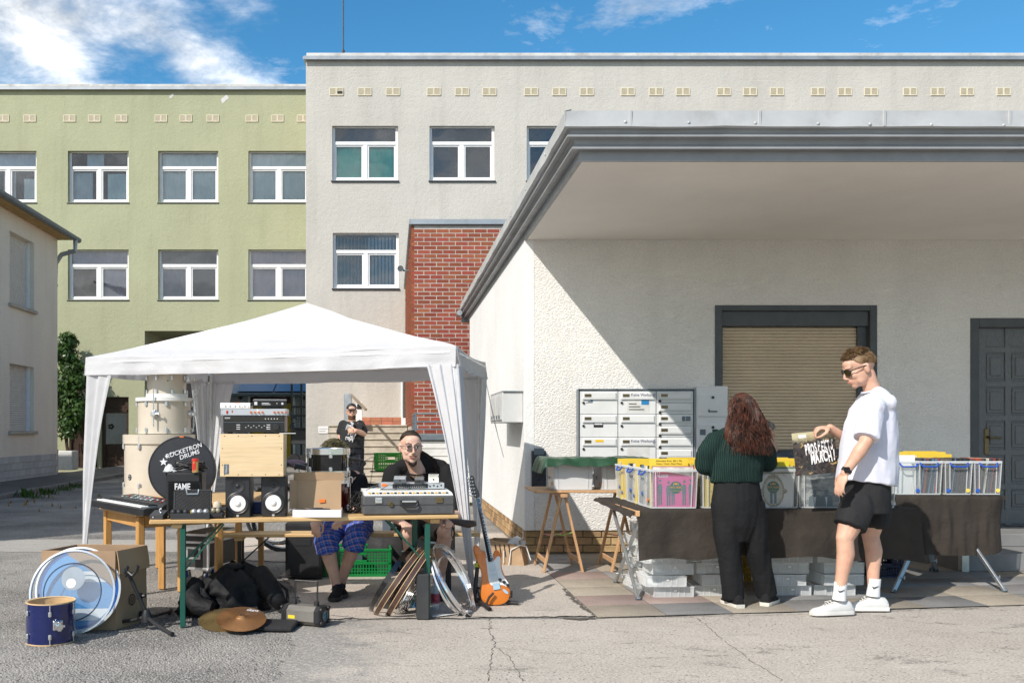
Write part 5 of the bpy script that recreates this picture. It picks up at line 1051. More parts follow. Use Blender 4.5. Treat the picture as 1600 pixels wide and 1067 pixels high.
def drum_bag():
    Y = 7.2; c = P(284, 733, Y); r = 51*Y/F; t = thing('round_drum_case', 'round black drum case with white lettering standing behind the small amplifier', 'drum case', M=TR(c) @ rot(0, 0, .06) @ rot(R(84)))
    bm = mat('black_leatherette', (.016, .017, .022), .38, var=.15, bump=.0008, bs=200)
    m = MB(); m.lathe([(0, -.13), (r-.01, -.13), (r, -.12), (r, -.012), (r-.006, .0), (0, .004)], 64, None, False); part('body', m, bm, t)
    m = MB(); m.tube([(r*math.cos(2*PI*i/64), r*math.sin(2*PI*i/64), -.003) for i in range(64)], .0055, 6, closed=True); part('piping', m, M_['black'], t)
    T = TR(-.0, .115, .0055) @ rot(0, 0, .33)
    text('ROCKETRON', .047, T @ TR(.02, .018, 0), M_['grey_print'], t, bold=.012, shear=.15, sx=.98); text('DRUMS', .047, T @ TR(.05, -.024, 0), M_['grey_print'], t, bold=.012, shear=.15)
    def star(cx, cy, r0, k=5): m.add([(cx+(r0 if i % 2 == 0 else r0*.42)*math.sin(i*PI/k), cy+(r0 if i % 2 == 0 else r0*.42)*math.cos(i*PI/k), .007) for i in range(2*k)], [tuple(range(2*k))[::-1]])
    m = MB(); star(-.135, .055, .032); star(-.113, .098, .015); star(-.085, .118, .012); star(-.06, .128, .008); part('star_logo', m, M_['grey_print'], t)
    m = MB(); m.box(-.022, .012, r-.006, r+.004, -.03, .002, .002); part('tag', m, M_['orange_tag'], t)
drum_bag()
def amp():
    p0 = TT(259, .30); p1 = TT(313, .22); w = .245; t = thing('guitar_amplifier', 'small black guitar amplifier with metal grille and cables piled on top', 'amplifier', (p0.x, p0.y, TZ), .05); h = .30; d = .22
    m = MB(); m.box(0, w, 0, d, 0, h, .008); m.box(.012, w-.012, -.012, .001, .235, h-.01, .004); part('body', m, mat('black_tolex', (.016, .016, .018), .45, bump=.0006, bs=260), t)
    m = MB(); m.box(.018, w-.018, -.004, .001, .02, .225, .002)
    for i in range(26): x = .02+i*(w-.04)/25; m.box(x-.0012, x+.0012, -.007, -.004, .022, .223)
    for i in range(24): z = .024+i*.0086; m.box(.02, w-.02, -.0085, -.007, z-.001, z+.001)
    part('grille', m, mat('black_grille', (.012, .012, .013), .35, .5), t, kind='stuff')
    m = MB()
    for x in (0, w): 
        for z in (0, h): m.box(x-.006, x+.006, -.006, .03, z-.018 if z else z, z+.003 if z else .018, .003)
    part('corner_guard', m, M_['black'], t)
    text('FAME', .062, TR(.115, -.0135, .2) @ FACE, M_['grey_print'], t, bold=.03, sx=.72)
    m = MB(); m.M = TR(.03, .02, 0); rnd = random.Random(6)
    ct = thing('cable_heap', 'heap of coiled black cables on top of the small amplifier', 'cables', (p0.x+.11, p0.y+.11, TZ+h), .05)
    for k in range(13):
        cx, cy = rnd.uniform(-.05, .07), rnd.uniform(-.03, .03); r0 = rnd.uniform(.05, .095); ph = rnd.uniform(0, 6); tl = rnd.uniform(-.25, .25); n = 26
        m = MB(); m.tube([(cx+r0*1.25*math.cos(2*PI*i/n+ph), cy+r0*.8*math.sin(2*PI*i/n+ph), .008+k*.0045+tl*r0*math.sin(2*PI*i/n+ph+1)*.5+.01*abs(math.sin(i*.7+k))) for i in range(n)], .0042, 6, closed=True); part('cable', m, M_['black'], ct)
    m = MB(); m.surf(lambda u, v: (-.145+.09*u+.01*math.sin(v*9), -.05+.1*v, .004+.05*math.sin(u*3.1)*math.sin(v*3.1)+.012*noise.noise(V((u*8, v*8, 1)))), 14, 12, .001); solo('plastic_bag', m, mat('pale_plastic_film', (.5, .52, .53), .25, var=.1), 'crumpled clear plastic bag at the left end of the cable heap', 'plastic bag', M=wm(ct) @ I4)
    q = TT(305, .25); tn = thing('red_can', 'small red and gold cylindrical tin standing on the amplifier', 'tin', (q.x, q.y, TZ+h+.001)); rm = mat('red_tin', (.55, .03, .02), .3); gm = mat('gold_tin', (.5, .36, .14), .3, .5)
    m = MB(); m.lathe([(.021, 0), (.021, .078)], 20); part('label_band', m, gm, tn); m = MB(); m.lathe([(.0225, .074), (.0225, .092), (.02, .094), (0, .094)], 20); part('lid', m, rm, tn)
    m = MB(); m.surf(lambda u, v: (.0214*math.cos(-2.6+u*1.4), .0214*math.sin(-2.6+u*1.4), .012+.055*v+.01*math.sin(u*9)), 10, 3); part('red_print', m, rm, tn)
amp()
def mic_case():
    p = TT(266, .03); w = TT(329, .03).x-p.x; t = thing('microphone_case', 'open black foam lined case holding a row of microphones', 'case', (p.x, p.y, TZ), .1); d = .15; bm = mat('case_plastic', (.028, .029, .032), .5, var=.1)
    m = MB(); m.box(0, w, 0, .006, 0, .04, .002); m.box(0, w, d-.006, d, 0, .04, .002); m.box(0, .006, .006, d-.006, 0, .04, .002); m.box(w-.006, w, .006, d-.006, 0, .04, .002); m.box(.004, w-.004, .004, d-.004, .0, .012); part('tray', m, bm, t)
    m = MB(); L = TR(0, d, .035) @ rot(R(-12)); m.M = L; h = .155; m.box(0, w, 0, .03, 0, h, .008); m.box(.005, w-.005, -.008, 0, 0, .012, .003); m.box(.005, w-.005, -.008, 0, h-.012, h, .003); m.box(.002, .014, -.008, 0, .012, h-.012, .003); m.box(w-.014, w-.002, -.008, 0, .012, h-.012, .003); part('lid', m, bm, t)
    m = MB(); m.M = L; m.tube([(w*.34, -.004, h-.002), (w*.36, -.008, h-.034), (w*.64, -.008, h-.034), (w*.66, -.004, h-.002)], .009, 8); part('handle', m, M_['rail'], t)
    m = MB(); m.M = L; nx, nz = 100, 60; m.surf(lambda u, v: (.014+(w-.028)*u, -.004-.009*(.5+.5*math.sin((u*(w-.028)*1.0+v*.166)*330)*math.cos((u*(w-.028)-v*.166)*95)), .012+(h-.024)*v), nx, nz); part('foam', m, mat('grey_foam', (.03, .03, .032), .95), t, sharp=80)
    mesh_ = mat('mic_grille_metal', (.42, .42, .43), .4, .8, var=.3, vs=300, bump=.001, bs=500); dk = mat('dark_grille', (.03, .03, .033), .5, .5, var=.3, vs=300, bump=.001, bs=500); ym = mat('yellow_band', (.7, .6, .02), .5)
    for i, (x, k) in enumerate(((271, 0), (280, 0), (290, 0), (303, 1), (312, 1), (322, 1))):
        q = TT(x, .05, TZ+.045); mt = thing('microphone', ['black microphone at the left end of the open case', 'black microphone second from the left in the case', 'black microphone next to the yellow banded ones', 'silver microphone with a yellow band leaning left in the case', 'silver microphone with a yellow band in the middle of its trio', 'silver microphone with a yellow band at the right end of the case'][i], 'microphone', M=TR(q) @ rot(R(62), 0, (.5, .35, .9, .7, 0, -.2)[i] if i != 2 else 1.0), group='microphones in the open case')
        g = MB(); g.ball((0, 0, .0), (.0225, .0225, .024), 16, 10); part('head', g, mesh_ if k else dk, mt)
        g = MB(); g.lathe([(.0232, -.003), (.0232, .003)], 20, None, False); part('band', g, ym if k else M_['black'], mt); g = MB(); g.lathe([(.019, -.02), (.016, -.045), (.012, -.14)], 14); part('body', g, M_['black'], mt)
    # pedal at the left end of the table
    q = TT(248, .10); a = thing('effect_pedal', 'small black wedge pedal at the left end of the beer table', 'pedal', (q.x, q.y, TZ), -.15); m = MB(); m.loft([[(x, -.045, 0), (x, .045, 0), (x, .045, .055), (x, -.045, .028)] for x in (-.045, .045)]); part('body', m, bm, a)
    m = MB(); m.tube([(.0, .02, .045), (.0, .02, .062), (.012, .02, .066)], .006, 8); m.tube([(-.02, -.046, .015), (-.02, -.05, .015)], .006, 8); m.ball((.02, -.01, .042), .008, 8, 6); part('switch', m, M_['lug'], a)
    q = TT(339, .08); a = thing('black_pouch', 'black pouch holding round microphone heads between the case and the left loudspeaker', 'pouch', (q.x, q.y, TZ), .1); m = MB(); m.box(-.06, .05, -.05, .06, 0, .045, .012); m.loft([[(x, -.03, .05), (x, .05, .055), (x, .05, .075), (x, -.03, .068)] for x in (-.04, .06)]); part('body', m, mat('soft_black_nylon', (.02, .02, .022), .8), a)
    for k in range(2): g = MB(); g.ball((-.02+k*.03, -.04, .055), (.017, .017, .018), 14, 9); part('microphone_head', g, mat('tan_grille', (.3, .27, .2), .5, .4), a)
    g = MB(); g.lathe([(.0, .075), (.03, .072), (.028, .09), (.022, .105), (.012, .112), (0, .113)], 18, TR(.0, .02, 0)); solo('felt_cap', g, mat('beige_felt', (.5, .43, .32), .9), 'beige conical felt cap on the black pouch', 'cap', M=wm(a) @ I4)
mic_case()
def monitors():
    cone = mat('white_cone', (.78, .78, .78), .45, var=.03); bm = mat('monitor_black', (.017, .018, .021), .42, var=.1)
    for i, (x0, x1) in enumerate(((352, 391), (408, 446))):
        a, b = TT(x0, .12), TT(x1, .12); w = (b-a).length; h = .275; d = .22; t = thing('studio_monitor', ('black studio loudspeaker with a white cone under the left half of the wooden cajon', 'black studio loudspeaker with a white cone under the right half of the wooden cajon')[i], 'loudspeaker', (a.x, a.y, TZ), .03, 'pair of studio loudspeakers')
        m = MB(); m.box(0, w, 0, d, 0, h, .006); part('cabinet', m, bm, t)
        c = (w/2, -.0005, .095); T = TR(c) @ rot(PI/2)
        m = MB(); m.lathe([(.062, .0), (.074, .002), (.076, .006), (.07, .009), (.064, .006)], 40, T, False); part('woofer_ring', m, M_['black'], t)
        m = MB(); m.lathe([(.064, .006), (.06, .008), (.054, .002)], 36, T, False); part('rubber_surround', m, bm, t)
        m = MB(); m.lathe([(.054, .002), (.024, -.016+.02)], 36, T, False); m.lathe([(.024, .004), (.018, .011), (.008, .015), (0, .0155)], 24, T, False); part('cone', m, cone, t)
        T = TR(w/2, -.0005, .212) @ rot(PI/2); m = MB(); m.lathe([(.044, 0), (.046, .004), (.03, .001), (.014, -.004)], 32, T, False); part('tweeter_horn', m, M_['black'], t); m = MB(); m.ball((w/2, -.001, .212), (.013, .006, .013), 14, 8); part('tweeter', m, bm, t)
        m = MB(); m.lathe([(0, .004), (.009, .004), (.01, 0)], 16, TR(w/2, -.0005, .012) @ rot(PI/2), False); part('badge', m, M_['lug'], t)
    a, b = TT(344, .10, TZ+.276), TT(443, .10, TZ+.276); w = (b-a).length; t = thing('wooden_cajon', 'pale plywood cajon drum lying across the two studio loudspeakers', 'cajon', a, .03); h = .288; d = .27; Z = a.z
    m = MB(); m.box(0, w, .012, d, 0, h, .004); part('body', m, M_['ply'], t); m = MB(); m.box(-.001, w+.001, 0, .0115, -.0, h+.0, .003); part('front_plate', m, M_['ply'], t)
    for x in [.03+i*(w-.06)/4 for i in range(5)]:
        for z in (.014, h-.014): s = MB(); s.lathe([(0, .002), (.0035, .001)], 8, TR(x, 0, z) @ rot(PI/2), False); part('screw', s, M_['black'], t)
    for z in (.08, .19):
        for x in (.015, w-.015): s = MB(); s.lathe([(0, .002), (.0035, .001)], 8, TR(x, 0, z) @ rot(PI/2), False); part('screw', s, M_['black'], t)
    s = MB(); s.box(.025, .058, -.002, .0, .018, .085); lb = part('label', s, M_['rail'], t); text('Millenium', .014, TR(.0415, -.0026, .052) @ FACE @ rot(0, 0, PI/2), M_['grey_print'], t)
    # hi-fi stack
    z = Z+h; bk = mat('receiver_black', (.014, .014, .015), .3, var=.1); px = lambda x: TT(x, .12).x
    y0 = TT(395, .12).y
    def unit(name, label, cat, x0, x1, zz, hh, dd, m0, rz=.03, rx=0): xa, xb = px(x0), px(x1); o = thing(name, label, cat, M=TR(xa, y0-.0, zz) @ rot(rx, 0, rz)); m = MB(); m.box(0, xb-xa, 0, dd, 0, hh, .003); part('case', m, m0, o); return o, xb-xa
    o, w = unit('stereo_receiver', 'black stereo receiver with a volume knob standing on the wooden cajon', 'receiver', 347, 445, z+.012, .112, .28, bk)
    m = MB(); m.box(.006, w-.006, -.004, 0, .072, .106, .002); part('display_window', m, mat('dark_display', (.01, .008, .01), .1), o); m = MB(); m.box(.0, w, -.005, .0, .066, .069); part('trim_line', m, M_['rail'], o)
    m = MB(); m.lathe([(.022, 0), (.022, .012), (.02, .014), (0, .014)], 28, TR(w-.055, 0, .036) @ rot(PI/2)); part('volume_knob', m, M_['black'], o)
    m = MB()
    for k in range(5): m.box(w-.13+k*.02, w-.124+k*.02, -.007, -.004, .088, .094)
    for k in range(9): m.box(.15+k*.018, .157+k*.018, -.003, 0, .03+.012*(k % 2), .034+.012*(k % 2))
    for k in range(3): m.box(.09, .115, -.002, 0, .02+k*.014, .024+k*.014); m.box(w-.12, w-.095, -.002, 0, .02+k*.014, .024+k*.014)
    part('button', m, M_['grey_print'], o, kind='stuff'); text('SONY', .014, TR(.03, -.0045, .096) @ FACE, M_['grey_print'], o, bold=.02)
    for x in (.03, w-.04): m = MB(); m.box(x, x+.03, .02, .05, -.012, 0, .003); part('foot', m, M_['black'], o)
    si = mat('brushed_silver', (.55, .57, .6), .35, .55, var=.05); o, w = unit('silver_rack_unit', 'silver rack unit with orange knobs lying on the stereo receiver', 'rack unit', 343, 449, z+.125, .046, .2, si)
    for k in range(8): m = MB(); x = .205+k*.026+(.055 if k > 3 else 0); m.lathe([(.0075, 0), (.007, .012), (0, .012)], 14, TR(x, 0, .022) @ rot(PI/2)); part('knob', m, mat('orange_knob', (.5, .12, .03), .4) if k == 0 else bpy.data.materials['orange_knob'], o)
    m = MB(); m.box(.038, .05, -.004, 0, .012, .034, .001); part('power_switch', m, mat('red_switch', (.4, .01, .01), .3), o); m = MB(); m.box(.075, .082, -.0015, 0, .02, .028); m.box(.075, .082, -.0015, 0, .03, .036); part('print_mark', m, bpy.data.materials['red_switch'], o)
    m = MB()
    for x in (.01, w-.01):
        for zz in (.01, .036): m.lathe([(0, .001), (.003, .0005)], 8, TR(x, 0, zz) @ rot(PI/2), False)
    part('mounting_screw', m, M_['black'], o)
    m = MB(); m.add([(w*.58, -.001, .001), (w*.6, -.001, .001), (w*.56, -.001, .045), (w*.54, -.001, .045)], [(0, 1, 2, 3)]); part('slash_print', m, M_['white_head'], o)
    o, w = unit('white_switch_box', 'small white network box with orange tag on the silver rack unit', 'switch box', 342, 391, z+.172, .04, .14, M_['white_head'])
    for k, x in enumerate((.035, .065, .1, .13, .165)): m = MB(); m.box(x, x+.006, -.003, 0, .012, .018); part('port', m, M_['black'], o)
    m = MB(); m.box(.1, .135, .0, .03, .04, .042); part('price_tag', m, M_['orange_tag'], o); m = MB(); m.box(.148, .153, -.002, 0, .006, .011); m.box(.19, .195, -.002, 0, .008, .013); part('indicator', m, M_['orange_tag'], o)
    o, w = unit('black_effects_unit', 'tilted black half rack unit with white print on top of the hi-fi stack', 'rack unit', 395, 449, z+.185, .042, .16, bk, .12, .1)
    m = MB()
    for k in range(2): m.box(.06, .12-.01*k, -.0015, 0, .014+.009*k, .018+.009*k)
    m.box(.01, .03, -.0015, 0, .012, .034); m.box(.16, .166, -.0015, 0, .02, .026); m.lathe([(.008, .0015), (0, .002)], 14, TR(.2, 0, .022) @ rot(PI/2), False); part('panel_print', m, M_['grey_print'], o)
    m = MB(); q = TT(452, .12, Z+h); m.M = TR(q) @ rot(0, 0, .2); m.box(-.07, .04, -.05, .04, .001, .006, .002); solo('paper_pad', m, M_['white_head'], 'thin white paper pad on the right end of the cajon', 'paper')
    m = MB(); rnd = random.Random(2); q = TT(449, .2, z+.0)
    for k in range(6): m.tube([q+V((rnd.uniform(-.0, .02), .1, .15)), q+V((.02+.01*k, .05, .1)), q+V((.03+rnd.uniform(-.02, .02), .03, .05)), q+V((.02+.01*k, .05, .012))], .003, 5)
    solo('power_lead', m, M_['black'], 'black leads hanging behind the right end of the receiver', 'cables')
monitors()
def open_box():
    a, b = TT(457, .02), TT(531, .02); w = .33; t = thing('open_parcel_box', 'open white and kraft parcel box with its lid standing up and a cable inside', 'box', (a.x, a.y, TZ), .02); d = .2; hh = .052; k = M_['card']; wh = mat('white_card', (.68, .67, .68), .8, var=.04)
    m = MB(); m.box(0, w, 0, .004, 0, hh, .001); m.box(0, .004, .004, d, 0, hh, .001); m.box(w-.004, w, .004, d, 0, hh, .001); m.box(.0, w, .004, d, 0, .004); part('tray', m, wh, t)
    m = MB(); m.box(.004, w-.004, .005, d-.004, .0042, .006); part('tray_lining', m, k, t)
    L = TR(0, d, hh) @ rot(R(-6)); m = MB(); m.M = L; m.surf(lambda u, v: (.012+(w-.02)*u, .002+.004*math.sin(u*5)*v, -.05+.24*v), 12, 8, .004); part('lid', m, k, t)
    m = MB(); m.M = L; m.surf(lambda u, v: (-.01+(w+.025)*u, .002-.015*v, .19+.055*v-.006*(2*u-1)**6), 14, 4, .004); part('top_flap', m, k, t); m = MB(); m.M = L; m.surf(lambda u, v: (.012-.045*u, -.06*u*1.0, -.01+.2*v), 4, 4, .004); part('side_flap', m, k, t)
    m = MB(); m.M = L; m.M = L @ TR(.19, -.004, .045) @ rot(0, -.12, 0); m.box(-.021, .021, -.003, 0, -.011, .011); tg = part('price_tag', m, M_['orange_tag'], t)
    m = MB(); m.M = TR(a.x, a.y, TZ+.042) @ rot(0, 0, .02)
    for q in range(5): m.tube([(.05+.2*i/12, .06+.018*q+.012*math.sin(i*.5+q), .0+.008*math.sin(i*.6+q)) for i in range(13)], .0045, 6)
    m.tube([(.1, .05, .01), (.16, .04, .014), (.2, .05, .012)], .008, 8); solo('cable_bundle', m, M_['black'], 'flat bundle of black cable lying in the open parcel box', 'cable')
    m = MB(); rnd = random.Random(12); c = TT(560, .25)
    for q in range(16): p = c+V((rnd.uniform(-.03, .04), rnd.uniform(-.03, .03), 0)); m.tube([p+V((rnd.gauss(0, .03), rnd.gauss(0, .02), zz*.16*1.0+.004)) for zz in (.0, .3, .6, .95, .6, .25, .02)], .0038, 5)
    solo('tangled_cable', m, M_['black'], 'tangled black cable hanging between the parcel box and the grey suitcase', 'cable')
    q = TT(404, .3); m = MB(); m.M = TR(q.x-.06, q.y+.05, TZ); m.box(0, .1, 0, .08, 0, .085, .006); solo('blue_box', m, mat('blue_plastic', (.01, .05, .25), .4), 'small blue box between the two studio loudspeakers', 'box')
open_box()
def suitcase():
    a, b = TT(567, .06), TT(708, .06); w = (b-a).length; an = math.atan2(b.y-a.y, b.x-a.x)*.55; t = thing('suitcase_organ', 'open dark grey suitcase holding a white control panel with a row of sliders', 'suitcase', (a.x, a.y, TZ), an); h = .135; d = .33; gm = mat('scuffed_grey_leatherette', (.075, .077, .08), .6, var=.25, vs=9, bump=.001, bs=220, dirt=.25)
    m = MB(); m.box(0, w, 0, d, 0, h, .012); part('shell', m, gm, t); m = MB(); m.box(-.002, w+.002, -.002, d, h*.52, h*.55, .001); part('seam', m, M_['black'], t)
    wm_ = mat('warm_white_panel', (.7, .7, .67), .5, var=.05); m = MB(); m.loft([[(x, .012, h-.004), (x, d-.01, h-.004), (x, d-.01, h+.035), (x, .06, h+.018), (x, .014, h+.006)] for x in (.012, w-.012)]); part('control_panel', m, wm_, t)
    ym = mat('amber_slider', (.6, .35, .04), .5)
    for k in range(22): m = MB(); x = .05+k*(w-.1)/21; m.mi = 0; m.box(x-.009, x+.009, .03, .05, h+.012, h+.022, .002); part('slider_cap', m, M_['black'] if k % 2 else ym, t)
    m = MB()
    for k in range(34): x = .03+k*(w-.06)/33; m.box(x-.006, x+.006, .012, .024, h-.002, h+.012, .001)
    part('key_front', m, M_['white_head'], t, kind='stuff')
    for x in (w*.17, w*.83): m = MB(); m.box(x-.025, x+.025, -.008, 0, h-.05, h-.01, .003); m.box(x-.018, x+.018, -.013, -.008, h-.03, h-.015, .003); part('latch', m, M_['brass'] if x > .3 else M_['lug'], t)
    m = MB(); x = w*.5; m.tube([(x-.06, -.004, h-.05), (x-.055, -.022, h-.06), (x-.04, -.026, h-.075), (x+.04, -.026, h-.075), (x+.055, -.022, h-.06), (x+.06, -.004, h-.05)], .0085, 8); m.box(x-.065, x+.065, -.006, 0, h-.07, h-.03, .004); part('handle', m, M_['black'], t); m = MB(); m.box(x-.05, x+.05, -.012, -.006, h-.045, h-.033, .002); part('handle_plate', m, M_['lug'], t)
    m = MB(); m.lathe([(.018, 0), (.018, .012), (.013, .013), (.012, .002), (0, .002)], 20, TR(w*.3, 0, h*.58) @ rot(PI/2)); part('socket', m, M_['brass'], t)
    m = MB()
    for k in range(4): m.tube([(.03+.1*k, .1, h+.035), (.1+.1*k, .16, h+.06+.01*k), (.16+.12*k, .22, h+.05), (.2+.12*k, .3, h+.05)], .002, 5)
    part('patch_lead', m, M_['black'], t)
    p0 = TT(595, .3); u = thing('silver_effects_rack', 'silver rack unit with a dark display lying on the white control panel', 'rack unit', (p0.x, p0.y-.05, TZ+h+.034), an); ww = .46; m = MB(); m.box(0, ww, 0, .17, 0, .044, .003); part('case', m, bpy.data.materials['brushed_silver'], u); m = MB(); m.box(.085, ww-.12, -.002, 0, .006, .038); part('display', m, M_['black'], u); m = MB(); m.box(.008, .046, -.003, -.0, .02, .038); part('price_tag', m, M_['orange_tag'], u)
    m = MB()
    for k in range(4): m.box(ww-.11+k*.027, ww-.1+k*.027, -.003, 0, .014+.006*(k % 2), .024+.006*(k % 2))
    for k in range(14): m.mi = 1; m.box(.12+k*.015, .126+k*.015, -.003, -.002, .014, .017)
    part('button', m, [M_['black'], M_['grey_print']], u, kind='stuff')
    for i, (x, lab, c0, c1) in enumerate(((625, 'grey guitar pedal with a silver top plate standing on the left of the rack unit', (.07, .08, .09), (.45, .47, .5)), (655, 'small black guitar pedal with two knobs standing between two other pedals', (.03, .03, .032), (.2, .2, .2)), (677, 'white guitar pedal with a black switch on the right of the rack unit', (.68, .66, .6), (.6, .58, .52)))):
        q = TT(x, .31, TZ+h+.079); p = thing('guitar_pedal', lab, 'pedal', (q.x, q.y-.05, q.z), -.05); w2 = (.045, .035, .037)[i]; hh = (.036, .03, .046)[i]; m = MB(); m.loft([[(s*w2, -.05, 0), (s*w2, .05, 0), (s*w2, .05, hh+.012), (s*w2, -.05, hh-.01)] for s in (-1, 1)]); part('case', m, mat('pedal_paint_%d' % i, c0, .4), p)
        m = MB(); m.loft([[(s*w2*.9, -.046, hh-.009), (s*w2*.9, .01, hh+.003), (s*w2*.9, .01, hh+.012), (s*w2*.9, -.046, hh)] for s in (-1, 1)]); part('top_plate', m, mat('pedal_plate_%d' % i, c1, .35, .4), p)
        for s in (-1, 0, 1): m = MB(); m.lathe([(.008, 0), (.007, .014), (0, .014)], 12, TR(s*w2*.55, .034, hh+.006)); part('knob', m, M_['black'] if i != 1 else M_['brass'], p)
        m = MB(); m.lathe([(.006, -.006), (.006, .006)], 10, TR(0, -.047, hh*.5) @ rot(PI/2)); part('foot_switch', m, M_['black'], p)
suitcase()
# ---------------------------------------------------------------- things under and in front of the beer table
def crate(name, label, c, w, d, h, m, rz=0, group=None):
    t = thing(name, label, 'crate', c, rz, group); th = .012
    b = MB(); b.box(-w/2+th, w/2-th, -d/2+th, d/2-th, 0, .012); part('base', b, m, t)
    for (x0, y0, x1, y1) in ((-w/2, -d/2, w/2, -d/2), (w/2, -d/2, w/2, d/2), (w/2, d/2, -w/2, d/2), (-w/2, d/2, -w/2, -d/2)):
        p0, p1 = V((x0, y0, 0)), V((x1, y1, 0)); L = (p1-p0).length; b = MB(); b.M = TR(p0) @ rot(0, 0, math.atan2(p1.y-p0.y, p1.x-p0.x)); e = .0005
        b.box(e, L-e, 0, th, 0, h*.1, .002); b.box(e, L-e, -.006, th, h*.9, h, .004); b.box(e, L-e, 0, th, h*.44, h*.52, .002); b.box(e, .03, 0, th, h*.1, h*.9, .002); b.box(L-.03, L-e, 0, th, h*.1, h*.9, .002)
        n = int(L/.027)
        for i in range(1, n):
            x = .02+(L-.04)*i/n
            if L*.36 < x < L*.64: b.box(x-.005, x+.005, .003, th-.002, h*.1, h*.44)
            else: b.box(x-.005, x+.005, .003, th-.002, h*.1, h*.9)
        for z in (.2, .3, .62, .72, .82): b.box(.03, L*.36 if z > .5 else L-.03, .0035, th-.0025, h*z-.004, h*z+.004); b.box(L*.64, L-.03, .0035, th-.0025, h*z-.0041, h*z+.0041) if z > .5 else None
        b.box(L*.36, L*.64, .002, th, h*.52, h*.6, .002); b.box(L*.36, L*.64, .002, th, h*.78, h*.9, .002)
        part('side_panel', b, m, t)
    return t
def under_table():
    gm = mat('green_crate_plastic', (.0, .17, .035), .4, var=.08); c = G(558, 899); crate('green_crate', 'dark green folding crate on the ground under the bench', (c.x, c.y+.12, 0), .60, .40, .25, gm, .04)
    c = G(558, 899); m = MB(); m.M = TR(c.x-.12, c.y+.12, .014) @ rot(0, 0, .3); m.box(-.15, .15, -.1, .1, 0, .2, .01); solo('grey_board', m, M_['rail'], 'grey flat part lying inside the green crate under the bench', 'board')
    # flight case
    c = G(301, 912); t = thing('flight_case', 'black flight case with metal edges standing on blue castors', 'flight case', (c.x, c.y+.03, 0), -.28); w, d, h, z = .29, .60, .31, .115; al = mat('aluminium_edge', (.6, .6, .6), .35, .8, dirt=.2)
    m = MB(); m.box(-w/2+.004, w/2-.004, .004, d-.004, z+.004, z+h-.004); part('body', m, mat('case_laminate', (.03, .028, .028), .5, dirt=.2), t)
    m = MB(); e = .022
    for x in (-w/2, w/2-e):
        for y in (0, d-e): m.box(x, x+e, y, y+e, z, z+h, .004)
        for zz in (z, z+h-e, z+h*.72): m.box(x+.001, x+e-.001, e, d-e, zz, zz+e, .003)
    for y in (0, d-e):
        for zz in (z, z+h-e, z+h*.72): m.box(-w/2+e, w/2-e, y+.001, y+e-.001, zz, zz+e, .003)
    part('edge_profile', m, al, t, kind='stuff')
    for x in (-w/2, w/2):
        for y in (0, d):
            for zz in (z, z+h): m = MB(); m.ball((x*.97, y if y else .008, zz), (.024, .024, .024), 10, 8); part('corner_ball', m, al, t)
    m = MB(); m.box(-.07, .07, -.006, .004, z+.09, z+.2, .004); part('latch_plate', m, al, t); m = MB(); m.box(-.05, .05, -.009, -.006, z+.11, z+.18, .003); part('latch', m, M_['black'], t)
    bl = mat('blue_castor', (.01, .12, .5), .4)
    for x in (-w/2+.05, w/2-.05):
        for y in (.06, d-.06):
            m = MB(); m.lathe([(.05, -.018), (.054, -.012), (.054, .012), (.05, .018)], 20, TR(x, y, .054) @ rot(0, PI/2), False); wl = part('castor', m, M_['black'], t); m = MB(); m.lathe([(0, -.02), (.036, -.02), (.044, -.016), (.044, .016), (.036, .02), (0, .02)], 20, TR(x, y, .054) @ rot(0, PI/2)); part('hub', m, bl, wl); m = MB(); m.box(x-.028, x+.028, y-.03, y+.03, .1, z, .004); m.box(x-.028, x-.022, y-.02, y+.02, .04, .1); m.box(x+.022, x+.028, y-.02, y+.02, .04, .1); part('fork', m, al, wl)
    # black loudspeaker and big case
    c = G(474, 906); t = thing('stage_speaker', 'black stage loudspeaker box on the ground to the left of the green crate', 'loudspeaker', (c.x, c.y, 0), -.06); m = MB(); m.box(-.16, .16, 0, .3, .012, .5, .012); part('cabinet', m, mat('speaker_paint', (.012, .012, .013), .55, bump=.001, bs=160), t)
    m = MB(); m.box(-.14, .14, -.008, .0, .04, .48, .004); part('grille', m, M_['black'], t); m = MB(); m.box(-.07, .07, -.012, -.008, .3, .36, .004); part('handle_recess', m, M_['black'], t)
    t = thing('equipment_case', 'big black equipment case standing behind the leaning drum hoops', 'case', (.36, 8.75, 0), .05); m = MB(); m.box(-.27, .22, 0, .28, .012, .40, .015); part('shell', m, mat('case_black', (.014, .014, .016), .45, dirt=.1), t); m = MB(); m.box(-.06, .05, -.014, 0, .27, .33, .006); m.box(-.272, .222, -.003, .003, .2, .212); part('handle', m, M_['rail'], t)
    t = thing('gear_bag', 'low black gear bag on the ground just behind the green crate', 'bag', (.0, 9.0, 0), 0); m = MB(); m.surf(lambda u, v: (.28*math.cos(6.283*u)*(1-.25*v**3)*(1+.06*noise.noise(V((u*9, v*4, 2)))), .16*math.sin(6.283*u)*(1-.3*v**3), .30*v), 28, 10, 0, True); m.ball((0, 0, .295), (.21, .11, .03), 16, 8); part('bag_body', m, mat('bag_nylon', (.014, .014, .015), .75, bump=.006, bs=14), t)
    m = MB(); m.box(-.04, .04, -.02, .02, 0, .46, .004); solo('grey_post', m, M_['rail'], 'square grey steel post behind the bench beside the green crate', 'post', M=TR(PX(604, 9.2), 9.2, 0))
    # jacket, cymbals, foam
    rnd = random.Random(3); t = thing('black_jacket', 'crumpled black jacket and bag heaped behind the copper cymbals', 'jacket', (-1.1, 7.1, 0)); jm = fabric('black_nylon', (.010, .0105, .012), .6, big=.012)
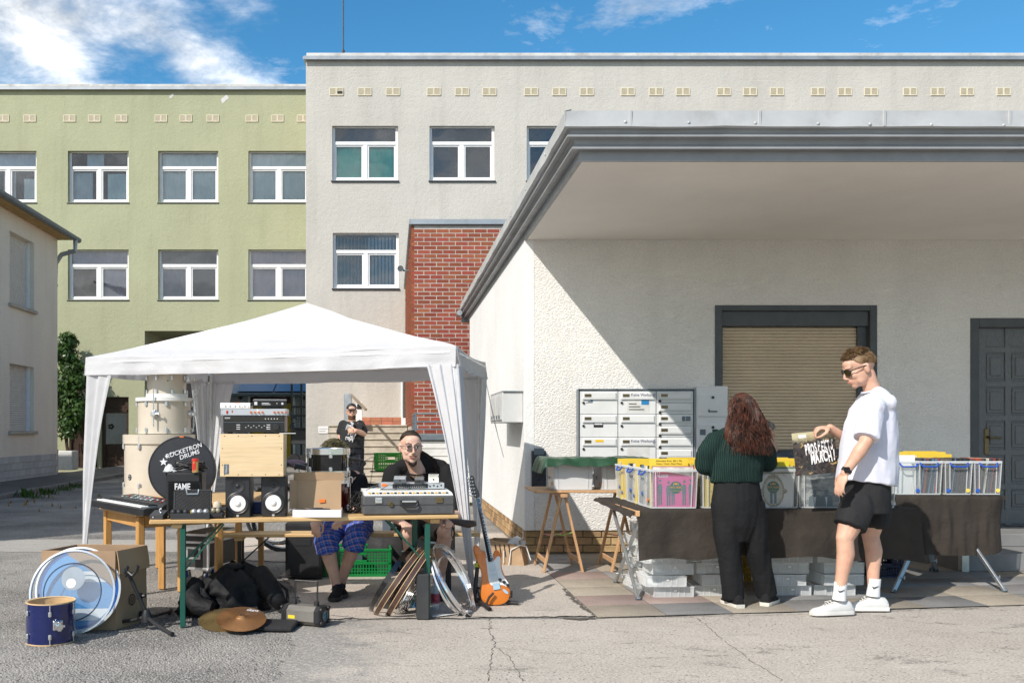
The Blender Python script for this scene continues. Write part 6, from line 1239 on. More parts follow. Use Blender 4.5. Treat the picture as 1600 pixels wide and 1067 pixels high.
    def heap(cx, cy, rx, ry, h, seed, prof=None):
        m = MB(); n = 44
        def fn(u, v):
            a = 2*PI*u; q = V((math.cos(a)*2, math.sin(a)*2, v*2+seed)); s = 1+.28*noise.noise(q)+.10*noise.noise(q*2.7); k = (1-v**2.6)
            zz = h*v*(1+.25*noise.noise(V((math.cos(a)*1.3, math.sin(a)*1.3, seed+v)))); rid = .018*math.sin(a*5+v*7+seed)*v*(1-v)*4+.02*noise.noise(V((math.cos(a)*5, math.sin(a)*5, v*6+seed)))
            return (cx+math.cos(a)*(rx*s*(.25+.75*k)+rid), cy+math.sin(a)*(ry*s*(.25+.75*k)+rid), max(.002, zz))
        m.surf(fn, n, 18, 0, True); m.ball((cx, cy, h*.98), (rx*.3, ry*.3, .03), 14, 8); return m
    part('body', heap(-1.16, 7.05, .27, .19, .31, 1), jm, t, True, sharp=80); part('sleeve', heap(-1.40, 6.86, .13, .12, .2, 5), jm, t, True, sharp=80)
    m = MB(); m.tube([(-1.42, 6.9, .2), (-1.43, 6.8, .12), (-1.36, 6.72, .07), (-1.25, 6.70, .055)], [.08, .075, .07, .06], 14); part('sleeve', m, jm, t, True, sharp=80)
    m = MB(); m.tube([(-.98, 7.05, .24), (-.87, 6.93, .15), (-.79, 6.85, .06)], [.09, .08, .05], 14); part('sleeve', m, jm, t, True, sharp=80)
    m = MB(); m.tube([(-.86, 6.97, .13), (-.82, 6.99, .19), (-.76, 6.95, .15), (-.74, 6.87, .06)], .012, 6); part('strap', m, jm, t, True)
    def cym(label, c, r, mt, n, rz=0, prt=True):
        fr = TR(c) @ frame(n) @ rot(0, 0, rz); t = thing('cymbal', label, 'cymbal', M=fr, group='cymbals by the black jacket'); m = MB()
        m.lathe([(.006, .026), (.02, .024), (.036, .014), (.045, .0095), (r*.5, .005), (r, -.006), (r, -.0075), (r*.5, .0035), (.045, .008), (.006, .024)], 72, None, False); part('bronze_disc', m, mt, t)
        m = MB(); m.lathe([(.005, .0265), (.0085, .0262)], 16, None, False); part('centre_hole', m, M_['black'], t); return t
    def bronze(name, c):
        m = NT(name); nd = m.t.nodes.new('ShaderNodeVectorMath'); nd.operation = 'LENGTH'; m.L(m.co, nd.inputs[0]); g = m.math('SINE', m.math('MULTIPLY', nd.outputs[1], 900)); n = m.noise(3, 5)
        q = m.mix(m.rng(n, .35, .65), mul(c, .8), mul(c, 1.2)); q = m.mix(m.rng(g, -1, 1, 0, .25), q, mul(c, .6)); m.p(Base_Color=q, Metallic=.9, Roughness=m.rng(m.noise(9, 4), .3, .7, .22, .4)); m.b.inputs['Anisotropic'].default_value = .5; m.bump(g, .0003); return m.m
    cu = bronze('copper_bronze', (.52, .27, .12)); br = bronze('pale_bronze', (.5, .38, .17)); pass
    cym('large pale bronze cymbal partly hidden behind the copper one', P(354, 966, 6.42), .185, br, V((.02, -.24, .97))); t2 = cym('copper coloured cymbal with white lettering in front of the heap', P(377, 965, 6.27), .162, cu, V((.05, -.31, .95)))
    text('PAISTE', .026, TR(.075, .085, .0045) @ rot(0, 0, -.25), M_['grey_print'], t2, bold=.02); text('the', .016, TR(.062, .108, .0045) @ rot(0, 0, -.25), M_['grey_print'], t2)
    cym('bronze cymbal edge sticking out under the two other cymbals', P(345, 975, 6.66), .15, cu, V((-.05, -.62, .75)))
    m = MB(); a = G(414, 984); m.M = TR(a.x, a.y, 0) @ rot(R(4), 0, -.12); m.box(-.2, .19, -.05, .17, .004, .032, .008); solo('foam_mat', m, mat('black_felt_mat', (.014, .014, .016), .9, bump=.001, bs=200), 'folded black mat on the ground in front of the cymbals', 'mat')
    # small player
    c = G(476, 978); t = thing('portable_effects_box', 'small grey and black portable box with an upright folding handle', 'device', (c.x, c.y+.06, 0), -.42); gm2 = mat('worn_grey_metal', (.22, .21, .19), .45, .4, dirt=.2); oct_ = lambda s: [(.075*s*a, .07+.062*s*b) for a, b in ((-1, -.55), (-.55, -1), (.55, -1), (1, -.55), (1, .55), (.55, 1), (-.55, 1), (-1, .55))]
    m = MB(); m.loft([[(x, y, z) for y, z in oct_(1)] for x in (-.11, .11)]); bd = part('body', m, gm2, t)
    for sx in (-1, 1):
        m = MB(); m.loft([[(x, y, z) for y, z in oct_(s)] for x, s in ((sx*.105, 1.06), (sx*.135, 1.06), (sx*.145, .96))][::sx]); e = part('end_cap', m, M_['black'], t)
        for y, z in ((-.05, .028), (.05, .028), (-.05, .115), (.05, .115)): m = MB(); m.lathe([(.016, 0), (.016, .012), (0, .014)], 12, TR(sx*.143, y, z) @ rot(0, sx*PI/2)); part('rubber_stud', m, M_['black'], t)
    m = MB(); m.lathe([(.03, 0), (.036, .004), (.036, .008), (.028, .008)], 20, TR(.143, 0, .07) @ rot(0, PI/2), False); part('lens_ring', m, M_['rail'], t); m = MB(); m.lathe([(0, .004), (.028, .004)], 20, TR(.143, 0, .07) @ rot(0, PI/2), False); part('lens', m, mat('teal_lens', (.01, .12, .16), .1), t)
    m = MB(); m.box(-.09, -.04, -.0765, -.0755, .05, .072); part('yellow_label', m, mat('yellow_label', (.75, .55, .02)), t)
    m = MB(); 
    for x in (-.085, .085): m.tube([(x, 0, .125), (x, .01, .165), (x, .015, .29)], .006, 8)
    m.tube([(-.085, .015, .29), (.085, .015, .29)], .006, 8); m.cbox((-.085, 0, .145), (.03, .03, .035), None, .004); m.cbox((.085, 0, .145), (.03, .03, .035), None, .004); part('folding_handle', m, M_['black'], t)
under_table()
def hoops():
    br = mat('brown_hoop_lacquer', (.075, .04, .03), .28, var=.2, coat=.3); bk = M_['black_wrap']; wd = M_['shellwood']; g = 'drum hoops leaning under the table'
    def hoop(label, lo, hi, Y, k, band, th, m, edge=None, chrome=False):
        a, b = P(*lo, Y), P(*hi, Y); u = (b-a).normalized(); r = (b-a).length/2; c = (a+b)/2; side = V((u.z, 0, -u.x)); w = (V((0, 1, 0))*math.sqrt(1-k*k)+side*k).normalized(); n = u.cross(w).normalized()
        M = Matrix((u, w, n)).transposed().to_4x4(); M.translation = c; t = thing('drum_hoop', label, 'drum hoop', M=M, group=g); q = MB()
        if chrome: q.lathe([(r-.004, -band/2), (r-.001, -band/2+.002), (r-.006, 0), (r-.001, band/2-.002), (r-.014, band/2), (r-.012, band/2-.004), (r-.01, 0), (r-.008, -band/2), (r-.004, -band/2)], 72, None, False)
        else: q.lathe([(r-th, -band/2), (r, -band/2), (r, band/2), (r-th, band/2), (r-th, -band/2)], 72, None, False)
        part('ring', q, m, t)
        if edge: q = MB(); q.lathe([(r-th, band/2+.0008), (r+.0006, band/2+.0008), (r+.0006, band/2-.003)], 72, None, False); q.lathe([(r-th, -band/2-.0008), (r+.0006, -band/2-.0008), (r+.0006, -band/2+.003)], 72, None, False); part('wood_edge', q, edge, t)
        return t
    hoop('glossy black drum hoop, outermost on the left of the leaning hoops', (582, 956), (648, 853), 7.0, .22, .034, .007, bk)
    hoop('glossy black drum hoop between the outer black hoop and the brown hoops', (607, 958), (660, 862), 7.15, .3, .034, .007, bk)
    hoop('brown drum hoop with pale wood edges, left of the brown pair', (588, 962), (661, 856), 6.88, .16, .038, .007, br, wd); hoop('brown drum hoop with pale wood edges, right of the brown pair', (606, 963), (672, 858), 6.86, .14, .038, .007, br, wd)
    for i in range(5): hoop(('leftmost small chrome hoop of the tight cluster beside the black board', 'second small chrome hoop from the left in the tight cluster', 'middle small chrome hoop of the tight cluster', 'fourth small chrome hoop from the left in the tight cluster', 'small chrome hoop of the tight cluster nearest the black board')[i], (617+i*5, 962-i), (651+i*2, 898+i*3), 6.9+.02*i, .12+.05*i, .02, .004, M_['chrome'], None, True)
    hoop('chrome drum hoop leaning right with its foot beside the guitar stand', (741, 961), (676, 852), 6.86, .22, .03, .004, M_['chrome'], None, True); hoop('chrome drum hoop just behind the first leaning chrome hoop', (735, 958), (679, 852), 6.9, .38, .026, .004, M_['chrome'], None, True); hoop('thin chrome drum hoop at the back of the chrome pair', (731, 956), (690, 870), 7.0, .5, .02, .004, M_['chrome'], None, True)
    m = MB(); a, b = G(651, 968), G(672, 968); m.box(a.x, b.x-.005, a.y-.0, a.y+.36, 0, PZ(897, a.y), .006); m.M = I4; solo('black_board', m, mat('scuffed_black_board', (.03, .031, .034), .6, dirt=.15), 'upright black board standing edge on beside the green table leg', 'board')
    q = G(680, 951); t = thing('water_bottle', 'clear plastic bottle with red cap behind the green table leg', 'bottle', q); m = MB(); m.lathe([(.028, 0), (.032, .01), (.032, .13), (.026, .17), (.012, .2), (.012, .215)], 18); pl = NT('clear_bottle_plastic'); pl.p(Base_Color=(.75, .8, .85), Roughness=.1, Alpha=.45); part('body', m, pl.m, t); m = MB(); m.lathe([(.014, .205), (.014, .228), (0, .228)], 14); part('cap', m, mat('red_cap', (.55, .02, .02)), t); m = MB(); m.lathe([(.0328, .045), (.0328, .115)], 18, None, False); part('label_band', m, mat('red_blue_label', (.35, .05, .08), vs=40, var=.8), t)
    q = G(695, 905); t = thing('blue_cap_bottle', 'clear bottle with blue cap standing by the big black equipment case', 'bottle', q); m = MB(); m.lathe([(.03, 0), (.033, .01), (.033, .17), (.013, .24), (.013, .26)], 18); part('body', m, pl.m, t); m = MB(); m.lathe([(.015, .25), (.015, .275), (0, .275)], 14); part('cap', m, mat('blue_cap', (.01, .08, .5)), t)
    m = MB(); a, b = G(676, 966), G(738, 958); m.surf(lambda u, v: (a.x+(b.x-a.x)*u, a.y+(b.y-a.y)*u+.05*v, .012+.006*math.sin(u*9)*v), 12, 2, .001); solo('white_strip', m, M_['white_head'], 'narrow white strip lying on the ground under the chrome hoops', 'strip')
hoops()
def guitar():
    Yg = lambda z: 7.12+.16*z
    def Q(x, y): px, py = 700+x/4.443, 740+y/4.446; z = PZ(py, 7.15); return V((PX(px, 7.15), Yg(z), z))
    base = Q(330, 905); t = thing('electric_guitar', 'orange electric guitar with white scratch plate upright on its stand', 'guitar', (base.x, base.y, base.z)); om = mat('orange_lacquer', (.62, .17, .012), .3, var=.06, coat=.3)
    out = [(205, 499), (185, 506), (178, 530), (188, 575), (212, 630), (233, 680), (237, 720), (228, 775), (223, 835), (236, 880), (275, 902), (330, 908), (388, 897), (421, 868), (432, 820), (424, 770), (398, 715), (379, 675), (373, 635), (376, 590), (371, 553), (353, 534), (332, 537), (321, 560), (316, 600), (287, 612), (266, 575), (264, 548), (250, 538), (238, 552), (226, 520)]
    pts = [Q(*p) for p in out]
    def smooth(p, it=2):
        for _ in range(it): p = [q for i in range(len(p)) for q in (p[i]*.75+p[(i+1) % len(p)]*.25, p[i]*.25+p[(i+1) % len(p)]*.75)]
        return p
    pts = smooth(pts); c = sum(pts, V())/len(pts); m = MB(); dep = V((0, .042, 0)); k = len(pts)
    ins = lambda p, s: c+(p-c)*s
    rings = [[ins(p, .955) for p in pts], [p+dep*.1 for p in pts], [p+dep*.9 for p in pts], [ins(p, .955)+dep for p in pts]]; m.loft(rings); part('body', m, om, t, True, sharp=50)
    def flat(poly, d, th, name, mt, sm=1):
        p = [Q(*a)-V((0, d, 0)) for a in poly]; p = smooth(p, sm) if sm else p; m = MB(); m.loft([p, [a+V((0, th, 0)) for a in p]]); return part(name, m, mt, t, True)
    flat([(262, 575), (285, 615), (318, 612), (345, 572), (368, 580), (366, 640), (375, 690), (400, 730), (428, 772), (415, 788), (385, 770), (345, 770), (312, 778), (285, 760), (276, 700), (272, 640)], .003, .003, 'scratch_plate', mat('white_scratch_plate', (.72, .73, .72), .35), 1)
    for a in (((285, 626), (330, 618), (331, 628), (286, 636)), ((290, 684), (338, 676), (339, 686), (291, 694)), ((298, 715), (342, 708), (343, 718), (299, 725)), ((300, 730), (345, 722), (346, 732), (301, 740))): flat(a, .008, .006, 'pickup', M_['white_head'], 0)
    flat([(308, 765), (355, 757), (362, 795), (315, 803)], .010, .008, 'bridge', M_['chrome'], 0); flat([(375, 800), (390, 796), (418, 820), (415, 832), (395, 826)], .004, .004, 'jack_plate', M_['chrome'], 1)
    for x, y in ((361, 735), (389, 750), (414, 772)): m = MB(); m.lathe([(.013, 0), (.011, .014), (0, .014)], 16, TR(Q(x, y)-V((0, .003, 0))) @ rot(PI/2)); part('knob', m, M_['black'], t, True)
    a0, a1 = Q(299, 612), Q(213, 175); m = MB(); d = (a1-a0).normalized(); m.tube([a0+V((0, .012, 0)), a0+(a1-a0)*.3+V((0, .006, 0)), a1+V((0, .008, 0))], [.0285, .025, .021], 12, sq=(1, .55)); part('neck', m, mat('dark_rosewood', (.03, .018, .013), .8, spec=.1), t, True)
    m = MB(); sd = V((0, 1, 0)).cross(d).normalized()
    for i in range(21): f = 1-.5**(i*.052*1.0)*1.0; p = a1+(a0-a1)*min(.99, 1.9*(1-2**(-i/12))*.72); w = .020+.007*min(1, i/18); m.beam(p-sd*w+V((0, -.0065, 0)), p+sd*w+V((0, -.0065, 0)), .003, .003)
    part('fret', m, M_['lug'], t, True, kind='stuff')
    m = MB()
    for s in range(6): o = (s-2.5); m.tube([Q(335, 780)+sd*o*.0098+V((0, -.012, 0)), a0+sd*o*.0085+V((0, -.012, 0)), a1+sd*o*.0062+V((0, -.011, 0))], .0009, 4)
    part('string', m, M_['chrome'], t, True)
    flat([(206, 178), (230, 172), (225, 135), (212, 105), (196, 70), (194, 35), (180, 14), (164, 20), (156, 45), (160, 90), (168, 130), (178, 160)], -.0, .014, 'headstock', M_['black'], 1)
    for i in range(6): x, y = 160+i*4.5, 35+i*24; m = MB(); m.tube([Q(x+3, y), Q(x-10, y+2)], .004, 6); m.ball(Q(x-13, y+2), (.008, .006, .009), 8, 6); part('tuner', m, M_['chrome'], t, True); m = MB(); m.lathe([(.005, 0), (.005, .012), (0, .012)], 10, TR(Q(x+14, y)) @ rot(PI/2)); part('tuning_post', m, M_['chrome'], t, True)
    b = M_['black']; f = G(742, 948); s = thing('guitar_stand', 'black guitar stand with a lime green band under the orange guitar', 'stand', (f.x, f.y, 0)); m = MB(); top = Q(262, 500)+V((0, .09, 0)); lo = Q(185, 915)+V((0, .10, 0)); m.tube([lo, Q(215, 630)+V((0, .08, 0)), Q(232, 540)+V((0, .07, 0))], [.017, .015, .013], 10); part('column', m, b, s, True)
    m = MB(); m.tube([Q(211, 660)+V((0, .078, 0)), Q(215, 632)+V((0, .078, 0))], .0185, 12); part('lime_band', m, mat('lime_plastic', (.5, .75, .02), .4), s, True)
    for p0, p1 in (((190, 925), (290, 943)), ((300, 905), (488, 900)), ((190, 925), (175, 900))): m = MB(); e = G(700+p1[0]/4.443, 740+p1[1]/4.446+3); st = lo.copy(); st.z = .04; e.z = .017; m.tube([st, e], .011, 8); part('leg', m, b, s, True); m = MB(); m.tube([e+(st-e)*.25, e], .017, 10); part('rubber_foot', m, b, s, True)
    m = MB(); m.tube([Q(205, 800)+V((0, .1, 0)), Q(222, 860)+V((0, .03, 0)), Q(235, 893)+V((0, .0, 0)), Q(262, 892)-V((0, .03, 0)), Q(280, 850)-V((0, .035, 0)), Q(312, 820)-V((0, .03, 0))], .009, 8); m.tube([Q(205, 800)+V((0, .1, 0)), Q(420, 868)+V((0, .06, 0)), Q(437, 850)+V((0, 0, 0)), Q(436, 808)-V((0, .025, 0))], .009, 8); part('cradle', m, b, s, True)
guitar()
def wall_box():
    a = P(772, 866, 9.35); a.z = 0; t = thing('torn_paper_carrier', 'torn brown paper carrier box with plastic inside lying against the brick plinth', 'box', (a.x, a.y, 0), -.35); m = MB(); w, d, h = .30, .2, .24; q = [V((0, 0, 0)), V((w, 0, 0)), V((w, d, 0)), V((0, d, 0))]; ln = V((-.03, 0, 0))
    for i in range(4):
        p0, p1 = q[i], q[(i+1) % 4]; m = MB(); m.surf(lambda u, v: p0+(p1-p0)*u+V((-.05*v+.012*noise.noise(V((u*4, v*4, i))), .012*noise.noise(V((u*3, v*5, 9+i))), h*v*(1-.18*u*(i == 0)))), 10, 8, .004); part('side_panel', m, M_['card'], t)
    m = MB(); m.box(.01, w-.01, .01, d-.01, .002, .006); part('base', m, M_['card_dark'], t)
    m = MB()
    for k in range(4): x = .04+k*.045; m.tube([(x-.012, -.006, .08), (x-.03, -.006, .2)], .005, 6, sq=(1, .5))
    part('slot', m, M_['black'], t)
    m = MB(); m.tube([(.15, -.012, .0), (.16, -.02, .06), (.17, -.012, .15), (.26, -.012, .2), (.32, -.01, .19), (.36, 0, .06)], .006, 6); m.tube([(.1, -.01, .02), (.1, -.012, .14)], .005, 6); part('paper_handle', m, M_['white_head'], t)
    m = MB(); m.surf(lambda u, v: (.12+.17*u+.01*math.sin(v*11), .02+.14*v, .2+.07*math.sin(u*3.1)*math.sin(v*3.1)+.03*noise.noise(V((u*7, v*7, 3)))), 14, 14, .001); solo('plastic_film', m, bpy.data.materials['pale_plastic_film'], 'grey crumpled plastic film poking out of the torn paper carrier', 'plastic', M=wm(t) @ I4)
wall_box()
def bikes():
    fm = mat('silver_bike_paint', (.23, .26, .27), .35, .5, var=.05); tm = mat('tyre_rubber', (.02, .02, .02), .8, bump=.001, bs=200)
    def wheel(t, x, r=.335):
        m = MB(); m.tube([(x+r*math.cos(2*PI*i/48), 0, r+.012+r*math.sin(2*PI*i/48)) for i in range(48)], .019, 8, closed=True); w = part('wheel', m, tm, t)
        m = MB(); m.tube([(x+(r-.028)*math.cos(2*PI*i/48), 0, r+.012+(r-.028)*math.sin(2*PI*i/48)) for i in range(48)], .0095, 6, closed=True); part('rim', m, M_['lug'], w); m = MB(); m.tube([(x, -.045, r+.012), (x, .045, r+.012)], .022, 10); part('hub', m, M_['lug'], w)
        m = MB()
        for k in range(28): a = 2*PI*k/28; b = a+(.5 if k % 2 else -.5); m.tube([(x+.02*math.cos(b), (.03 if k % 4 < 2 else -.03), r+.012+.02*math.sin(b)), (x+(r-.035)*math.cos(a), 0, r+.012+(r-.035)*math.sin(a))], .0011, 4)
        part('spoke', m, M_['lug'], w, kind='stuff')
        m = MB(); m.surf(lambda u, v: (x+(r+.028)*math.cos(.3+u*2.6), -.025+.05*v, r+.012+(r+.028)*math.sin(.3+u*2.6)+.006*math.sin(v*3.14)), 20, 3, .002); part('mudguard', m, fm, w)
    def bike(label, c, rz, full=True):
        t = thing('bicycle', label, 'bicycle', c, rz, 'bicycles parked behind the stall'); wheel(t, 0); wheel(t, 1.06)
        m = MB(); bb = V((.44, 0, .29)); st = V((.30, 0, .74)); hd = V((.86, 0, .80)); hd2 = V((.89, 0, .68)); ra = V((0, 0, .347)); fa = V((1.06, 0, .347))
        m.tube([bb, st], .018, 8); m.tube([hd2, V((.62, 0, .40)), bb], .022, 10); m.tube([hd, V((.6, 0, .55)), st-(st-bb)*.45], .02, 10); m.tube([hd+V((-.01, 0, .04)), hd2+V((.01, 0, -.04))], .023, 10)
        for s in (-1, 1): m.tube([bb+V((0, s*.04, 0)), ra+V((0, s*.055, 0))], .01, 8); m.tube([st+V((0, s*.02, -.06)), ra+V((0, s*.055, 0))], .008, 8); m.tube([hd2+V((.01, s*.02, -.05)), V((.955, s*.05, .62)), fa+V((0, s*.05, 0))], .013, 8)
        part('frame', m, fm, t)
        m = MB(); m.tube([st, st+(st-bb).normalized()*.14], .013, 8); part('seat_post', m, M_['lug'], t); m = MB(); sc = st+V((-.06, 0, .17)); m.surf(lambda u, v: sc+V((-.12+.27*v, (.085*(1-v)**1.2+.018)*math.cos(6.283*u), .035*math.sin(6.283*u)*(1-.4*v)+.012*math.cos(v*6))), 14, 10, 0, True); m.ball(sc+V((-.12, 0, 0)), (.02, .10, .033), 12, 8); part('saddle', m, M_['black'], t, sharp=80)
        m = MB(); s0 = hd+V((-.025, 0, .10)); m.tube([hd, s0, s0+V((.04, 0, .05))], .014, 8); m.tube([s0+V((-.13, -.30, .10)), s0+V((-.02, -.2, .09)), s0+V((.04, -.06, .05)), s0+V((.04, .06, .05)), s0+V((-.02, .2, .09)), s0+V((-.13, .30, .10))], .0115, 8); part('handlebar', m, M_['black'], t)
        for s in (-1, 1): m = MB(); m.tube([s0+V((-.05, s*.22, .093)), s0+V((-.15, s*.315, .10))], .017, 8); part('grip', m, M_['black'], t); m = MB(); m.tube([s0+V((.0, s*.16, .085)), s0+V((.03, s*.2, .06)), s0+V((-.05, s*.27, .05))], .006, 6); part('brake_lever', m, M_['black'], t); m = MB(); m.tube([s0+V((.03, s*.1, .07)), s0+V((.13, s*.12, .12)), s0+V((.12, s*.02, -.02)), hd2+V((.03, 0, -.02))], .0025, 5); part('brake_cable', m, M_['black'], t)
        m = MB(); m.lathe([(.02, -.004), (.09, -.004), (.09, .004), (.02, .004)], 28, TR(bb+V((0, -.05, 0))) @ rot(PI/2), False); part('chainring', m, M_['lug'], t); m = MB(); m.beam(bb+V((0, -.07, 0)), bb+V((.12, -.07, -.12)), .018, .01); m.cbox(bb+V((.12, -.12, -.12)), (.09, .09, .02), None, .004); m.beam(bb+V((0, .07, 0)), bb+V((-.12, .07, .12)), .018, .01); m.cbox(bb+V((-.12, .12, .12)), (.09, .09, .02), None, .004); part('crank', m, M_['black'], t)
        if full:
            m = MB(); z = .86
            for y in (-.07, .07): m.tube([(.93, y, z), (1.28, y, z)], .006, 6); m.tube([(1.06, y*.75, .36), (1.14, y, z)], .005, 6)
            for x in (.95, 1.06, 1.17, 1.27): m.tube([(x, -.09, z+.004), (x, .09, z+.004)], .005, 6)
            part('front_rack', m, M_['black'], t); m = MB(); m.lathe([(.035, 0), (.045, .03), (.045, .06), (.03, .065)], 18, TR(.97, 0, .66) @ rot(0, PI/2)); part('headlamp', m, M_['lug'], t)
        m = MB()
        for y in (-.06, .06): m.tube([(.22, y*.5, .68), (.12, y, .69), (-.28, y, .69), (-.02, y*1.3, .36)], .006, 6)
        for x in (-.25, -.1, .05): m.tube([(x, -.06, .69), (x, .06, .69)], .005, 6)
        part('rear_rack', m, M_['black'], t); return t
    b = bike('silver grey bicycle with a green crate on its front rack', (-1.16, 10.35, 0), .06); e = 1.1
    M = TR(-1.16, 10.35, 0) @ rot(0, 0, .06)
    q = M @ V((1.16, 0, .872)); crate('bicycle_crate', 'bright green crate carried on the front rack of the bicycle', q, .36, .27, .19, mat('bright_green_plastic', (.03, .3, .012), .4, var=.06), .1)
    bike('second grey bicycle mostly hidden behind the first with a mauve saddle cover', (-1.32, 10.95, 0), .1, False); 
    m = MB(); q = TR(-1.32, 10.95, 0) @ rot(0, 0, .1) @ V((.21, 0, .93)); m.ball(q, (.13, .1, .045), 14, 8); solo('saddle_cover', m, mat('mauve_cloth', (.16, .11, .15), .9), 'mauve cloth cover over the saddle of the rear bicycle', 'cover')
bikes()

# ---------------------------------------------------------------- record stall
def clear_mat(name, tint, op, col=(.75, .77, .78)):
    m = NT(name); t = m.t; tr = t.nodes.new('ShaderNodeBsdfTransparent'); tr.inputs[0].default_value = (*tint, 1); df = t.nodes.new('ShaderNodeBsdfPrincipled'); df.inputs['Base Color'].default_value = (*col, 1); df.inputs['Roughness'].default_value = .25
    fr = t.nodes.new('ShaderNodeLayerWeight'); fr.inputs[0].default_value = .25; mx = t.nodes.new('ShaderNodeMixShader'); m.L(m.math('MINIMUM', m.math('ADD', m.math('MULTIPLY', fr.outputs[1], .45), op), 1.0), mx.inputs[0]); m.L(tr.outputs[0], mx.inputs[1]); m.L(df.outputs[0], mx.inputs[2]); m.L(mx.outputs[0], t.nodes['Material Output'].inputs[0]); return m.m
M_['clear'] = clear_mat('clear_box_plastic', (.95, .965, .97), .05); M_['clear_rim'] = clear_mat('clear_rim_plastic', (.9, .92, .93), .5); M_['milky'] = clear_mat('milky_box_plastic', (.9, .91, .92), .6, (.84, .85, .85)); M_['tray'] = clear_mat('clear_tray_plastic', (.95, .965, .97), .3, (.95, .96, .96)); M_['handle_blue'] = mat('blue_handle', (.004, .07, .42), .35, var=.05)
STK = [mat('orange_round_sticker', (.8, .18, .02)), mat('blue_round_sticker', (.03, .12, .5)), mat('yellow_round_sticker', (.8, .6, .1))]
BIN = {}
def bin_parts(w, d, h, sides, body, key):
    if key in BIN: return BIN[key]
    o = []; m = MB(); e = .003; tp = .012
    for s in (-1, 1):
        m.loft([[(s*(w/2-tp), -d/2+tp, .0), (s*(w/2-tp), d/2-tp, 0), (s*(w/2-tp-e), d/2-tp, 0), (s*(w/2-tp-e), -d/2+tp, 0)], [(s*w/2, -d/2, h), (s*w/2, d/2, h), (s*(w/2-e), d/2, h), (s*(w/2-e), -d/2, h)]]); m.loft([[(-w/2+tp, s*(d/2-tp), 0), (w/2-tp, s*(d/2-tp), 0), (w/2-tp, s*(d/2-tp-e), 0), (-w/2+tp, s*(d/2-tp-e), 0)], [(-w/2, s*d/2, h), (w/2, s*d/2, h), (w/2, s*(d/2-e), h), (-w/2, s*(d/2-e), h)]])
    m.box(-w/2+tp, w/2-tp, -d/2+tp, d/2-tp, 0, .003); o.append(('body', m.mesh('box_body', body)))
    m = MB(); t = .012; a, b = w/2+.006, d/2+.006
    m.box(-a, a, -b, -b+t, h-.022, h, .003); m.box(-a, a, b-t, b, h-.022, h, .003); m.box(-a, -a+t, -b+t, b-t, h-.022, h, .003); m.box(a-t, a, -b+t, b-t, h-.022, h, .003)
    for sx in (-1, 1):
        for sy in (-1, 1):
            m.beam((sx*(w/2-.045), sy*(d/2-.009), .006), (sx*(w/2-.038), sy*(d/2+.001), h-.022), .006, .006); m.beam((sx*(w/2-.010), sy*(d/2-.011), .006), (sx*(w/2+.0), sy*(d/2+.001), h-.022), .006, .006)
        m.box(-w/2+.012, w/2-.012, sx*(d/2-.008)-.003, sx*(d/2-.008)+.003, .0, .01); m.box(sx*(w/2-.008)-.003, sx*(w/2-.008)+.003, -d/2+.012, d/2-.012, .0, .0101)
    o.append(('rim', m.mesh('box_rim', M_['clear_rim'])))
    for (ax, s) in sides:
        m = MB(); q = [(-.075, .0, 0), (-.07, .012, -.02), (-.055, .022, -.032), (.055, .022, -.032), (.07, .012, -.02), (.075, 0, 0)]
        L = (w if ax == 'x' else d)/2+.006; pts = [((s*(L+y), x, h-.015+z) if ax == 'x' else (x, s*(L+y), h-.015+z)) for x, y, z in q]; m.tube(pts, .0068, 8); o.append(('handle', m.mesh('box_handle', M_['handle_blue'])))
    BIN[key] = o; return o
def bin_(label, c, rz=0, w=.36, d=.40, h=.30, sides=(('x', -1), ('x', 1)), body=None, group='clear record boxes', stk=None):
    t = thing('record_box', label, 'box', c, rz, group); body = body or M_['clear']
    for n, me in bin_parts(w, d, h, sides, body, (w, d, h, sides, body.name)): part(n, me, None, t)
    if stk is not None:
        for (ax, x, z, i) in stk:
            m = MB(); T = TR(-w/2-.0+.004-.002, x, z) @ rot(0, -PI/2) if ax == 'x' else TR(x, -d/2+.004, z) @ rot(PI/2); m.lathe([(0, .004), (.017, .004), (.017, 0)], 16, T); part('round_sticker', m, STK[i], t)
    return t
SLV = {}
SCOL = [(.6, .58, .52), (.12, .11, .11), (.55, .5, .4), (.05, .06, .1), (.35, .07, .05), (.68, .67, .64), (.1, .2, .3), (.5, .42, .28), (.03, .03, .03), (.2, .25, .18)]
SM = [mat('sleeve_print_%d' % i, c, .4, var=.35, vs=12) for i, c in enumerate(SCOL)]; YD = mat('yellow_divider', (.74, .52, .05), .55, var=.06); YL = mat('lemon_divider', (.62, .56, .03), .5, var=.05)
def sleeves(c, rz, n, d, size, rnd, lab, grp, dark=False, div=(), lean=.08):
    M0 = TR(c) @ rot(0, 0, rz)
    for i in range(n):
        y = -d/2+.02+(d-.04)*i/max(1, n-1); isdiv = i in div; k = rnd.choice([1, 3, 8, 4, 0, 8, 6] if dark else range(10)); s = size
        key = (isdiv, k, s)
        if key not in SLV: m = MB(); m.box(-s/2, s/2, -.002, .002, 0, s*(1.13 if isdiv else 1), 0); SLV[key] = m.mesh('divider' if isdiv else 'sleeve', YD if isdiv else SM[k])
        L = M0 @ TR(rnd.uniform(-.008, .008), y, .004) @ rot(-lean+rnd.uniform(-.03, .03), 0, rnd.uniform(-.02, .02))
        L = L @ TR(rnd.uniform(-.03, .03) if isdiv else 0, 0, rnd.uniform(-.03, .004) if isdiv else rnd.uniform(0, .006)); o = part('divider_card' if isdiv else 'record_sleeve', SLV[key], None, None, M=L); tag(o, (lab[1] if isdiv else lab[0]), 'divider' if isdiv else 'record', grp[1] if isdiv else grp[0])
def cover(name, label, M, size, m0, group=None): m = MB(); m.box(-size/2, size/2, -.003, .003, 0, size, .0008); t = thing(name, label, 'record', M=M, group=group); part('sleeve', m, m0, t); return t
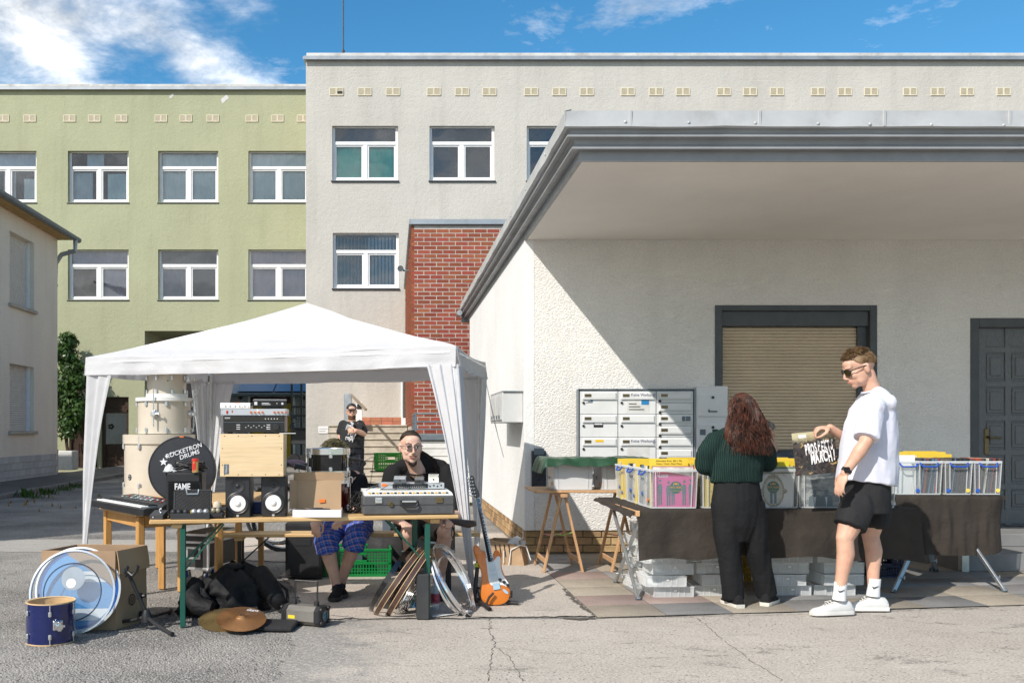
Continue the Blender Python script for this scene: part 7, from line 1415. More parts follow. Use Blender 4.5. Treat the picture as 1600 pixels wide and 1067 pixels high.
def cloth(name, label, x0, x1, Yf, Yb, zt, zb, seed, endwrap=0):
    t = thing(name, label, 'tablecloth', ((x0+x1)/2, Yf(x0), 0)); cm = M_['brown_cloth']; m = MB(); nu = 120; sk = lambda x: .02*(x-x0)
    def fn(u, v):
        x = x0+(x1-x0)*u; s = v*(zt-zb(u)); f = .018*noise.noise(V((u*7+seed, v*1.3, seed)))+.012*noise.noise(V((u*19, v*2, seed+4)))
        y = Yf(x)-.012-(.035*v+f*(.3+1.4*v)+.012*v*math.sin(u*34+3*noise.noise(V((u*6, seed, 0))))); xx = x+.012*noise.noise(V((u*4, v*2, seed+9)))*v
        if endwrap and u > .86: e = (u-.86)/.14; y += endwrap*e*e*(.35+.65*v)
        if s < .012: y += .012-s
        return (xx, y, zt-s)
    m.surf(fn, nu, 22, .0025); part('front_drop', m, cm, t, True, sharp=80)
    m = MB(); m.add([(x0, Yf(x0)-.002, zt), (x1, Yf(x1)-.002+endwrap*.3, zt), (x1, Yb, zt), (x0, Yb, zt)], [(0, 1, 2, 3)]); m.box(x0+.02, x1-.02, max(Yf(x0), Yf(x1))+.02, Yb-.02, zt-.03, zt-.004); part('top', m, cm, t, True); return t
def record_stall():
    M_['brown_cloth'] = fabric('dark_brown_cloth', (.04, .033, .028), .95, big=.01, var=.2)
    rnd = random.Random(31); zt = .70; yf = lambda x: 7.31+.03*(x-1.9)
    def zb(u): x = 1.88+u*2.2; return .315+.03*math.sin(u*4)+.05*max(0, u-.7)+.012*math.sin(u*23)
    t = thing('stall_table', 'wooden trestle table board under the left brown cloth of the record stall', 'table', (2.95, 7.9, 0)); m = MB(); m.box(1.9, 4.02, 7.42, 8.64, .64, .672, .004); part('table_top', m, M_['ply'], t, True)
    cloth('brown_tablecloth', 'long dark brown cloth hanging over the front of the left record table', 1.87, 4.06, yf, 8.68, zt+.002, zb, 3)
    m = MB(); m.surf(lambda u, v: (1.875-.035*math.sin(v*1.6)-.02*v, 7.32+1.36*u, .705-.07*v*(1-.6*u)+.01*noise.noise(V((u*9, v*3, 5)))), 24, 6, .003); solo('cloth_corner', m, M_['brown_cloth'], 'folded side edge of brown cloth over the crossed steel trestle', 'cloth', base=False)
    # crossed steel trestle
    st = M_['steel']
    def xtrestle(label, a, b, c, d, bar=None):
        t = thing('folding_trestle', label, 'trestle', (a.x, a.y, 0), 0, 'folding steel trestles'); 
        for p, q in ((a, b), (c, d)):
            m = MB(); m.beam(p, q, .032, .022, .003, V((0, 1, 0)) if abs((q-p).x) > abs((q-p).y) else V((1, 0, 0))); part('leg', m, st, t, True); k = p+(q-p)*.85; m = MB(); m.beam(q-(q-p).normalized()*.03, q, .038, .028, .003); part('leg_foot', m, M_['rail'], t, True); m = MB(); m.tube([k+V((-.03, -.02, 0)), k+V((.03, -.02, 0))], .004, 6); m.tube([k+V((.025, -.02, -.015)), k+V((.025, -.02, .015))], .004, 6); part('wing_bolt', m, st, t, True)
        if bar: m = MB(); m.beam(bar[0], bar[1], .03, .045, .004); part('top_bar', m, M_['trestle'], t, True)
        return t
    x = 1.885; xtrestle('crossed steel trestle with a wooden bar at the left end of the record table', V((x, 8.2, .655)), V((x+.0, 7.33, 0.01)), V((x+.026, 7.35, .65)), V((x+.026, 8.2, .01)), (V((1.87, 7.28, .672)), V((1.87, 8.5, .672))))
    # columns of record boxes
    xs = [2.165, 2.57, 2.955, 3.32, 3.71]; nm = ['leftmost column with the pink sleeve', 'column behind the red haired woman', 'column with the framed oval sleeve', 'column under the lifted record', 'column behind the man']; sh = ['pink sleeve', 'yellow sleeve', 'oval sleeve', 'grey sleeve', 'pale sleeve']
    for i, X in enumerate(xs):
        y0 = 7.34+.03*(X-1.9)+.215
        for j in range(3):
            c = V((X+.012*j, y0+j*.425, zt+.006)); row = ['front', 'middle', 'back'][j]
            bin_('clear record box with blue side handles, %s of the %s' % (row, nm[i]), c, 0, stk=[('x', -.12+.05*j, .06, (0, 1, 1)[j]), ('x', .05, .1, 1)] if i == 0 else None)
            n = 15 if j == 0 else 11
            sleeves(c+V((0, .012, 0)), 0, n, .37, .312, rnd, ('record sleeve filed in the %s box of the column with the %s' % (row, sh[i]), 'yellow divider card in the %s box of the column with the %s' % (row, sh[i])), ('records in the %s box of the %s column' % (row, sh[i]), 'dividers in the %s box of the %s column' % (row, sh[i])), False, {2, 6, 9, 12} if j == 0 else {1, 4, 7, 10}, -.05)
    ink = mat('black_ink', (.02, .02, .02), .6); fy = lambda i: 7.34+.03*(xs[i]-1.9)+.215-.165; zz = zt+.010
    pink = NT('pink_cover'); g = pink.n('SeparateXYZ', 2, pink.co) if False else None; pink.p(Base_Color=(.62, .12, .31), Roughness=.35)
    t = cover('pink_record_sleeve', 'pink record sleeve with dark standing figures and a round green sticker', TR(xs[0]+.01, fy(0)-.012, zz) @ rot(-.03), .315, pink.m)
    m = MB(); m.box(-.155, .155, -.0036, -.0031, .25, .312); part('crimson_band', m, mat('crimson_print', (.42, .01, .07), .35), t)
    fig = mat('teal_figure_print', (.10, .15, .18), .4); m = MB(); rf = random.Random(5)
    for (fx, fw, fh, ft) in ((-.11, .035, .20, .02), (-.045, .036, .19, .015), (-.01, .03, .17, .02), (.075, .034, .195, .018), (.125, .032, .2, .02)):
        hx = fx+rf.uniform(-.003, .003); top = ft+fh
        for poly in ([(fx-fw*.42, ft), (fx-fw*.08, ft), (fx-fw*.02, ft+fh*.45), (fx-fw*.4, ft+fh*.45)], [(fx+fw*.1, ft+.003), (fx+fw*.42, ft), (fx+fw*.4, ft+fh*.45), (fx+fw*.02, ft+fh*.45)], [(fx-fw*.45, ft+fh*.43), (fx+fw*.45, ft+fh*.43), (fx+fw*.5, ft+fh*.72), (fx+fw*.3, ft+fh*.82), (fx-fw*.3, ft+fh*.82), (fx-fw*.52, ft+fh*.7)], [(hx+.0105*math.cos(a*.785), top-.012+.013*math.sin(a*.785)) for a in range(8)]): m.add([(x, -.0038, z) for x, z in poly], [tuple(range(len(poly)))])
    part('figure_print', m, fig, t)
    text('so young', .03, TR(-.09, -.004, .285) @ FACE, M_['grey_print'], t, bold=.02) if False else None
    text('IT', .034, TR(-.118, -.0040, .268) @ FACE, M_['grey_print'], t, bold=.02); text('ALLEGS', .026, TR(-.09, -.0041, .243) @ FACE, M_['grey_print'], t, bold=.03); m = MB(); m.add([(.1, -.004, .282), (.15, -.004, .3), (.152, -.004, .293), (.13, -.004, .285), (.148, -.004, .27), (.1, -.004, .27)], [tuple(range(6))]); part('corner_logo', m, M_['grey_print'], t)
    def sticker(t, x, z, y=-.0042):
        m = MB(); m.lathe([(0, .0008), (.047, .0008), (.047, 0)], 32, TR(x, y, z) @ rot(PI/2)); s = part('round_green_sticker', m, mat('dark_green_sticker', (.005, .115, .075), .4) if 'dark_green_sticker' not in bpy.data.materials else bpy.data.materials['dark_green_sticker'], t)
        om = bpy.data.materials.get('orange_lettering') or mat('orange_lettering', (.7, .28, .03), .5); text('HOTS  MUSIC', .021, TR(x, y-.0012, z) @ FACE, om, s, bold=.02, sx=.72, name='lettering'); m = MB(); m.box(x-.012, x+.012, y-.0014, y-.001, z+.02, z+.036); part('emblem', m, om, s); m = MB(); m.box(x-.02, x-.018, y-.0014, y-.001, z+.016, z+.034); m.box(x+.018, x+.02, y-.0014, y-.001, z+.016, z+.034); part('emblem_bar', m, M_['grey_print'], s); text('EST. SECOND HAND', .0085, TR(x, y-.0012, z-.026) @ FACE, om, s)
    sticker(t, .012, .155)
    t = cover('yellow_record_sleeve', 'plain yellow record sleeve in the front box right beside the woman', TR(xs[1]-.01, fy(1)-.012, zz) @ rot(-.03), .315, mat('yellow_cover', (.66, .52, .14), .4, var=.08)); m = MB(); m.box(-.14, -.11, -.0038, -.003, .22, .26); m.box(-.1, -.09, -.0038, -.003, .12, .125); part('cover_print', m, fig, t)
    t = cover('oval_frame_sleeve', 'white record sleeve with an ornate oval frame and red curved title', TR(xs[2]-.01, fy(2)-.012, zz+.0) @ rot(-.03), .315, mat('white_cover', (.7, .69, .68), .4, var=.03)); gf = mat('dull_gold_print', (.34, .29, .2), .5, vs=60, var=.4); m = MB(); el = lambda a, k: (-.0+.073*k*math.cos(a), .125+.105*k*math.sin(a))
    m.add([(el(2*PI*i/40, k)[0], -.0038, el(2*PI*i/40, k)[1]) for k in (1.0, 1.18+0) for i in range(40)], [(i, (i+1) % 40, 40+(i+1) % 40, 40+i) for i in range(40)])
    for (x, z, r) in ((0, .245, .022), (-.09, .125, .018), (.09, .125, .018), (0, .01, .016), (-.03, .238, .012), (.03, .238, .012)): m.add([(x+r*(1+.3*math.cos(4*a*.785))*math.cos(a*.39), -.0041, z+r*math.sin(a*.39)) for a in range(16)], [tuple(range(16))])
    part('oval_frame_print', m, gf, t); m = MB(); m.add([(el(2*PI*i/40, 1)[0], -.0036, el(2*PI*i/40, 1)[1]) for i in range(40)], [tuple(range(40))]); part('oval_print', m, mat('grey_cream_print', (.5, .48, .42), .5, vs=30, var=.2), t); m = MB(); m.box(-.025, -.006, -.0042, -.0037, .03, .11, 0); m.box(.006, .025, -.0042, -.0037, .03, .11, 0); part('figure_print', m, fig, t); sticker(t, .0, .155)
    rm = mat('red_title_print', (.45, .02, .02), .5)
    for i, ch in enumerate('COCKER'): a = (i-2.5)*.17; text(ch, .048, TR(.16*math.sin(a)*1.05, -.004, .165+.125*math.cos(a)+.006) @ FACE @ rot(0, 0, -a*.8), rm, t, bold=.02)
    for i, ch in enumerate('HAPPY TO MEET YOU'): a = (i-8)*.075; text(ch, .02, TR(.17*math.sin(a), -.004, .145+.118*math.cos(a)) @ FACE @ rot(0, 0, -a*.8), fig if i < 9 else gf, t) if ch != ' ' else None
    gp = NT('grey_photo_cover'); n1 = gp.noise(9, 6, .65, .8, gp.map((1, 1, 2.2))); q = gp.mix(gp.rng(n1, .4, .6), (.13, .15, .17), (.46, .46, .44)); gp.p(Base_Color=q, Roughness=.35); t = cover('grey_photo_sleeve', 'grey stormy photo sleeve in the box under the lifted record', TR(xs[3]-.0, fy(3)-.012, zz) @ rot(-.03), .315, gp.m)
    m = MB()
    for x in (-.05, .04): m.add([(x-.05, -.0038, .0), (x+.05, -.0038, .0), (x+.045, -.0038, .08), (x+.015, -.0038, .1), (x-.015, -.0038, .1), (x-.045, -.0038, .08)], [tuple(range(6))]); m.add([(x+.016*math.cos(a*.6), -.004, .118+.02*math.sin(a*.6)) for a in range(10)], [tuple(range(10))])
    part('figure_print', m, fig, t); m = MB(); m.add([(-.06, -.0042, .08), (-.05, -.0042, .01), (-.04, -.0042, .08)], [(0, 1, 2)]); m.add([(.03, -.0042, .08), (.04, -.0042, .0), (.047, -.0042, .08)], [(0, 1, 2)]); part('shirt_print', m, M_['grey_print'], t)
    cover('pale_record_sleeve', 'pale blue grey record sleeve in the box behind the man', TR(xs[4]-.0, fy(4)-.012, zz) @ rot(-.03), .315, mat('pale_cover', (.4, .46, .46), .4, var=.25, vs=8))
    # handwriting on the two big divider cards
    for i, s1, s2, m0, col in ((0, 'Alternative Rock  80s + 90s', 'Noise + Punk / New Wave', YD, 'yellow'), (2, 'Rock - Pop - Blues', 'AC/DC', YL, 'lemon')):
        m = MB(); m.box(-.15, .15, -.002, .002, 0, .375 if i == 0 else .35, .001); t = thing('labelled_divider', ('handwritten yellow divider card right behind the pink sleeve', 'lemon yellow divider card behind the oval sleeve')[i > 0], 'divider', M=TR(xs[i]-.02, fy(i)+.02, zz) @ rot(-.03)); part('card', m, m0, t); z = .358 if i == 0 else .335; text(s1, .02, TR(0, -.0026, z) @ FACE, ink, t, sx=.9); text(s2, .018, TR(0, -.0026, z-.022) @ FACE, ink, t) if i == 0 else None
    m = MB(); m.box(-.16, .13, -.003, .003, 0, .44, .001); t = thing('cardboard_divider', 'brown cardboard divider with two lines of handwriting behind the oval sleeve', 'divider', M=TR(xs[2]+.03, fy(2)+.5, zz) @ rot(-.03)); part('card', m, M_['card'], t); text('Blues - Folk - Country - World', .021, TR(-.01, -.0036, .42) @ FACE, ink, t, sx=.8); text('Jazz & Soul & Reggae', .019, TR(-.01, -.0036, .398) @ FACE, ink, t, sx=.8)
    m = MB(); m.lathe([(.0, .07), (.03, .066), (.045, .045), (.05, .02), (.05, 0)], 18, TR(2.33, 8.4, zt+.32)); 
    # tray stacks under the table
    def tray_mesh():
        m = MB(); w, d, h, e = .315, .29, .084, .003
        m.box(-w/2, w/2, -d/2, -d/2+e, 0, h); m.box(-w/2, w/2, d/2-e, d/2, 0, h); m.box(-w/2, -w/2+e, -d/2+e, d/2-e, 0, h); m.box(w/2-e, w/2, -d/2+e, d/2-e, 0, h); m.box(-w/2+e, w/2-e, -d/2+e, d/2-e, 0, e)
        m.box(-w/2-.004, w/2+.004, -d/2-.005, -d/2-.0003, h-.008, h); m.box(-w/2-.005, -w/2-.0003, -d/2, d/2, h-.008, h); b = m.mesh('tray_body', M_['tray']); m = MB()
        for x in (-.155, -.07, -.025, .04, .085, .155): m.box(x-.003, x+.003, -d/2-.004, -d/2-.0002, 0, h-.008)
        for y in (-.1, 0, .1): m.box(-w/2-.004, -w/2-.0002, y-.003, y+.003, 0, h-.008)
        m.box(-w/2, w/2, -d/2-.004, -d/2-.0003, 0, .006); r = m.mesh('tray_rib', M_['clear_rim']); m = MB(); m.box(.0, .022, -d/2-.0055, -d/2-.004, h*.55, h*.72); return b, r, m.mesh('tray_tag', M_['white_head'])
    tb, tr_, tt = tray_mesh()
    k = 0; names = ['leftmost stack, beside the crossed trestle', 'stack left of the woman', 'stack right of the woman', 'stack behind the man']
    for si, (x, Y, n) in enumerate(((1038, 7.6, 5), (1114, 7.66, 5), (1220, 7.66, 4), (1300, 7.68, 5))):
        for i in range(n):
            X = PX(x, Y)+(.03, -.035, .028, -.03, .01)[(i+si) % 5]; o = thing('clear_tray', 'clear plastic storage tray, %s in the %s' % (('bottom', 'second from the ground', 'third from the ground', 'fourth from the ground', 'top')[i], names[si]), 'tray', (X, Y+(.02, -.02, .01, -.015, 0)[i], .004+i*.0895), (.06, -.05, .02, -.04, .03)[(i*2+si) % 5], 'clear trays stacked under the record table')
            part('tray_body', tb, None, o); part('rib', tr_, None, o, kind='stuff'); part('tag', tt, None, o)
    m = MB(); q = V((PX(1008, 7.92), 8.0, .0)); 
    for i in range(6): o = thing('clear_tray', 'clear plastic storage tray, %s in the tall stack behind the trestle' % ('lowest', 'second', 'third', 'fourth', 'fifth', 'uppermost')[i], 'tray', (q.x+.05+(.03 if i % 2 else -.02), q.y+.02, .004+i*.0895), .05-.03*i, 'clear trays stacked under the record table'); part('tray_body', tb, None, o); part('rib', tr_, None, o, kind='stuff')
    crate('blue_crate', 'dark blue plastic crate behind the legs of the man', (PX(1375, 8.6), 8.6, 0), .3, .25, .22, mat('dark_blue_plastic', (.004, .012, .06), .5)); crate('ochre_crate', 'ochre crate standing between the tray stacks', (PX(1150, 8.3), 8.35, 0), .3, .25, .24, mat('ochre_plastic', (.4, .25, .02), .6))
    # right table
    Y2 = 8.02; z2 = .757; yf2 = lambda x: Y2; x0, x1 = PX(1398, Y2), PX(1578, Y2)
    t = thing('end_table', 'table board under the right brown cloth of the record stall', 'table', ((x0+x1)/2, 8.4, 0)); m = MB(); m.box(x0+.04, x1-.06, Y2+.06, 8.85, z2-.06, z2-.034, .004); part('table_top', m, M_['ply'], t, True)
    cloth('brown_tablecloth', 'dark brown cloth with a sagging curved hem on the right record table', x0, x1, yf2, 8.9, z2, lambda u: .295-.03*math.sin(u*3.0)+.22*max(0, u-.8)**1.5*4*.55+.05*max(0, .2-u), 11, .28)
    xtrestle('splayed steel trestle legs under the right record table, front pair', V((PX(1465, 8.4), 8.4, .72)), V((PX(1395, 7.66), 7.66, .01)), V((PX(1470, 8.4), 8.4, .72)), V((PX(1571, 7.7), 7.7, .01))); xtrestle('splayed steel trestle legs under the right record table, rear pair', V((4.9, 8.6, .68)), V((4.98-.0, 8.86, .01)), V((4.55, 8.5, .68)), V((PX(1464, 8.85), 8.85, .01)))
    for i, (a, b) in enumerate(((1430, 1474), (1477, 1521), (1523, 1567))):
        Y = 8.14; X = (PX(a, Y)+PX(b, Y))/2; w = PX(b, Y)-PX(a, Y)-.012; c = V((X, Y+.19, z2+.002)); bin_('clear box with a blue front handle, %s of three on the right table' % ('left', 'middle', 'right')[i], c, 0, w, .36, .285, (('y', -1), ('y', 1)), stk=[('y', (.0, .08, .085)[i], .035, (1, 2, 2)[i]), ('y', (-.09, -.085, -.085)[i], .035, 1)][(1 if i == 0 else 0):])
        sleeves(c, -PI/2, 13, w-.02, .30, rnd, ('dark edged record standing in the %s box of the right table' % ('left', 'middle', 'right')[i], ''), ('records in the %s box of the right table' % ('left', 'middle', 'right')[i], ''), True, (), .12)
    Y = 8.14; c = V((PX(1417, Y)+.02, Y+.2, z2+.002)); bin_('clear record box with a white board inside beside the man', c, 0, .2, .36, .285, (('y', -1),)); m = MB(); m.box(-.11, .09, -.003, .003, 0, .33, .001); t = thing('white_card', 'large white card leaning in the box beside the man', 'card', M=TR(c.x, c.y-.14, c.z+.004) @ rot(-.06)); part('card', m, M_['white_head'], t); m = MB(); m.box(-.105, -.06, -.0045, -.003, .28, .325); part('small_photo', m, ink, t)
    for i, X in enumerate((4.42, 4.80)):
        c = V((X+.05, 8.72, z2+.002)); bin_('clear record box with yellow dividers, %s at the back of the right table' % ('left', 'right')[i], c, 0, .36, .34, .285); sleeves(c, 0, 9, .3, .312, rnd, ('record sleeve in the %s rear box of the right table' % ('left', 'right')[i], 'yellow divider card in the %s rear box of the right table' % ('left', 'right')[i]), ('records in the %s rear box' % ('left', 'right')[i], 'dividers in the %s rear box' % ('left', 'right')[i]), False, {0, 2, 4, 6, 8}, -.05)
record_stall()
def plank_table():
    t = thing('plank_table', 'wooden board on two sawhorses holding the covered storage boxes', 'table', (1.8, 9.05, 0)); m = MB(); m.box(1.30, 2.38, 8.74, 9.40, .735, .757, .004); part('board', m, M_['trestle'], t, True); g = 'wooden sawhorses'
    for i, X in enumerate((1.575, 2.20)):
        h = thing('sawhorse', ('wooden sawhorse under the left end of the covered boxes', 'wooden sawhorse half hidden behind the steel trestle')[i], 'sawhorse', (X, 9.08, 0), .0, g)
        m = MB(); m.box(-.035, .035, -.33, .33, .69, .734, .006); part('beam', m, M_['trestle'], h)
        for y in (-.26, .28):
            for s in (-1, 1): m = MB(); m.beam((s*.012, y, .73), (s*.18, y+.0, .002), .022, .042, .003, V((0, 1, 0))); part('leg', m, M_['trestle'], h)
        for s in (-1, 1): m = MB(); m.beam((s*.158, -.28, .10), (s*.158, .3, .10), .018, .045, .003); part('stretcher', m, M_['trestle'], h)
        for k, z in enumerate((.36, .30)): m = MB(); y = (-.26, .28)[k]; w = .09+(.36-z)*.3; m.tube([(-w, y, z), (0, y-.01, z-.018), (w, y, z+.01)], .006, 6); part('tie_cord', m, mat('green_cord', (.25, .4, .1)) if k == 0 else mat('pink_cord', (.6, .3, .3)), h)
    for i, X in enumerate((1.665, 2.11)):
        c = V((X, 9.0, .759)); bin_('milky storage box under the green tarpaulin, %s of the pair' % ('left', 'right')[i], c, 0, .36, .40, .27, body=M_['milky'], group='covered storage boxes', stk=[('x', -.1, .05, 0), ('x', .06, .1, 1)])
        m = MB(); m.box(-.15, .15, -.16, .17, .004, .24); o = part('white_filling', m, M_['white_head'], None, M=TR(c)); tag(o, 'pale contents of the %s milky storage box' % ('left', 'right')[i], 'contents')
    tm = mat('green_tarpaulin', (.018, .06, .032), .35, var=.25, vs=9, bump=.004, bs=16); m = MB()
    def fn(u, v):
        x = 1.36+1.02*u; y = 8.70+.62*v; eu = min(u, 1-u)*1.02; ev = min(v, 1-v)*.62; e = min(eu*(1 if u < .5 else 3), ev); dz = -.07*max(0, 1-e/.07)**1.5
        if u < .5: dz -= .07*max(0, 1-eu/.05)**2
        return (x+.012*noise.noise(V((v*6, 1, 2))), y+.012*noise.noise(V((u*8, 3, 1))), 1.052+dz+.018*noise.noise(V((u*7, v*4, 4)))+.008*noise.noise(V((u*19, v*12, 2))))
    m.surf(fn, 60, 34, .004); t = solo('green_tarpaulin', m, tm, 'dark green tarpaulin spread over the two milky storage boxes', 'tarpaulin', sharp=80)
plank_table()
# ---------------------------------------------------------------- people
def skin_mat(name, c):
    m = NT(name); q = m.mix(m.rng(m.noise(14, 5), .3, .7), mul(c, .86), mul(c, 1.1)); q = m.mix(m.rng(m.noise(5, 3), .5, .7, 0, .35), q, (c[0]*.95, c[1]*.7, c[2]*.66))
    m.p(Base_Color=q, Roughness=.48); m.b.inputs['Subsurface Weight'].default_value = .08; m.b.inputs['Subsurface Radius'].default_value = (.01, .004, .002); m.b.inputs['Specular IOR Level'].default_value = .35; m.bump(m.noise(220, 2), .0006); return m.m
def hair_mat(name, a, b):
    m = NT(name); n = m.noise(26, 4, .6, .5); m.p(Base_Color=m.mix(m.rng(n, .35, .68), a, b), Roughness=.52); m.b.inputs['Specular IOR Level'].default_value = .3; return m.m
def fuse(mb, vox, it=4, disp=None, name='fused'):
    me = bpy.data.meshes.new('t'); me.from_pydata(mb.v, [], mb.f); o = bpy.data.objects.new('t', me); C.objects.link(o)
    r = o.modifiers.new('r', 'REMESH'); r.mode = 'VOXEL'; r.voxel_size = vox; s = o.modifiers.new('s', 'SMOOTH'); s.factor = .5; s.iterations = it
    dg = bpy.context.evaluated_depsgraph_get(); out = bpy.data.meshes.new_from_object(o.evaluated_get(dg)); bpy.data.objects.remove(o)
    if disp:
        out.update(); ns = [v.normal.copy() for v in out.vertices]
        for v, n in zip(out.vertices, ns): v.co += n*disp(v.co)
    out.polygons.foreach_set('use_smooth', [True]*len(out.polygons)); out.name = name; return out
def fpart(name, mb, mt, par, vox=.009, it=4, disp=None, inv=True):
    if inv: i = wm(par).inverted(); mb.v = [i @ p for p in mb.v]
    me = fuse(mb, vox, it, disp, name); me.materials.clear()
    me.materials.append(mt); return part(name, me, None, par)
def limb(mb, pts, rr, sq=(1, 1), end=True):
    for i in range(len(pts)-1): mb.tube([pts[i], pts[i+1]], [rr[i], rr[i+1]], 14, sq=sq)
    for p, r in list(zip(pts, rr))[:None if end else -1]: mb.ball(p, r*.995, 14, 10)
def trunk(mb, pel, che, side, secs, sh=None):                          # loft of ellipses from the pelvis to the shoulders
    ax = (che-pel).normalized(); fw = ax.cross(side).normalized(); sd = fw.cross(ax).normalized(); rings = []
    for t, w, d, off in secs: c = pel+(che-pel)*t+fw*off; rings.append([c+sd*(w*math.cos(2*PI*k/24))+fw*(d*math.sin(2*PI*k/24)) for k in range(24)])
    mb.loft(rings)
def hand(mb, w, d, nrm, th, curl=(.3, .5, .4), s=1.0, tcurl=.3, spread=.10):      # wrist, pointing direction, palm direction, thumb side
    d = V(d).normalized(); nrm = V(nrm); nrm = (nrm-d*nrm.dot(d)).normalized(); th = d.cross(nrm)*(1 if d.cross(nrm).dot(V(th)) > 0 else -1)
    M = Matrix((th, d, nrm)).transposed().to_4x4(); M.translation = w
    mb.ball((0, 0, 0), 1, 12, 8, M @ TR(0, .048*s, 0) @ Matrix.Diagonal((.041*s, .055*s, .0155*s, 1)))
    for i, (x, l, r) in enumerate(((.030, .078, .0088), (.0105, .087, .009), (-.0095, .081, .0086), (-.028, .062, .0076))):
        p = M @ V((x*s*.95, .085*s, 0)); a = 0; pts = [M @ V((x*s*.6, .04*s, 0)), p]; dr = V((x*spread*18, 1, 0)).normalized()
        for k, f in enumerate((.45, .3, .25)): a += curl[k]*(1+.12*i); q = V((dr.x, math.cos(a)*dr.y, math.sin(a))); p = p+(M.to_3x3() @ q).normalized()*l*f*s; pts.append(p)
        limb(mb, pts, [r*1.1*s, r*1.05*s, r*s, r*.92*s, r*.75*s])
    p = M @ V((.026*s, .02*s, .004*s)); q = M @ V((.056*s, .048*s, (.012+.02*tcurl)*s)); r = M @ V(((.062-.02*tcurl)*s, .082*s, (.02+.045*tcurl)*s)); t = M @ V(((.056-.04*tcurl)*s, .105*s, (.022+.06*tcurl)*s)); limb(mb, [p, q, r, t], [.016*s, .0125*s, .0105*s, .008*s])
def head(mb, M, neck, nr=.054, jaw=1.0):
    o = len(mb.v); B = lambda c, r: mb.ball((0, 0, 0), 1, 20, 14, M @ TR(c) @ Matrix.Diagonal((*r, 1)))
    B((0, .018, .036), (.076, .096, .084)); B((0, -.018, -.035), (.066*jaw, .070, .080)); B((0, -.04, -.06), (.05*jaw, .052, .05)); B((0, -.068, -.092), (.027*jaw, .024, .021)); B((0, -.058, .05), (.055, .036, .042))
    for s in (-1, 1):
        B((s*.033, -.056, -.026), (.026, .03, .028)); B((s*.0755, .014, -.006), (.0115, .020, .036)); B((s*.08, .024, .008), (.009, .01, .02)); B((s*.040*jaw, -.03, -.066), (.022, .036, .03)); mb.tube([M @ V((s*.012, -.093, .032)), M @ V((s*.052, -.074, .034))], .0095, 8); B((s*.0105, -.104, -.034), (.0085, .011, .0075)); B((s*.031, -.077, .012), (.017, .014, .009))
    mb.tube([M @ V((0, -.09, .03)), M @ V((0, -.104, .0)), M @ V((0, -.118, -.027)), M @ V((0, -.108, -.037))], [.0085, .009, .0115, .009], 10); B((0, -.094, -.058), (.024, .010, .0058)); B((0, -.093, -.068), (.021, .0105, .0062)); B((0, -.08, -.05), (.03, .02, .02))
    limb(mb, [M @ V((0, .03, -.05)), (M @ V((0, .03, -.06))+neck)/2, neck], [nr, nr*.97, nr*1.12])
def face_bits(t, M, brow, lip=True, glasses=None, eyes=True, inv=None):
    M = wm(t).inverted() @ M
    if eyes:
        for s in (-1, 1):
            m = MB(); m.ball((0, 0, 0), .0118, 12, 8, M @ TR(s*.031, -.0808, .010)); e = part('eye', m, M_['eye'], t); m = MB(); m.ball((0, 0, 0), .0062, 10, 6, M @ TR(s*.031, -.0884, .0095)); part('iris', m, M_['black'], e)
            m = MB(); m.tube([M @ V((s*.016, -.0895, .0165)), M @ V((s*.031, -.0955, .019)), M @ V((s*.046, -.085, .0155))], [.002, .0034, .002], 6); part('eyelid', m, brow, t)
            m = MB(); m.tube([M @ V((s*.014, -.1005, .033)), M @ V((s*.034, -.097, .041)), M @ V((s*.055, -.08, .034))], [.002, .003, .0015], 6); part('eyebrow', m, brow, t)
    if lip: m = MB(); m.tube([M @ V((-.024, -.0945, -.0625)), M @ V((-.008, -.1045, -.0615)), M @ V((.008, -.1045, -.0615)), M @ V((.024, -.0945, -.0625))], [.0015, .0042, .0042, .0015], 6, sq=(1, 1.3)); part('lips', m, M_['lips'], t)
    if glasses:
        fm, lens = glasses; g = None; m = MB(); sh = .022 if lens != 'clear' else .0165
        for s in (-1, 1):
            ring = [M @ V((s*.034+(.0245 if lens == 'clear' else .029)*math.cos(a), -.103-.0+.012*(abs(s*.034+.0245*math.cos(a))/.06)**2*1.2, .008+sh*(1 if math.sin(a) > 0 else 1)*math.copysign(abs(math.sin(a))**.7, math.sin(a)))) for a in [2*PI*i/20 for i in range(20)]]
            m.tube(ring, .0017 if lens == 'clear' else .004, 6, closed=True); m.tube([M @ V((s*.058, -.094, .015)), M @ V((s*.078, -.06, .016)), M @ V((s*.084, .01, .014)), M @ V((s*.082, .028, -.002))], .0022 if lens == 'clear' else .0045, 6)
        m.tube([M @ V((-.01, -.107, .012)), M @ V((0, -.111, .015)), M @ V((.01, -.107, .012))], .0018, 6); g = part('glasses_frame', m, fm, t)
        for s in (-1, 1): m = MB(); pts = [M @ V((s*.034+(.024 if lens == 'clear' else .029)*math.cos(a), -.1035+.012*(abs(s*.034+.024*math.cos(a))/.06)**2*1.2, .008+sh*math.copysign(abs(math.sin(a))**.7, math.sin(a)))) for a in [2*PI*i/20 for i in range(20)]]; m.add(pts, [tuple(range(20))]); part('lens', m, M_['shade_lens'] if lens != 'clear' else M_['clear_lens'], g)
def folds(seed, amp=.006, sc=(9, 9, 5)): return lambda p: amp*(noise.noise(V((p.x*sc[0]+seed, p.y*sc[1], p.z*sc[2])))+.55*noise.noise(V((p.x*sc[0]*2.6, p.y*sc[1]*2.6+seed, p.z*sc[2]*2.1)))-.3*abs(noise.noise(V((p.x*sc[0]*1.6, p.y*sc[1]*1.6, p.z*sc[2]*1.3+seed)))))
def strands(mb, roots, n, rnd, r=.0022, seg=6):
    for _ in range(n):
        pts = roots(rnd); k = len(pts); mb.tube(pts, [r*(1-.75*(i/(k-1))**2) for i in range(k)], 4, False)
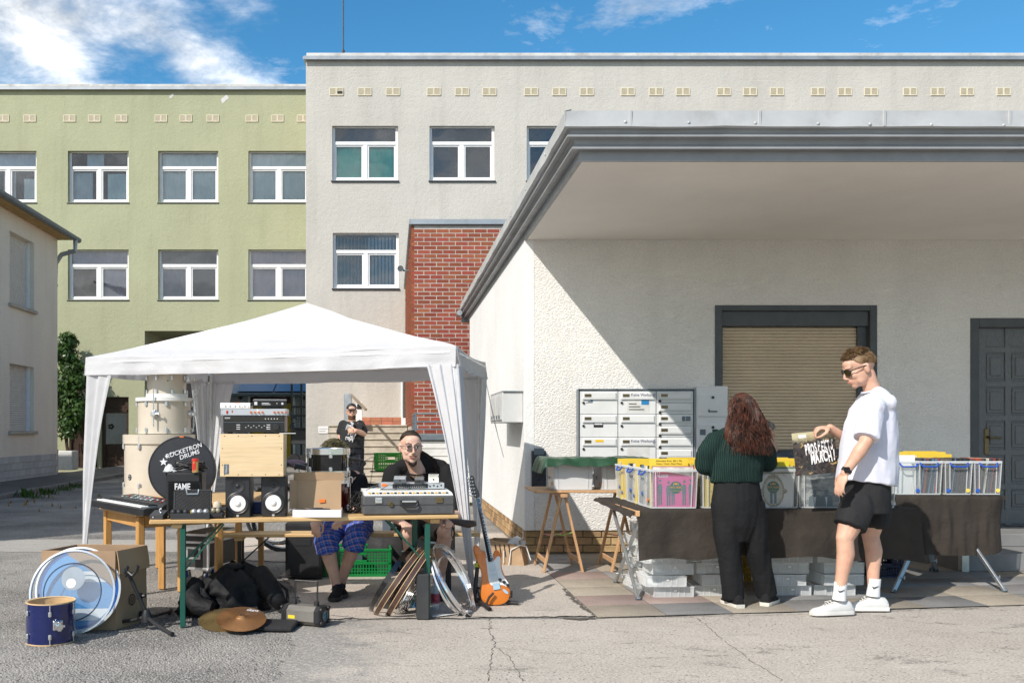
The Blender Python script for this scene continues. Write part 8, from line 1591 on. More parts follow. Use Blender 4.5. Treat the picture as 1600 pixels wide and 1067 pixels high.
def cap_pt(M, th, ph, k=1.0): return M @ V((.079*k*math.sin(th)*math.cos(ph), .018+.099*k*math.sin(th)*math.sin(ph), .036+.088*k*math.cos(th)))
def HL(s):                                                           # hairline angle from the crown, s = -1 at the forehead, 1 at the nape
    k = [(-1, .98), (-.7, 1.04), (-.35, 1.46), (.05, 1.62), (.3, 1.66), (1, 2.1)]
    for (a, b), (c, d) in zip(k, k[1:]):
        if s <= c: return b+(d-b)*(s-a)/(c-a)
    return 2.1
def shoe(t, M, L=.29, mt=None, sole=None, lace=True):
    T = wm(t).inverted() @ M; m = MB(); prof = [(-.5, .030, .05, .075), (-.44, .036, .0, .095), (-.25, .038, 0, .10), (-.05, .040, 0, .09), (.12, .045, 0, .068), (.3, .046, 0, .055), (.42, .038, 0, .047), (.49, .02, .0, .036)]; rings = []
    for x, w, z0, z1 in prof:
        rings.append([T @ V((w*math.cos(a), x*L, .022+(z1-.022)*max(0, math.sin(a))**.8 if math.sin(a) > 0 else .018)) for a in [2*PI*k/18 for k in range(18)]])
    m.loft(rings); u = part('shoe_upper', m, mt, t, sharp=60); m = MB(); rings = []
    for x, w, z0, z1 in prof: rings.append([T @ V((w*1.1*cx, x*L*1.02, z)) for cx, z in ((-1, .004), (-.9, 0), (.9, 0), (1, .004), (1.02, .022), (.98, .027), (-.98, .027), (-1.02, .022))])
    m.loft(rings); part('sole', m, sole, u)
    if lace:
        m = MB()
        for k in range(5): y = L*(.02+.055*k); z = .098-.0095*k; m.tube([T @ V((-.024, y, z-.012)), T @ V((0, y+.004, z+.0)), T @ V((.024, y, z-.012))], .003, 5)
        m.tube([T @ V((.0, 0, .1)), T @ V((.03, .03, .085)), T @ V((.045, .015, .06))], .0025, 5); part('lace', m, sole, u)
    return u
M_['eye'] = mat('eye_white', (.6, .58, .55), .2, var=.03); M_['lips'] = mat('lip_skin', (.42, .16, .13), .45, var=.05); M_['shade_lens'] = mat('dark_lens', (.004, .004, .005), .08, spec=.35); M_['clear_lens'] = glass('spectacle_lens', (.96, .96, .96), .02)
SK = skin_mat('fair_skin', (.60, .36, .26)); SK2 = skin_mat('pale_skin', (.62, .40, .31)); BLK = fabric('black_cotton', (.012, .012, .013), .9, big=.006)
def browsing_man():
    t = thing('person', 'tall man in a white T-shirt, black shorts and sunglasses lifting a record from a box', 'person', (PX(1335, 6.9), 6.9, 0)); q = P
    HM = TR(q(1343, 576, 6.88)) @ rot(0, 0, R(-93)) @ rot(R(22), 0, 0) @ Matrix.Scale(1.07, 4); nk = q(1364, 613, 6.88)
    sl, sr = q(1367, 637, 6.68), q(1362, 635, 7.06); el, wl = q(1352, 692, 6.60), q(1320, 739, 6.62); er, wr = q(1340, 700, 7.16), q(1297, 668, 7.07)
    pel, che = q(1352, 772, 6.87), q(1366, 634, 6.88); b = MB(); head(b, HM, nk, .056); side = V((0.08, -1, 0))
    trunk(b, pel, che, side, [(-.1, .13, .10, 0), (.2, .155, .115, 0), (.55, .165, .12, 0), (.85, .175, .115, 0), (1.0, .15, .09, 0), (1.08, .08, .06, 0)])
    limb(b, [sl, el, wl], [.062, .045, .029]); limb(b, [el, el+(wl-el)*.3, wl], [.044, .046, .028]); limb(b, [sr, er, wr], [.06, .043, .028]); limb(b, [er, er+(wr-er)*.3, wr], [.042, .043, .028])
    hand(b, wl, q(1306, 776, 6.61)-wl, V((1, .5, 0)), V((-1, .2, .2)), (.25, .35, .3), 1.04, .25); hand(b, wr+V((-.005, 0, .0)), V((-1, -.02, -.05)), V((0, .15, -1)), V((0, -1, -.2)), (.75, .55, .35), 1.0, .75, .05)
    hl, hr = q(1340, 790, 6.78), q(1366, 790, 6.97); kl, kr = q(1320, 840, 6.74), q(1360, 836, 6.97); al, ar = q(1311, 928, 6.76), q(1364, 922, 6.92)
    for h, k, a in ((hl, kl, al), (hr, kr, ar)): limb(b, [h, h+(k-h)*.5, k], [.095, .085, .06]); limb(b, [k, k+(a-k)*.28+V((.018, 0, 0)), k+(a-k)*.62+V((.008, 0, 0)), a], [.057, .060, .045, .036])
    fpart('body', b, SK, t, .005, 10)
    s = MB(); trunk(s, q(1353, 752, 6.87), q(1366, 627, 6.88), side, [(-.02, .205, .205, .0), (.12, .205, .203, .0), (.4, .205, .188, .0), (.7, .205, .165, -.006), (.88, .195, .15, .0), (1.0, .15, .115, 0), (1.08, .082, .078, .0)])
    limb(s, [sl+V((0, .03, -.01)), sl+(el-sl)*.45, sl+(el-sl)*.88], [.082, .085, .088], end=False); limb(s, [sr, sr+(er-sr)*.8], [.08, .088], end=False); s.ball(sl, .080); s.ball(sr, .080); limb(s, [q(1368, 626, 6.88)+V((0, -.15, -.02)), q(1367, 615, 6.88), q(1368, 626, 6.88)+V((0, .15, -.02))], [.075, .064, .075])
    wt = fabric('pale_lilac_cotton', (.60, .61, .70), .9, big=.006, var=.04); sh = fpart('t_shirt', s, wt, t, .008, 5, folds(2, .012, (7, 7, 3.2)))
    m = MB(); m.tube([(nk+V((.066*math.cos(a)-.008, .064*math.sin(a), .012+.016*math.cos(a)))) for a in [2*PI*i/24 for i in range(24)]], .008, 8, closed=True); part('collar', m, wt, sh, True)
    s = MB(); dk = fabric('black_shorts_cloth', (.02, .02, .022), .85, big=.008)
    trunk(s, q(1352, 800, 6.87), q(1353, 744, 6.87), side, [(0, .19, .15, 0), (.5, .185, .155, 0), (1, .17, .15, 0)])
    for h, k in ((hl, kl), (hr, kr)): e = h+(k-h)*.66; limb(s, [h, h+(e-h)*.5], [.12, .118]); s.tube([h, e], [.122, .113], 20)
    fpart('shorts', s, dk, t, .008, 4, folds(5, .010, (8, 8, 5)))
    ht = hair_mat('light_brown_hair', (.075, .045, .022), (.24, .15, .075)); m = MB(); rnd = random.Random(4); iv = wm(t).inverted(); 
    def rt(r):
        th = math.acos(r.uniform(.05, 1)) if r.random() < .45 else r.uniform(.8, 2.0); ph = r.uniform(0, 6.283); f = -math.sin(ph); th = min(th, HL(-f)-r.random()*.1)
        p = cap_pt(HM, th, ph, .985); d = (p-HM @ V((0, .018, .036))).normalized(); up = HM.to_3x3() @ V((0, -.9, .35)); ln = .012+.02*max(0, math.cos(th))*(1+.9*max(0, f)); 
        if th < 1.0: d = (d*.75+up.normalized()*.75+V((r.gauss(0, .2), r.gauss(0, .2), r.gauss(0, .15)))).normalized()
        else: d = (d*.5+HM.to_3x3() @ V((0, .4, -.9))).normalized(); ln = .012
        return [iv @ (p+d*ln*f2+V((0, 0, .004*math.sin(f2*3)))) for f2 in (0, .35, .7, 1)]
    strands(m, rt, 2600, rnd, .0019); m.surf(lambda u, v: iv @ cap_pt(HM, v*HL(math.sin(u*6.283)), u*6.283, 1.02), 48, 16, 0, True); part('hair', m, ht, t, sharp=80)
    face_bits(t, HM, ht, True, (M_['black'], 'dark'), False)
    m = MB(); d = (wl-el).normalized(); c = wl-d*.022; F_ = frame(d); T = TR(c) @ F_; m.lathe([(.0335, -.012), (.035, -.011), (.035, .011), (.0335, .012)], 24, T, False); w = part('watch_strap', m, M_['black'], t, True); m = MB(); fd = V((-.35, -.9, .15)).normalized(); m.cbox(c+fd*.036, (.036, .012, .04), fd.to_track_quat('-Y', 'Z').to_matrix().to_4x4(), .005); part('watch_case', m, M_['shade_lens'], w, True)
    wh = mat('white_leather', (.6, .6, .59), .5, var=.08, dirt=.2); ws = mat('white_rubber_sole', (.66, .65, .62), .6, dirt=.1); sk = fabric('white_sock', (.75, .75, .75), .9)
    for a, tip, ry in ((al, (1253, 956), R(98)), (ar, (1327, 951), R(86))):
        m = MB(); m.tube([a+V((.012, 0, .085)), a+V((.006, 0, .02)), a+V((0, 0, -.04))], [.043, .042, .046], 16); c = part('sock', m, sk, t, True)
        m = MB(); z = a+V((-.004, -.0445, .03)); m.add([z+V((x, -.001-.002*k, y)) for k in (0, 1) for x, y in ((-.026, .004), (-.018, -.008), (-.004, -.007), (.03, .012), (-.006, .001), (-.014, -.001), (-.019, .008))], [tuple(range(7)), tuple(range(7, 14))[::-1]]); part('tick_mark', m, M_['black'], c, True)
        shoe(t, TR(a.x-.055, a.y, 0.008) @ rot(0, 0, ry), .305, wh, ws)
    # the record he lifts
    cv = NT('dark_battle_colours'); n1 = cv.noise(13, 7, .7, 1.5); n2 = cv.noise(9, 5, .6, .8, cv.map((1, 1, 1), (4, 3, 2))); c = cv.mix(cv.rng(n1, .42, .6), (.014, .014, .018), (.075, .058, .05)); c = cv.mix(cv.rng(n2, .6, .68), c, (.38, .05, .03)); c = cv.mix(cv.rng(cv.noise(24, 5, .6, .5, cv.map((1, 1, 1), (8, 1, 5))), .6, .68), c, (.45, .33, .13)); gz = cv.t.nodes.new('ShaderNodeSeparateXYZ'); cv.L(cv.co, gz.inputs[0]); c = cv.mix(cv.rng(cv.math('ADD', gz.outputs[2], cv.math('MULTIPLY', n1, .10)), .29, .34), c, (.5, .45, .28)); cv.p(Base_Color=c, Roughness=.25)
    a = q(1275, 738, 7.08); L = cover('held_record', 'dark record sleeve with white brushed lettering held up by the man', TR(a+V((.012, 0, -.012))) @ rot(-.06, -.09, 0), .315, cv.m); wpm = mat('white_paint_lettering', (.8, .8, .8), .5, var=.03)
    rn = random.Random(3)
    for s, zz, x0, k in (('PROSPEKTS', .185, -.085, .0305), ('MARCH!', .112, -.045, .041)):
        for i, ch in enumerate(s): text(ch, .105 if zz > .15 else .11, TR(x0+.02+i*k*.78, -.0038, zz+rn.uniform(-.007, .007)+i*.003) @ FACE @ rot(0, 0, rn.uniform(-.05, .12)), wpm, L, bold=.035, sx=.31 if zz > .15 else .38, shear=rn.uniform(-.1, .25))
    m = MB(); m.add([(-.11, -.0036, .275), (-.055, -.0036, .275), (-.055, -.0036, .3), (-.11, -.0036, .3)], [(0, 1, 2, 3)]); m.add([(.06, -.0036, .285), (.1, -.0036, .285), (.1, -.0036, .305), (.06, -.0036, .305)], [(0, 1, 2, 3)]); part('price_sticker', m, M_['white_head'], L)
browsing_man()
def woman():
    Y = 7.07; t = thing('person', 'woman seen from behind with long wavy red brown hair, green sweater and black trousers', 'person', (PX(1160, Y), Y, 0)); q = lambda x, y, d=0: P(x, y, Y+d)
    HM = TR(q(1160, 640, .02)) @ rot(0, 0, R(180-38)) @ rot(R(8), 0, 0) @ Matrix.Scale(1.0, 4); nk = q(1152, 672, 0); side = V((1, .05, 0)); pel, che = q(1151, 770), q(1150, 688)
    sl, sr = q(1117, 690, .0), q(1184, 690, .02); el, er = q(1101, 727, .02), q(1198, 722, .06); wl, wr = q(1118, 735, .2), q(1195, 728, .22); b = MB(); head(b, HM, nk, .048)
    trunk(b, pel, che, side, [(-.1, .14, .10, 0), (.2, .15, .105, 0), (.55, .13, .095, 0), (.9, .15, .1, 0), (1.05, .12, .07, 0)]); limb(b, [sl, el, wl], [.05, .04, .026]); limb(b, [sr, er, wr], [.05, .04, .026]); hand(b, wl, V((.3, 1, .1)), V((0, -.2, -1)), V((1, 0, 0)), s=.92); hand(b, wr, V((-.3, 1, .1)), V((0, -.2, -1)), V((-1, 0, 0)), s=.92)
    hl, hr = q(1132, 785), q(1172, 785); kl, kr = q(1138, 862, .0), q(1182, 858, .03); al, ar = q(1146, 928, .02), q(1197, 922, .1)
    for h, k, a in ((hl, kl, al), (hr, kr, ar)): limb(b, [h, k, a], [.09, .06, .04])
    fpart('body', b, SK, t, .007, 4)
    gm = NT('ribbed_green_knit'); w = gm.n('TexWave', 1, None, Scale=28.0, _bands_direction='X', Distortion=1.2); c = gm.mix(gm.rng(w, .2, .8), (.007, .021, .019), (.02, .046, .039)); gm.p(Base_Color=c, Roughness=.95); gm.b.inputs['Specular IOR Level'].default_value = .2; gm.bump(w, .006); gm.bump(gm.noise(120, 3), .002)
    s = MB(); trunk(s, q(1151, 752), q(1150, 684), side, [(-.02, .185, .14, 0), (.06, .19, .145, 0), (.35, .198, .15, 0), (.7, .185, .14, 0), (.95, .155, .11, 0), (1.1, .08, .07, 0)]); limb(s, [sl, (sl+el)/2+V((-.02, 0, 0)), el, el+(wl-el)*.7], [.078, .083, .074, .055]); limb(s, [sr, (sr+er)/2+V((.015, 0, 0)), er, er+(wr-er)*.7], [.078, .082, .073, .055]); limb(s, [q(1125, 685), q(1151, 674), q(1178, 685)], [.065, .06, .065])
    fpart('sweater', s, gm.m, t, .008, 5, folds(8, .010, (8, 8, 6)))
    s = MB(); trunk(s, q(1151, 800), q(1151, 750), side, [(-.9, .10, .08, 0), (-.4, .165, .12, 0), (0, .186, .138, 0), (.4, .188, .143, 0), (1.0, .165, .125, 0)])
    for h, k, a, w in ((hl, kl, al, .0), (hr, kr, ar, .0)): e = a+V((0, 0, -.035)); s.tube([h, h+(k-h)*.55, k, (k+a)/2, e], [.106, .102, .087, .082, .080], 22)
    fpart('trousers', s, fabric('black_trouser_cloth', (.0095, .010, .0115), .8, big=.008), t, .008, 9, folds(12, .010, (10, 10, 2.6)))
    hm = hair_mat('auburn_hair', (.014, .008, .006), (.105, .036, .02)); iv = wm(t).inverted(); m = MB(); rnd = random.Random(9); back = V((.08, -1, 0)); cx = q(1153, 665)
    def rt(r):
        th = r.uniform(.05, 1.75); ph = r.uniform(0, 6.283); p = cap_pt(HM, th, ph, .985); f = -math.sin(ph)
        if th > 1.0 and f > .35: p = cap_pt(HM, .8, ph, .985)
        lx = p.x-cx.x; end = V((cx.x+.02+max(-.19, min(.17, (lx*1.5+r.gauss(0, .03)))), Y-.155+r.gauss(0, .02)+.03*abs(lx)/.1, r.uniform(PZ(712, Y), PZ(672, Y)))); md = V((cx.x+lx*1.7+r.gauss(0, .02), Y-.125+r.gauss(0, .022)+.05*(abs(lx)/.1)**2, PZ(662, Y))); pts = []; w0 = 9*noise.noise(V((p.x*14, p.z*9, ph)))+r.gauss(0, .35); amp = r.uniform(.012, .022)
        top = p+(p-HM @ V((0, .018, .03))).normalized()*.022; top.z = max(top.z, p.z-.02)
        for i in range(13):
            u = i/12; a = (1-u)**3; b2 = 3*u*(1-u)**2; c2 = 3*u*u*(1-u); d2 = u**3; x = p*a+top*b2+md*c2+end*d2; k = min(1, u*1.6); x = x+V((amp*k*math.sin(u*15+w0), amp*.9*k*math.cos(u*13+w0), 0)); pts.append(iv @ x)
        return pts
    strands(m, rt, 1500, rnd, .0034); m.surf(lambda u, v: iv @ cap_pt(HM, v*(1.1 if math.sin(u*6.283) < -.2 else 1.95), u*6.283, 1.02), 40, 14, 0, True)
    bk = MB(); bk.M = iv; limb(bk, [q(1155, 655, -.02), q(1152, 682, -.06), q(1152, 700, -.075)], [.088, .10, .075], (1, 1)); m.v += bk.v; o = len(m.v)-len(bk.v); m.f += [tuple(o+i for i in f) for f in bk.f]; m.m += bk.m
    part('hair', m, hm, t, sharp=80); face_bits(t, HM, hm, False, (M_['black'], 'dark'), False)
    ws = mat('cream_rubber', (.58, .56, .5), .6, dirt=.15)
    shoe(t, TR(al.x, al.y+.03, .008) @ rot(0, 0, R(8)), .25, BLK, ws, False); shoe(t, TR(ar.x+.03, ar.y+.01, .008) @ rot(0, 0, R(-38)), .25, BLK, ws, False)
woman()
def seated_man():
    Y = 7.45; t = thing('person', 'seated man with glasses, dark ponytail and goatee in a black T-shirt behind the table', 'person', (PX(655, 7.8), 7.8, 0)); q = P
    HM = TR(q(642, 699, Y)) @ rot(0, 0, R(9)) @ rot(R(4), 0, 0) @ Matrix.Scale(1.07, 4); nk = q(652, 735, Y+.1); sl, sr = q(703, 741, 7.58), q(611, 741, 7.58); side = V((1, .03, 0)); pel, che = V((PX(658, 7.85), 7.82, .55)), q(656, 744, 7.6); b = MB(); head(b, HM, nk, .06, 1.02)
    trunk(b, pel, che, side, [(-.15, .16, .12, 0), (.3, .16, .12, 0), (.8, .18, .12, 0), (1, .17, .09, 0), (1.1, .08, .06, 0)]); er, wr = V((sr.x-.04, 7.5, .66)), V((sr.x+.08, 7.35, .60)); el, wl = V((sl.x+.06, 7.5, .64)), q(698, 806, 7.18)
    limb(b, [sl, el, wl], [.06, .045, .031]); limb(b, [sr, er, wr], [.06, .045, .03]); hand(b, wl, V((.2, -.75, -.35)), V((-.3, .3, -1)), V((-1, -.2, .3)), (1.0, 1.1, .6), 1.05, .7); hand(b, wr, V((.3, -1, -.1)), V((0, 0, -1)), V((1, 0, 0)))
    for sx, kx, ax in ((-.09, -.11, -.05), (.09, .17, .12)):
        h = pel+V((sx, 0, -.02)); k = V((pel.x+kx, 7.36, .52)); a = V((pel.x+ax, 7.5, .08)); limb(b, [h, k], [.095, .065]); limb(b, [k, k+(a-k)*.3+V((0, .02, 0)), a], [.058, .058, .036]); shoe(t, TR(a.x, a.y-.06, .004) @ rot(0, 0, PI), .28, BLK, M_['black'], False)
    fpart('body', b, SK2, t, .0052, 10)
    s = MB(); trunk(s, pel, q(656, 738, 7.6), side, [(-.02, .18, .15, 0), (.4, .185, .15, 0), (.8, .20, .145, 0), (.95, .19, .11, 0), (1.03, .12, .085, 0)]); limb(s, [sl+V((-.02, 0, 0)), sl+(el-sl)*.8], [.085, .085]); limb(s, [sr+V((.02, 0, 0)), sr+(er-sr)*.8], [.085, .085]); limb(s, [q(626, 731, 7.6), q(653, 722, 7.59), q(688, 731, 7.6)], [.066, .072, .066])
    sh = fpart('t_shirt', s, BLK, t, .009, 4, folds(3, .008)); m = MB(); m.tube([(nk+V((.078*math.cos(a), -.035+.07*math.sin(a), -.01+.022*math.sin(a)))) for a in [2*PI*i/24 for i in range(24)]], .007, 8, closed=True); part('collar', m, BLK, sh, True)
    s = MB()
    for sx, kx in ((-.09, -.11), (.09, .17)): h = pel+V((sx, 0, -.03)); k = V((pel.x+kx, 7.36, .52)); limb(s, [h, k+(h-k)*.12], [.12, .085])
    fpart('shorts', s, fabric('dark_grey_cloth', (.02, .018, .017), .9), t, .01, 3, folds(6, .008))
    hm = hair_mat('dark_brown_hair', (.012, .008, .006), (.05, .032, .022)); iv = wm(t).inverted(); m = MB(); rnd = random.Random(2)
    def rt(r):
        ph = r.uniform(-PI, 0)+r.choice([0, 0, .25, -.25]); th = min(HL(math.sin(ph))*.86, r.uniform(.5, 1.6)); d0 = V((math.sin(th)*math.cos(ph), math.sin(th)*math.sin(ph), math.cos(th))); d1 = V((r.gauss(0, .06), .97, -.2)); p = []
        for i in range(9): u = i/8; d = d0.lerp(d1, u).normalized(); p.append(iv @ (HM @ V((.0805*d.x, .018+.1005*d.y, .036+.09*d.z))))
        return p
    strands(m, rt, 900, rnd, .0013); m.surf(lambda u, v: iv @ cap_pt(HM, v*HL(math.sin(u*6.283))*.87, u*6.283, 1.015), 48, 16, 0, True)
    def pt(r): a = HM @ V((.02+r.gauss(0, .012), .11, -.01)); e = q(682+r.gauss(0, 3), 733+r.gauss(0, 5), 7.54+r.gauss(0, .015)); k = q(676+r.gauss(0, 3), 715+r.gauss(0, 3), 7.56); return [iv @ (a*(1-u)**2+k*2*u*(1-u)+e*u*u) for u in (0, .2, .4, .6, .8, 1)]
    strands(m, pt, 160, rnd, .003); part('hair', m, hm, t, sharp=80); face_bits(t, HM, hm, True, (M_['rail'], 'clear'), True)
    m = MB()
    def bd(r): x = r.uniform(-.03, .03); z = -.088-.018*r.random()-.02*(1-abs(x)/.03); y = -.083+.5*x*x/.03+.02*max(0, -.1-z)/.02*.5; p = V((x, y-.006, z)); return [iv @ (HM @ (p+V((0, -.004*k, -.006*k)))) for k in (0, 1, 2)]
    strands(m, bd, 320, rnd, .0016)
    def ms(r): x = r.uniform(-.027, .027); p = V((x, -.103+.35*x*x/.03, -.051)); return [iv @ (HM @ (p+V((x*.06*k, -.002*k, -.0035*k)))) for k in (0, 1, 2)]
    strands(m, ms, 60, rnd, .0011); part('beard', m, hm, t)
    m = MB(); a = wl+V((.01, -.05, -.035)); m.tube([a+V((-.02, .0, .01)), a+V((.07, -.0, -.005)), a+V((.15, .01, -.02)), a+V((.2, .02, -.015))], [.03, .042, .05, .036], 14, sq=(1, .6)); m.tube([a+V((.03, -.02, -.02)), a+V((.02, -.03, -.1)), a+V((.035, -.03, -.13)), a+V((.045, -.03, -.09)), a+V((.04, -.02, -.02))], .004, 6); solo('leather_pouch', m, mat('dark_brown_leather', (.035, .022, .016), .5, var=.3), 'dark brown leather pouch with a cord gripped by the seated man', 'pouch', sharp=60)
seated_man()
def stooping_person():
    t = thing('person', 'person in blue plaid shorts bent forward on the bench behind the black drum', 'person', (PX(545, 7.85), 7.85, 0)); q = P; side = V((1, .1, 0)); pel, che = V((PX(548, 7.88), 7.88, .56)), q(532, 746, 7.68); b = MB(); HM = TR(q(527, 714, 7.46)) @ rot(R(48), 0, 0) @ rot(0, 0, .2); nk = q(530, 734, 7.6); head(b, HM, nk, .055)
    trunk(b, pel, che, side, [(-.15, .16, .12, 0), (.4, .16, .12, 0), (.85, .18, .11, 0), (1.02, .16, .09, 0)]); sl, sr = che+V((.15, 0, -.04)), che+V((-.15, 0, -.03)); el, er = V((sl.x+.0, 7.5, .66)), V((sr.x-.03, 7.5, .62)); wl, wr = V((sl.x-.1, 7.25, .62)), q(492, 812, 7.3)
    limb(b, [sl, el, wl], [.06, .045, .03]); limb(b, [sr, er, wr], [.06, .045, .03]); hand(b, wr, V((.1, -.6, -.5)), V((0, .2, -1)), V((1, 0, 0)), (.5, .6, .4)); hand(b, wl, V((-.4, -1, 0)), V((0, 0, -1)), V((-1, 0, 0)))
    kl, kr = q(557, 838, 7.5), q(508, 846, 7.42); al, ar = q(532, 912, 7.62), q(527, 917, 7.47)
    for h, k, a in ((pel+V((.08, 0, -.02)), kl, al), (pel+V((-.1, 0, -.02)), kr, ar)): limb(b, [h, k], [.1, .066]); limb(b, [k, k+(a-k)*.3+V((0, .02, 0)), k+(a-k)*.65+V((0, .01, 0)), a], [.06, .06, .045, .037])
    fpart('body', b, SK2, t, .007, 4); s = MB(); trunk(s, pel, che, side, [(-.02, .18, .15, 0), (.5, .17, .14, 0), (.9, .17, .12, 0), (1.06, .12, .09, 0)]); limb(s, [sl, sl+(el-sl)*.7], [.07, .07]); limb(s, [sr, sr+(er-sr)*.7], [.07, .07]); fpart('t_shirt', s, BLK, t, .01, 4, folds(4, .008))
    m0 = NT('blue_plaid_cotton'); a = lambda d, sc, lo, hi, off=0: m0.rng(m0.n('TexWave', 1, m0.map((1, 1, 1), (off, off, off), (.5, .2, .35)), Scale=sc, _bands_direction=d), lo, hi); c = m0.mix(m0.rng(m0.noise(6), .3, .7), (.012, .085, .46), (.02, .12, .56))
    for d, off in (('X', 0), ('Z', 0)): c = m0.mix(m0.math('MULTIPLY', a(d, 7, .6, .75), .45), c, (.006, .03, .2)); c = m0.mix(m0.math('MULTIPLY', a(d, 7, .975, .99, .06), .8), c, (.5, .25, .1)); c = m0.mix(m0.math('MULTIPLY', a(d, 14, .985, .995, .02), .45), c, (.45, .45, .5))
    m0.p(Base_Color=c, Roughness=.9); m0.bump(m0.noise(14, 4), .004); s = MB(); trunk(s, pel+V((0, 0, -.1)), pel+V((0, 0, .1)), side, [(0, .19, .14, 0), (1, .17, .13, 0)])
    for h, k, a2 in ((pel+V((.08, 0, -.03)), kl, al), (pel+V((-.1, 0, -.03)), kr, ar)): e = k+(a2-k)*.22; limb(s, [h, k], [.112, .088]); s.tube([k, e], [.087, .094], 20)
    fpart('shorts', s, m0.m, t, .008, 4, folds(9, .012, (9, 9, 7)))
    for a2, r in ((ar, R(170)), (al, R(195))): shoe(t, TR(a2.x, a2.y-.06, .008) @ rot(0, 0, r), .28, BLK, M_['black'], True); m = MB(); m.tube([a2+V((0, 0, .03)), a2+V((0, 0, -.03))], .042, 14); part('sock', m, fabric('navy_sock', (.012, .015, .035), .9), t, True)
    hm = hair_mat('greenish_brown_hair', (.05, .042, .02), (.17, .15, .075)); iv = wm(t).inverted(); m = MB(); rnd = random.Random(2)
    def rt(r): th = r.uniform(.02, 1.7); ph = r.uniform(0, 6.283); p = cap_pt(HM, th, ph, .98); d = (p-HM @ V((0, .02, .03))).normalized(); e = p+d*.03+V((r.gauss(-.02, .015), r.gauss(0, .015), -.045*math.sin(th))); return [iv @ (p*(1-u)+e*u+d*.02*math.sin(u*3.1)) for u in (0, .25, .5, .75, 1)]
    strands(m, rt, 1100, rnd, .0026); part('hair', m, hm, t, sharp=80)
stooping_person()
def cap_man():
    Y = 15.0; t = thing('person', 'bearded man in a dark cap and printed black T-shirt standing before the steps', 'person', (PX(549, Y), Y, 0)); q = lambda x, y, d=0: P(x, y, Y+d); side = V((1, 0, 0)); pel, che = q(549, 698), q(549.5, 662); b = MB(); HM = TR(q(549.5, 643)) @ rot(R(3), 0, .1); nk = q(549.5, 657); head(b, HM, nk, .06)
    trunk(b, pel, che, side, [(-.1, .16, .12, 0), (.4, .17, .13, 0), (.9, .19, .12, 0), (1.05, .15, .09, 0)]); sl, sr = q(562.5, 663), q(536.5, 663); el, wl = q(568, 677, -.08), q(556, 673, -.28); er, wr = q(532.5, 678, 0), q(532, 692, -.05); limb(b, [sl, el, wl], [.065, .05, .034]); limb(b, [sr, er, wr], [.065, .05, .034]); hand(b, wl, V((-1, -.1, .0)), V((0, .8, -.3)), V((0, 0, 1)), (.9, .9, .6), 1.1); hand(b, wr, V((.1, 0, -1)), V((1, 0, 0)), V((0, -1, 0)), s=1.1)
    for s in (-1, 1): limb(b, [pel+V((s*.09, 0, -.05)), V((pel.x+s*.1, Y, .5)), V((pel.x+s*.12, Y, .06))], [.1, .065, .04]); shoe(t, TR(pel.x+s*.12, Y-.06, -.004) @ rot(0, 0, PI+s*.2), .28, BLK, M_['white_head'], False)
    fpart('body', b, SK, t, .008, 4); s = MB(); trunk(s, q(549, 699), q(549.5, 660), side, [(-.02, .2, .155, 0), (.4, .205, .16, 0), (.85, .19, .14, 0), (1.03, .12, .09, 0)]); limb(s, [sl, sl+(el-sl)*.75], [.075, .08]); limb(s, [sr, sr+(er-sr)*.75], [.075, .08]); sh = fpart('t_shirt', s, fabric('washed_black_cotton', (.025, .026, .028), .9), t, .011, 4, folds(7, .009))
    m = MB(); rnd = random.Random(6)
    for k in range(46):
        a = rnd.uniform(0, 6.28); r = rnd.random()**.5; x = 548.5+5.5*r*math.cos(a); y = 677+15*r*math.sin(a); p = q(x, y, -.172+.10*abs(x-549)**2/100); l = rnd.uniform(.01, .05); th = rnd.uniform(0, 3.1); m.tube([p, p+V((l*math.cos(th), -.003, l*math.sin(th))), p+V((l*math.cos(th+.8)*1.6, 0, l*math.sin(th+.8)*1.6))], [.006, .009, .004], 5)
    part('abstract_print', m, M_['grey_print'], sh, True)
    s = MB(); trunk(s, q(549, 708), q(549, 694), side, [(0, .19, .14, 0), (1, .18, .14, 0)])
    for k in (-1, 1): limb(s, [pel+V((k*.09, 0, -.05)), V((pel.x+k*.1, Y, .5)), V((pel.x+k*.12, Y, .1))], [.115, .09, .08])
    fpart('trousers', s, fabric('navy_trouser_cloth', (.012, .014, .02), .9), t, .011, 3); iv = wm(t).inverted(); m = MB(); m.M = iv @ HM; cm = M_['black']
    m.surf(lambda u, v: (.086*math.sin(v*1.45)*math.cos(u*6.283), .018+.106*math.sin(v*1.45)*math.sin(u*6.283), .034+.1*math.cos(v*1.45)), 28, 8, 0, True); m.surf(lambda u, v: (-.06+.12*u, -.075-.075*v*(1-(2*u-1)**2*.6), .05-.012*v-.012*(2*u-1)**2), 10, 4, .004); part('cap', m, cm, t, sharp=70); hm = hair_mat('ginger_beard', (.10, .05, .025), (.2, .11, .055)); face_bits(t, HM, hm, True, (M_['black'], 'clear'), True); m = MB()
    def bd(r): a = r.uniform(-1.25, 1.25); z = -.055-.06*r.random(); rr = .072; p = V((rr*.86*math.sin(a), -.03-rr*.86*math.cos(a)+(-.055-z)*.25, z)); return [iv @ (HM @ (p+V((.0, -.004*k, -.006*k)))) for k in (0, 1, 2)]
    strands(m, bd, 500, random.Random(3), .0026); part('beard', m, hm, t); m = MB(); p = q(561, 668, -.2); m.tube([q(552, 671, -.3), q(552.5, 690, -.3), q(551, 720, -.25)], .005, 5); m.cbox(q(561, 667, -.16), (.09, .06, .11), None, .01); solo('handheld_device', m, M_['black'], 'small black device with a cable held by the man in the cap', 'device', base=False)
cap_man()
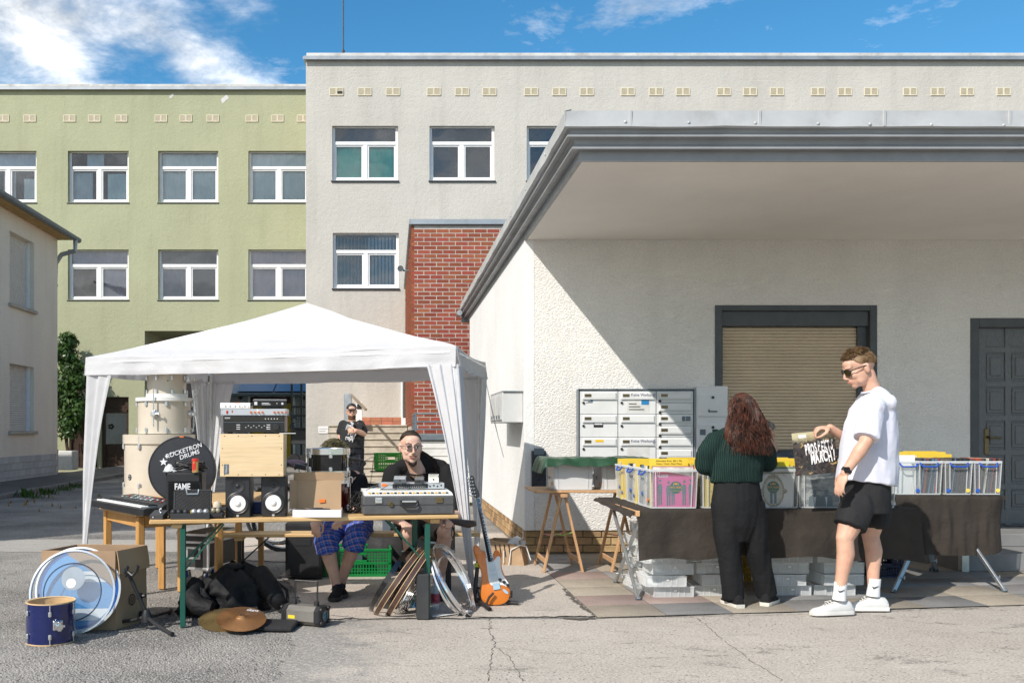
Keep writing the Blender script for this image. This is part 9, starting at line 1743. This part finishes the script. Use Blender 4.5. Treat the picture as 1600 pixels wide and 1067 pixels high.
def seller():
    Y = 9.3; t = thing('person', 'grey haired seller sitting behind the record boxes, half hidden by the woman', 'person', (PX(1203, Y), Y, 0)); q = lambda x, y, d=0: P(x, y, Y+d); side = V((1, .1, 0)); b = MB(); HM = TR(q(1196, 678)) @ rot(0, 0, R(-50)) @ rot(R(18), 0, 0); nk = q(1205, 700, .05); pel, che = V((PX(1206, Y), Y+.2, .5)), q(1207, 712, .08); head(b, HM, nk, .06)
    trunk(b, pel, che, side, [(-.1, .17, .13, 0), (.5, .18, .13, 0), (.9, .19, .12, 0), (1.05, .15, .09, 0)]); sl, sr = che+V((.18, 0, -.04)), che+V((-.18, 0, -.04))
    for s, x in ((sl, .06), (sr, -.05)): e = s+V((x, -.08, -.28)); limb(b, [s, e, e+V((-x*2, -.24, .02))], [.06, .045, .03]); hand(b, e+V((-x*2, -.24, .02)), V((-x, -1, 0)), V((0, 0, -1)), V((-x, 0, 0)))
    for s in (-1, 1): k = pel+V((s*.15, -.42, .0)); k.z = .5; limb(b, [pel+V((s*.09, 0, 0)), k, k+V((0, .02, -.44))], [.1, .065, .04])
    fpart('body', b, SK, t, .009, 3); s = MB(); trunk(s, pel, q(1207, 708, .08), side, [(-.02, .19, .15, 0), (.5, .2, .15, 0), (.9, .215, .14, 0), (1.04, .12, .09, 0)])
    for a, x in ((sl, .06), (sr, -.05)): limb(s, [a, a+V((x, -.08, -.28))*.7], [.09, .088])
    fpart('t_shirt', s, fabric('slate_cotton', (.07, .085, .11), .9), t, .011, 4, folds(5, .008)); s = MB()
    for k in (-1, 1): limb(s, [pel+V((k*.09, 0, -.02)), pel+V((k*.15, -.4, -.02))], [.12, .09])
    fpart('shorts', s, BLK, t, .012, 3); iv = wm(t).inverted(); hm = hair_mat('grey_hair', (.16, .14, .125), (.34, .32, .3)); m = MB()
    def rt(r): th = r.uniform(0, 1.5); ph = r.uniform(0, 6.283); th = min(th, 1.05) if math.sin(ph) < -.2 else th; p = cap_pt(HM, th, ph, .99); d = (p-HM @ V((0, .018, .036))).normalized(); return [iv @ (p+d*.012*u+V((0, 0, -.006*u))) for u in (0, .5, 1)]
    strands(m, rt, 1500, random.Random(5), .0018); m.surf(lambda u, v: iv @ cap_pt(HM, v*(1.0 if math.sin(u*6.283) < -.2 else 1.5), u*6.283, 1.005), 36, 10, 0, True); part('hair', m, hm, t, sharp=80); face_bits(t, HM, hm)
    h = thing('camping_chair', 'dark blue camping chair with a jacket over its back beside the seller', 'chair', (PX(1238, 9.5), 9.5, 0)); m = MB(); m.surf(lambda u, v: (-.5+.62*u, .12+.1*math.sin(u*3.14)-.0, .42+.62*v-.1*(2*u-1)**2*v+.02*noise.noise(V((u*5, v*5, 1)))), 18, 12, .03); part('backrest', m, fabric('navy_canvas', (.008, .01, .02), .9), h); m = MB(); m.box(-.46, .1, -.28, .12, .40, .43, .01); part('seat', m, fabric('navy_canvas', (.008, .01, .02), .9), h)
    for x in (-.45, .09):
        for y in (-.26, .13): m = MB(); m.tube([(x, y, 0), (x, y, .40 if y < 0 else .9)], .012, 8); part('leg', m, M_['rail'], h)
seller()
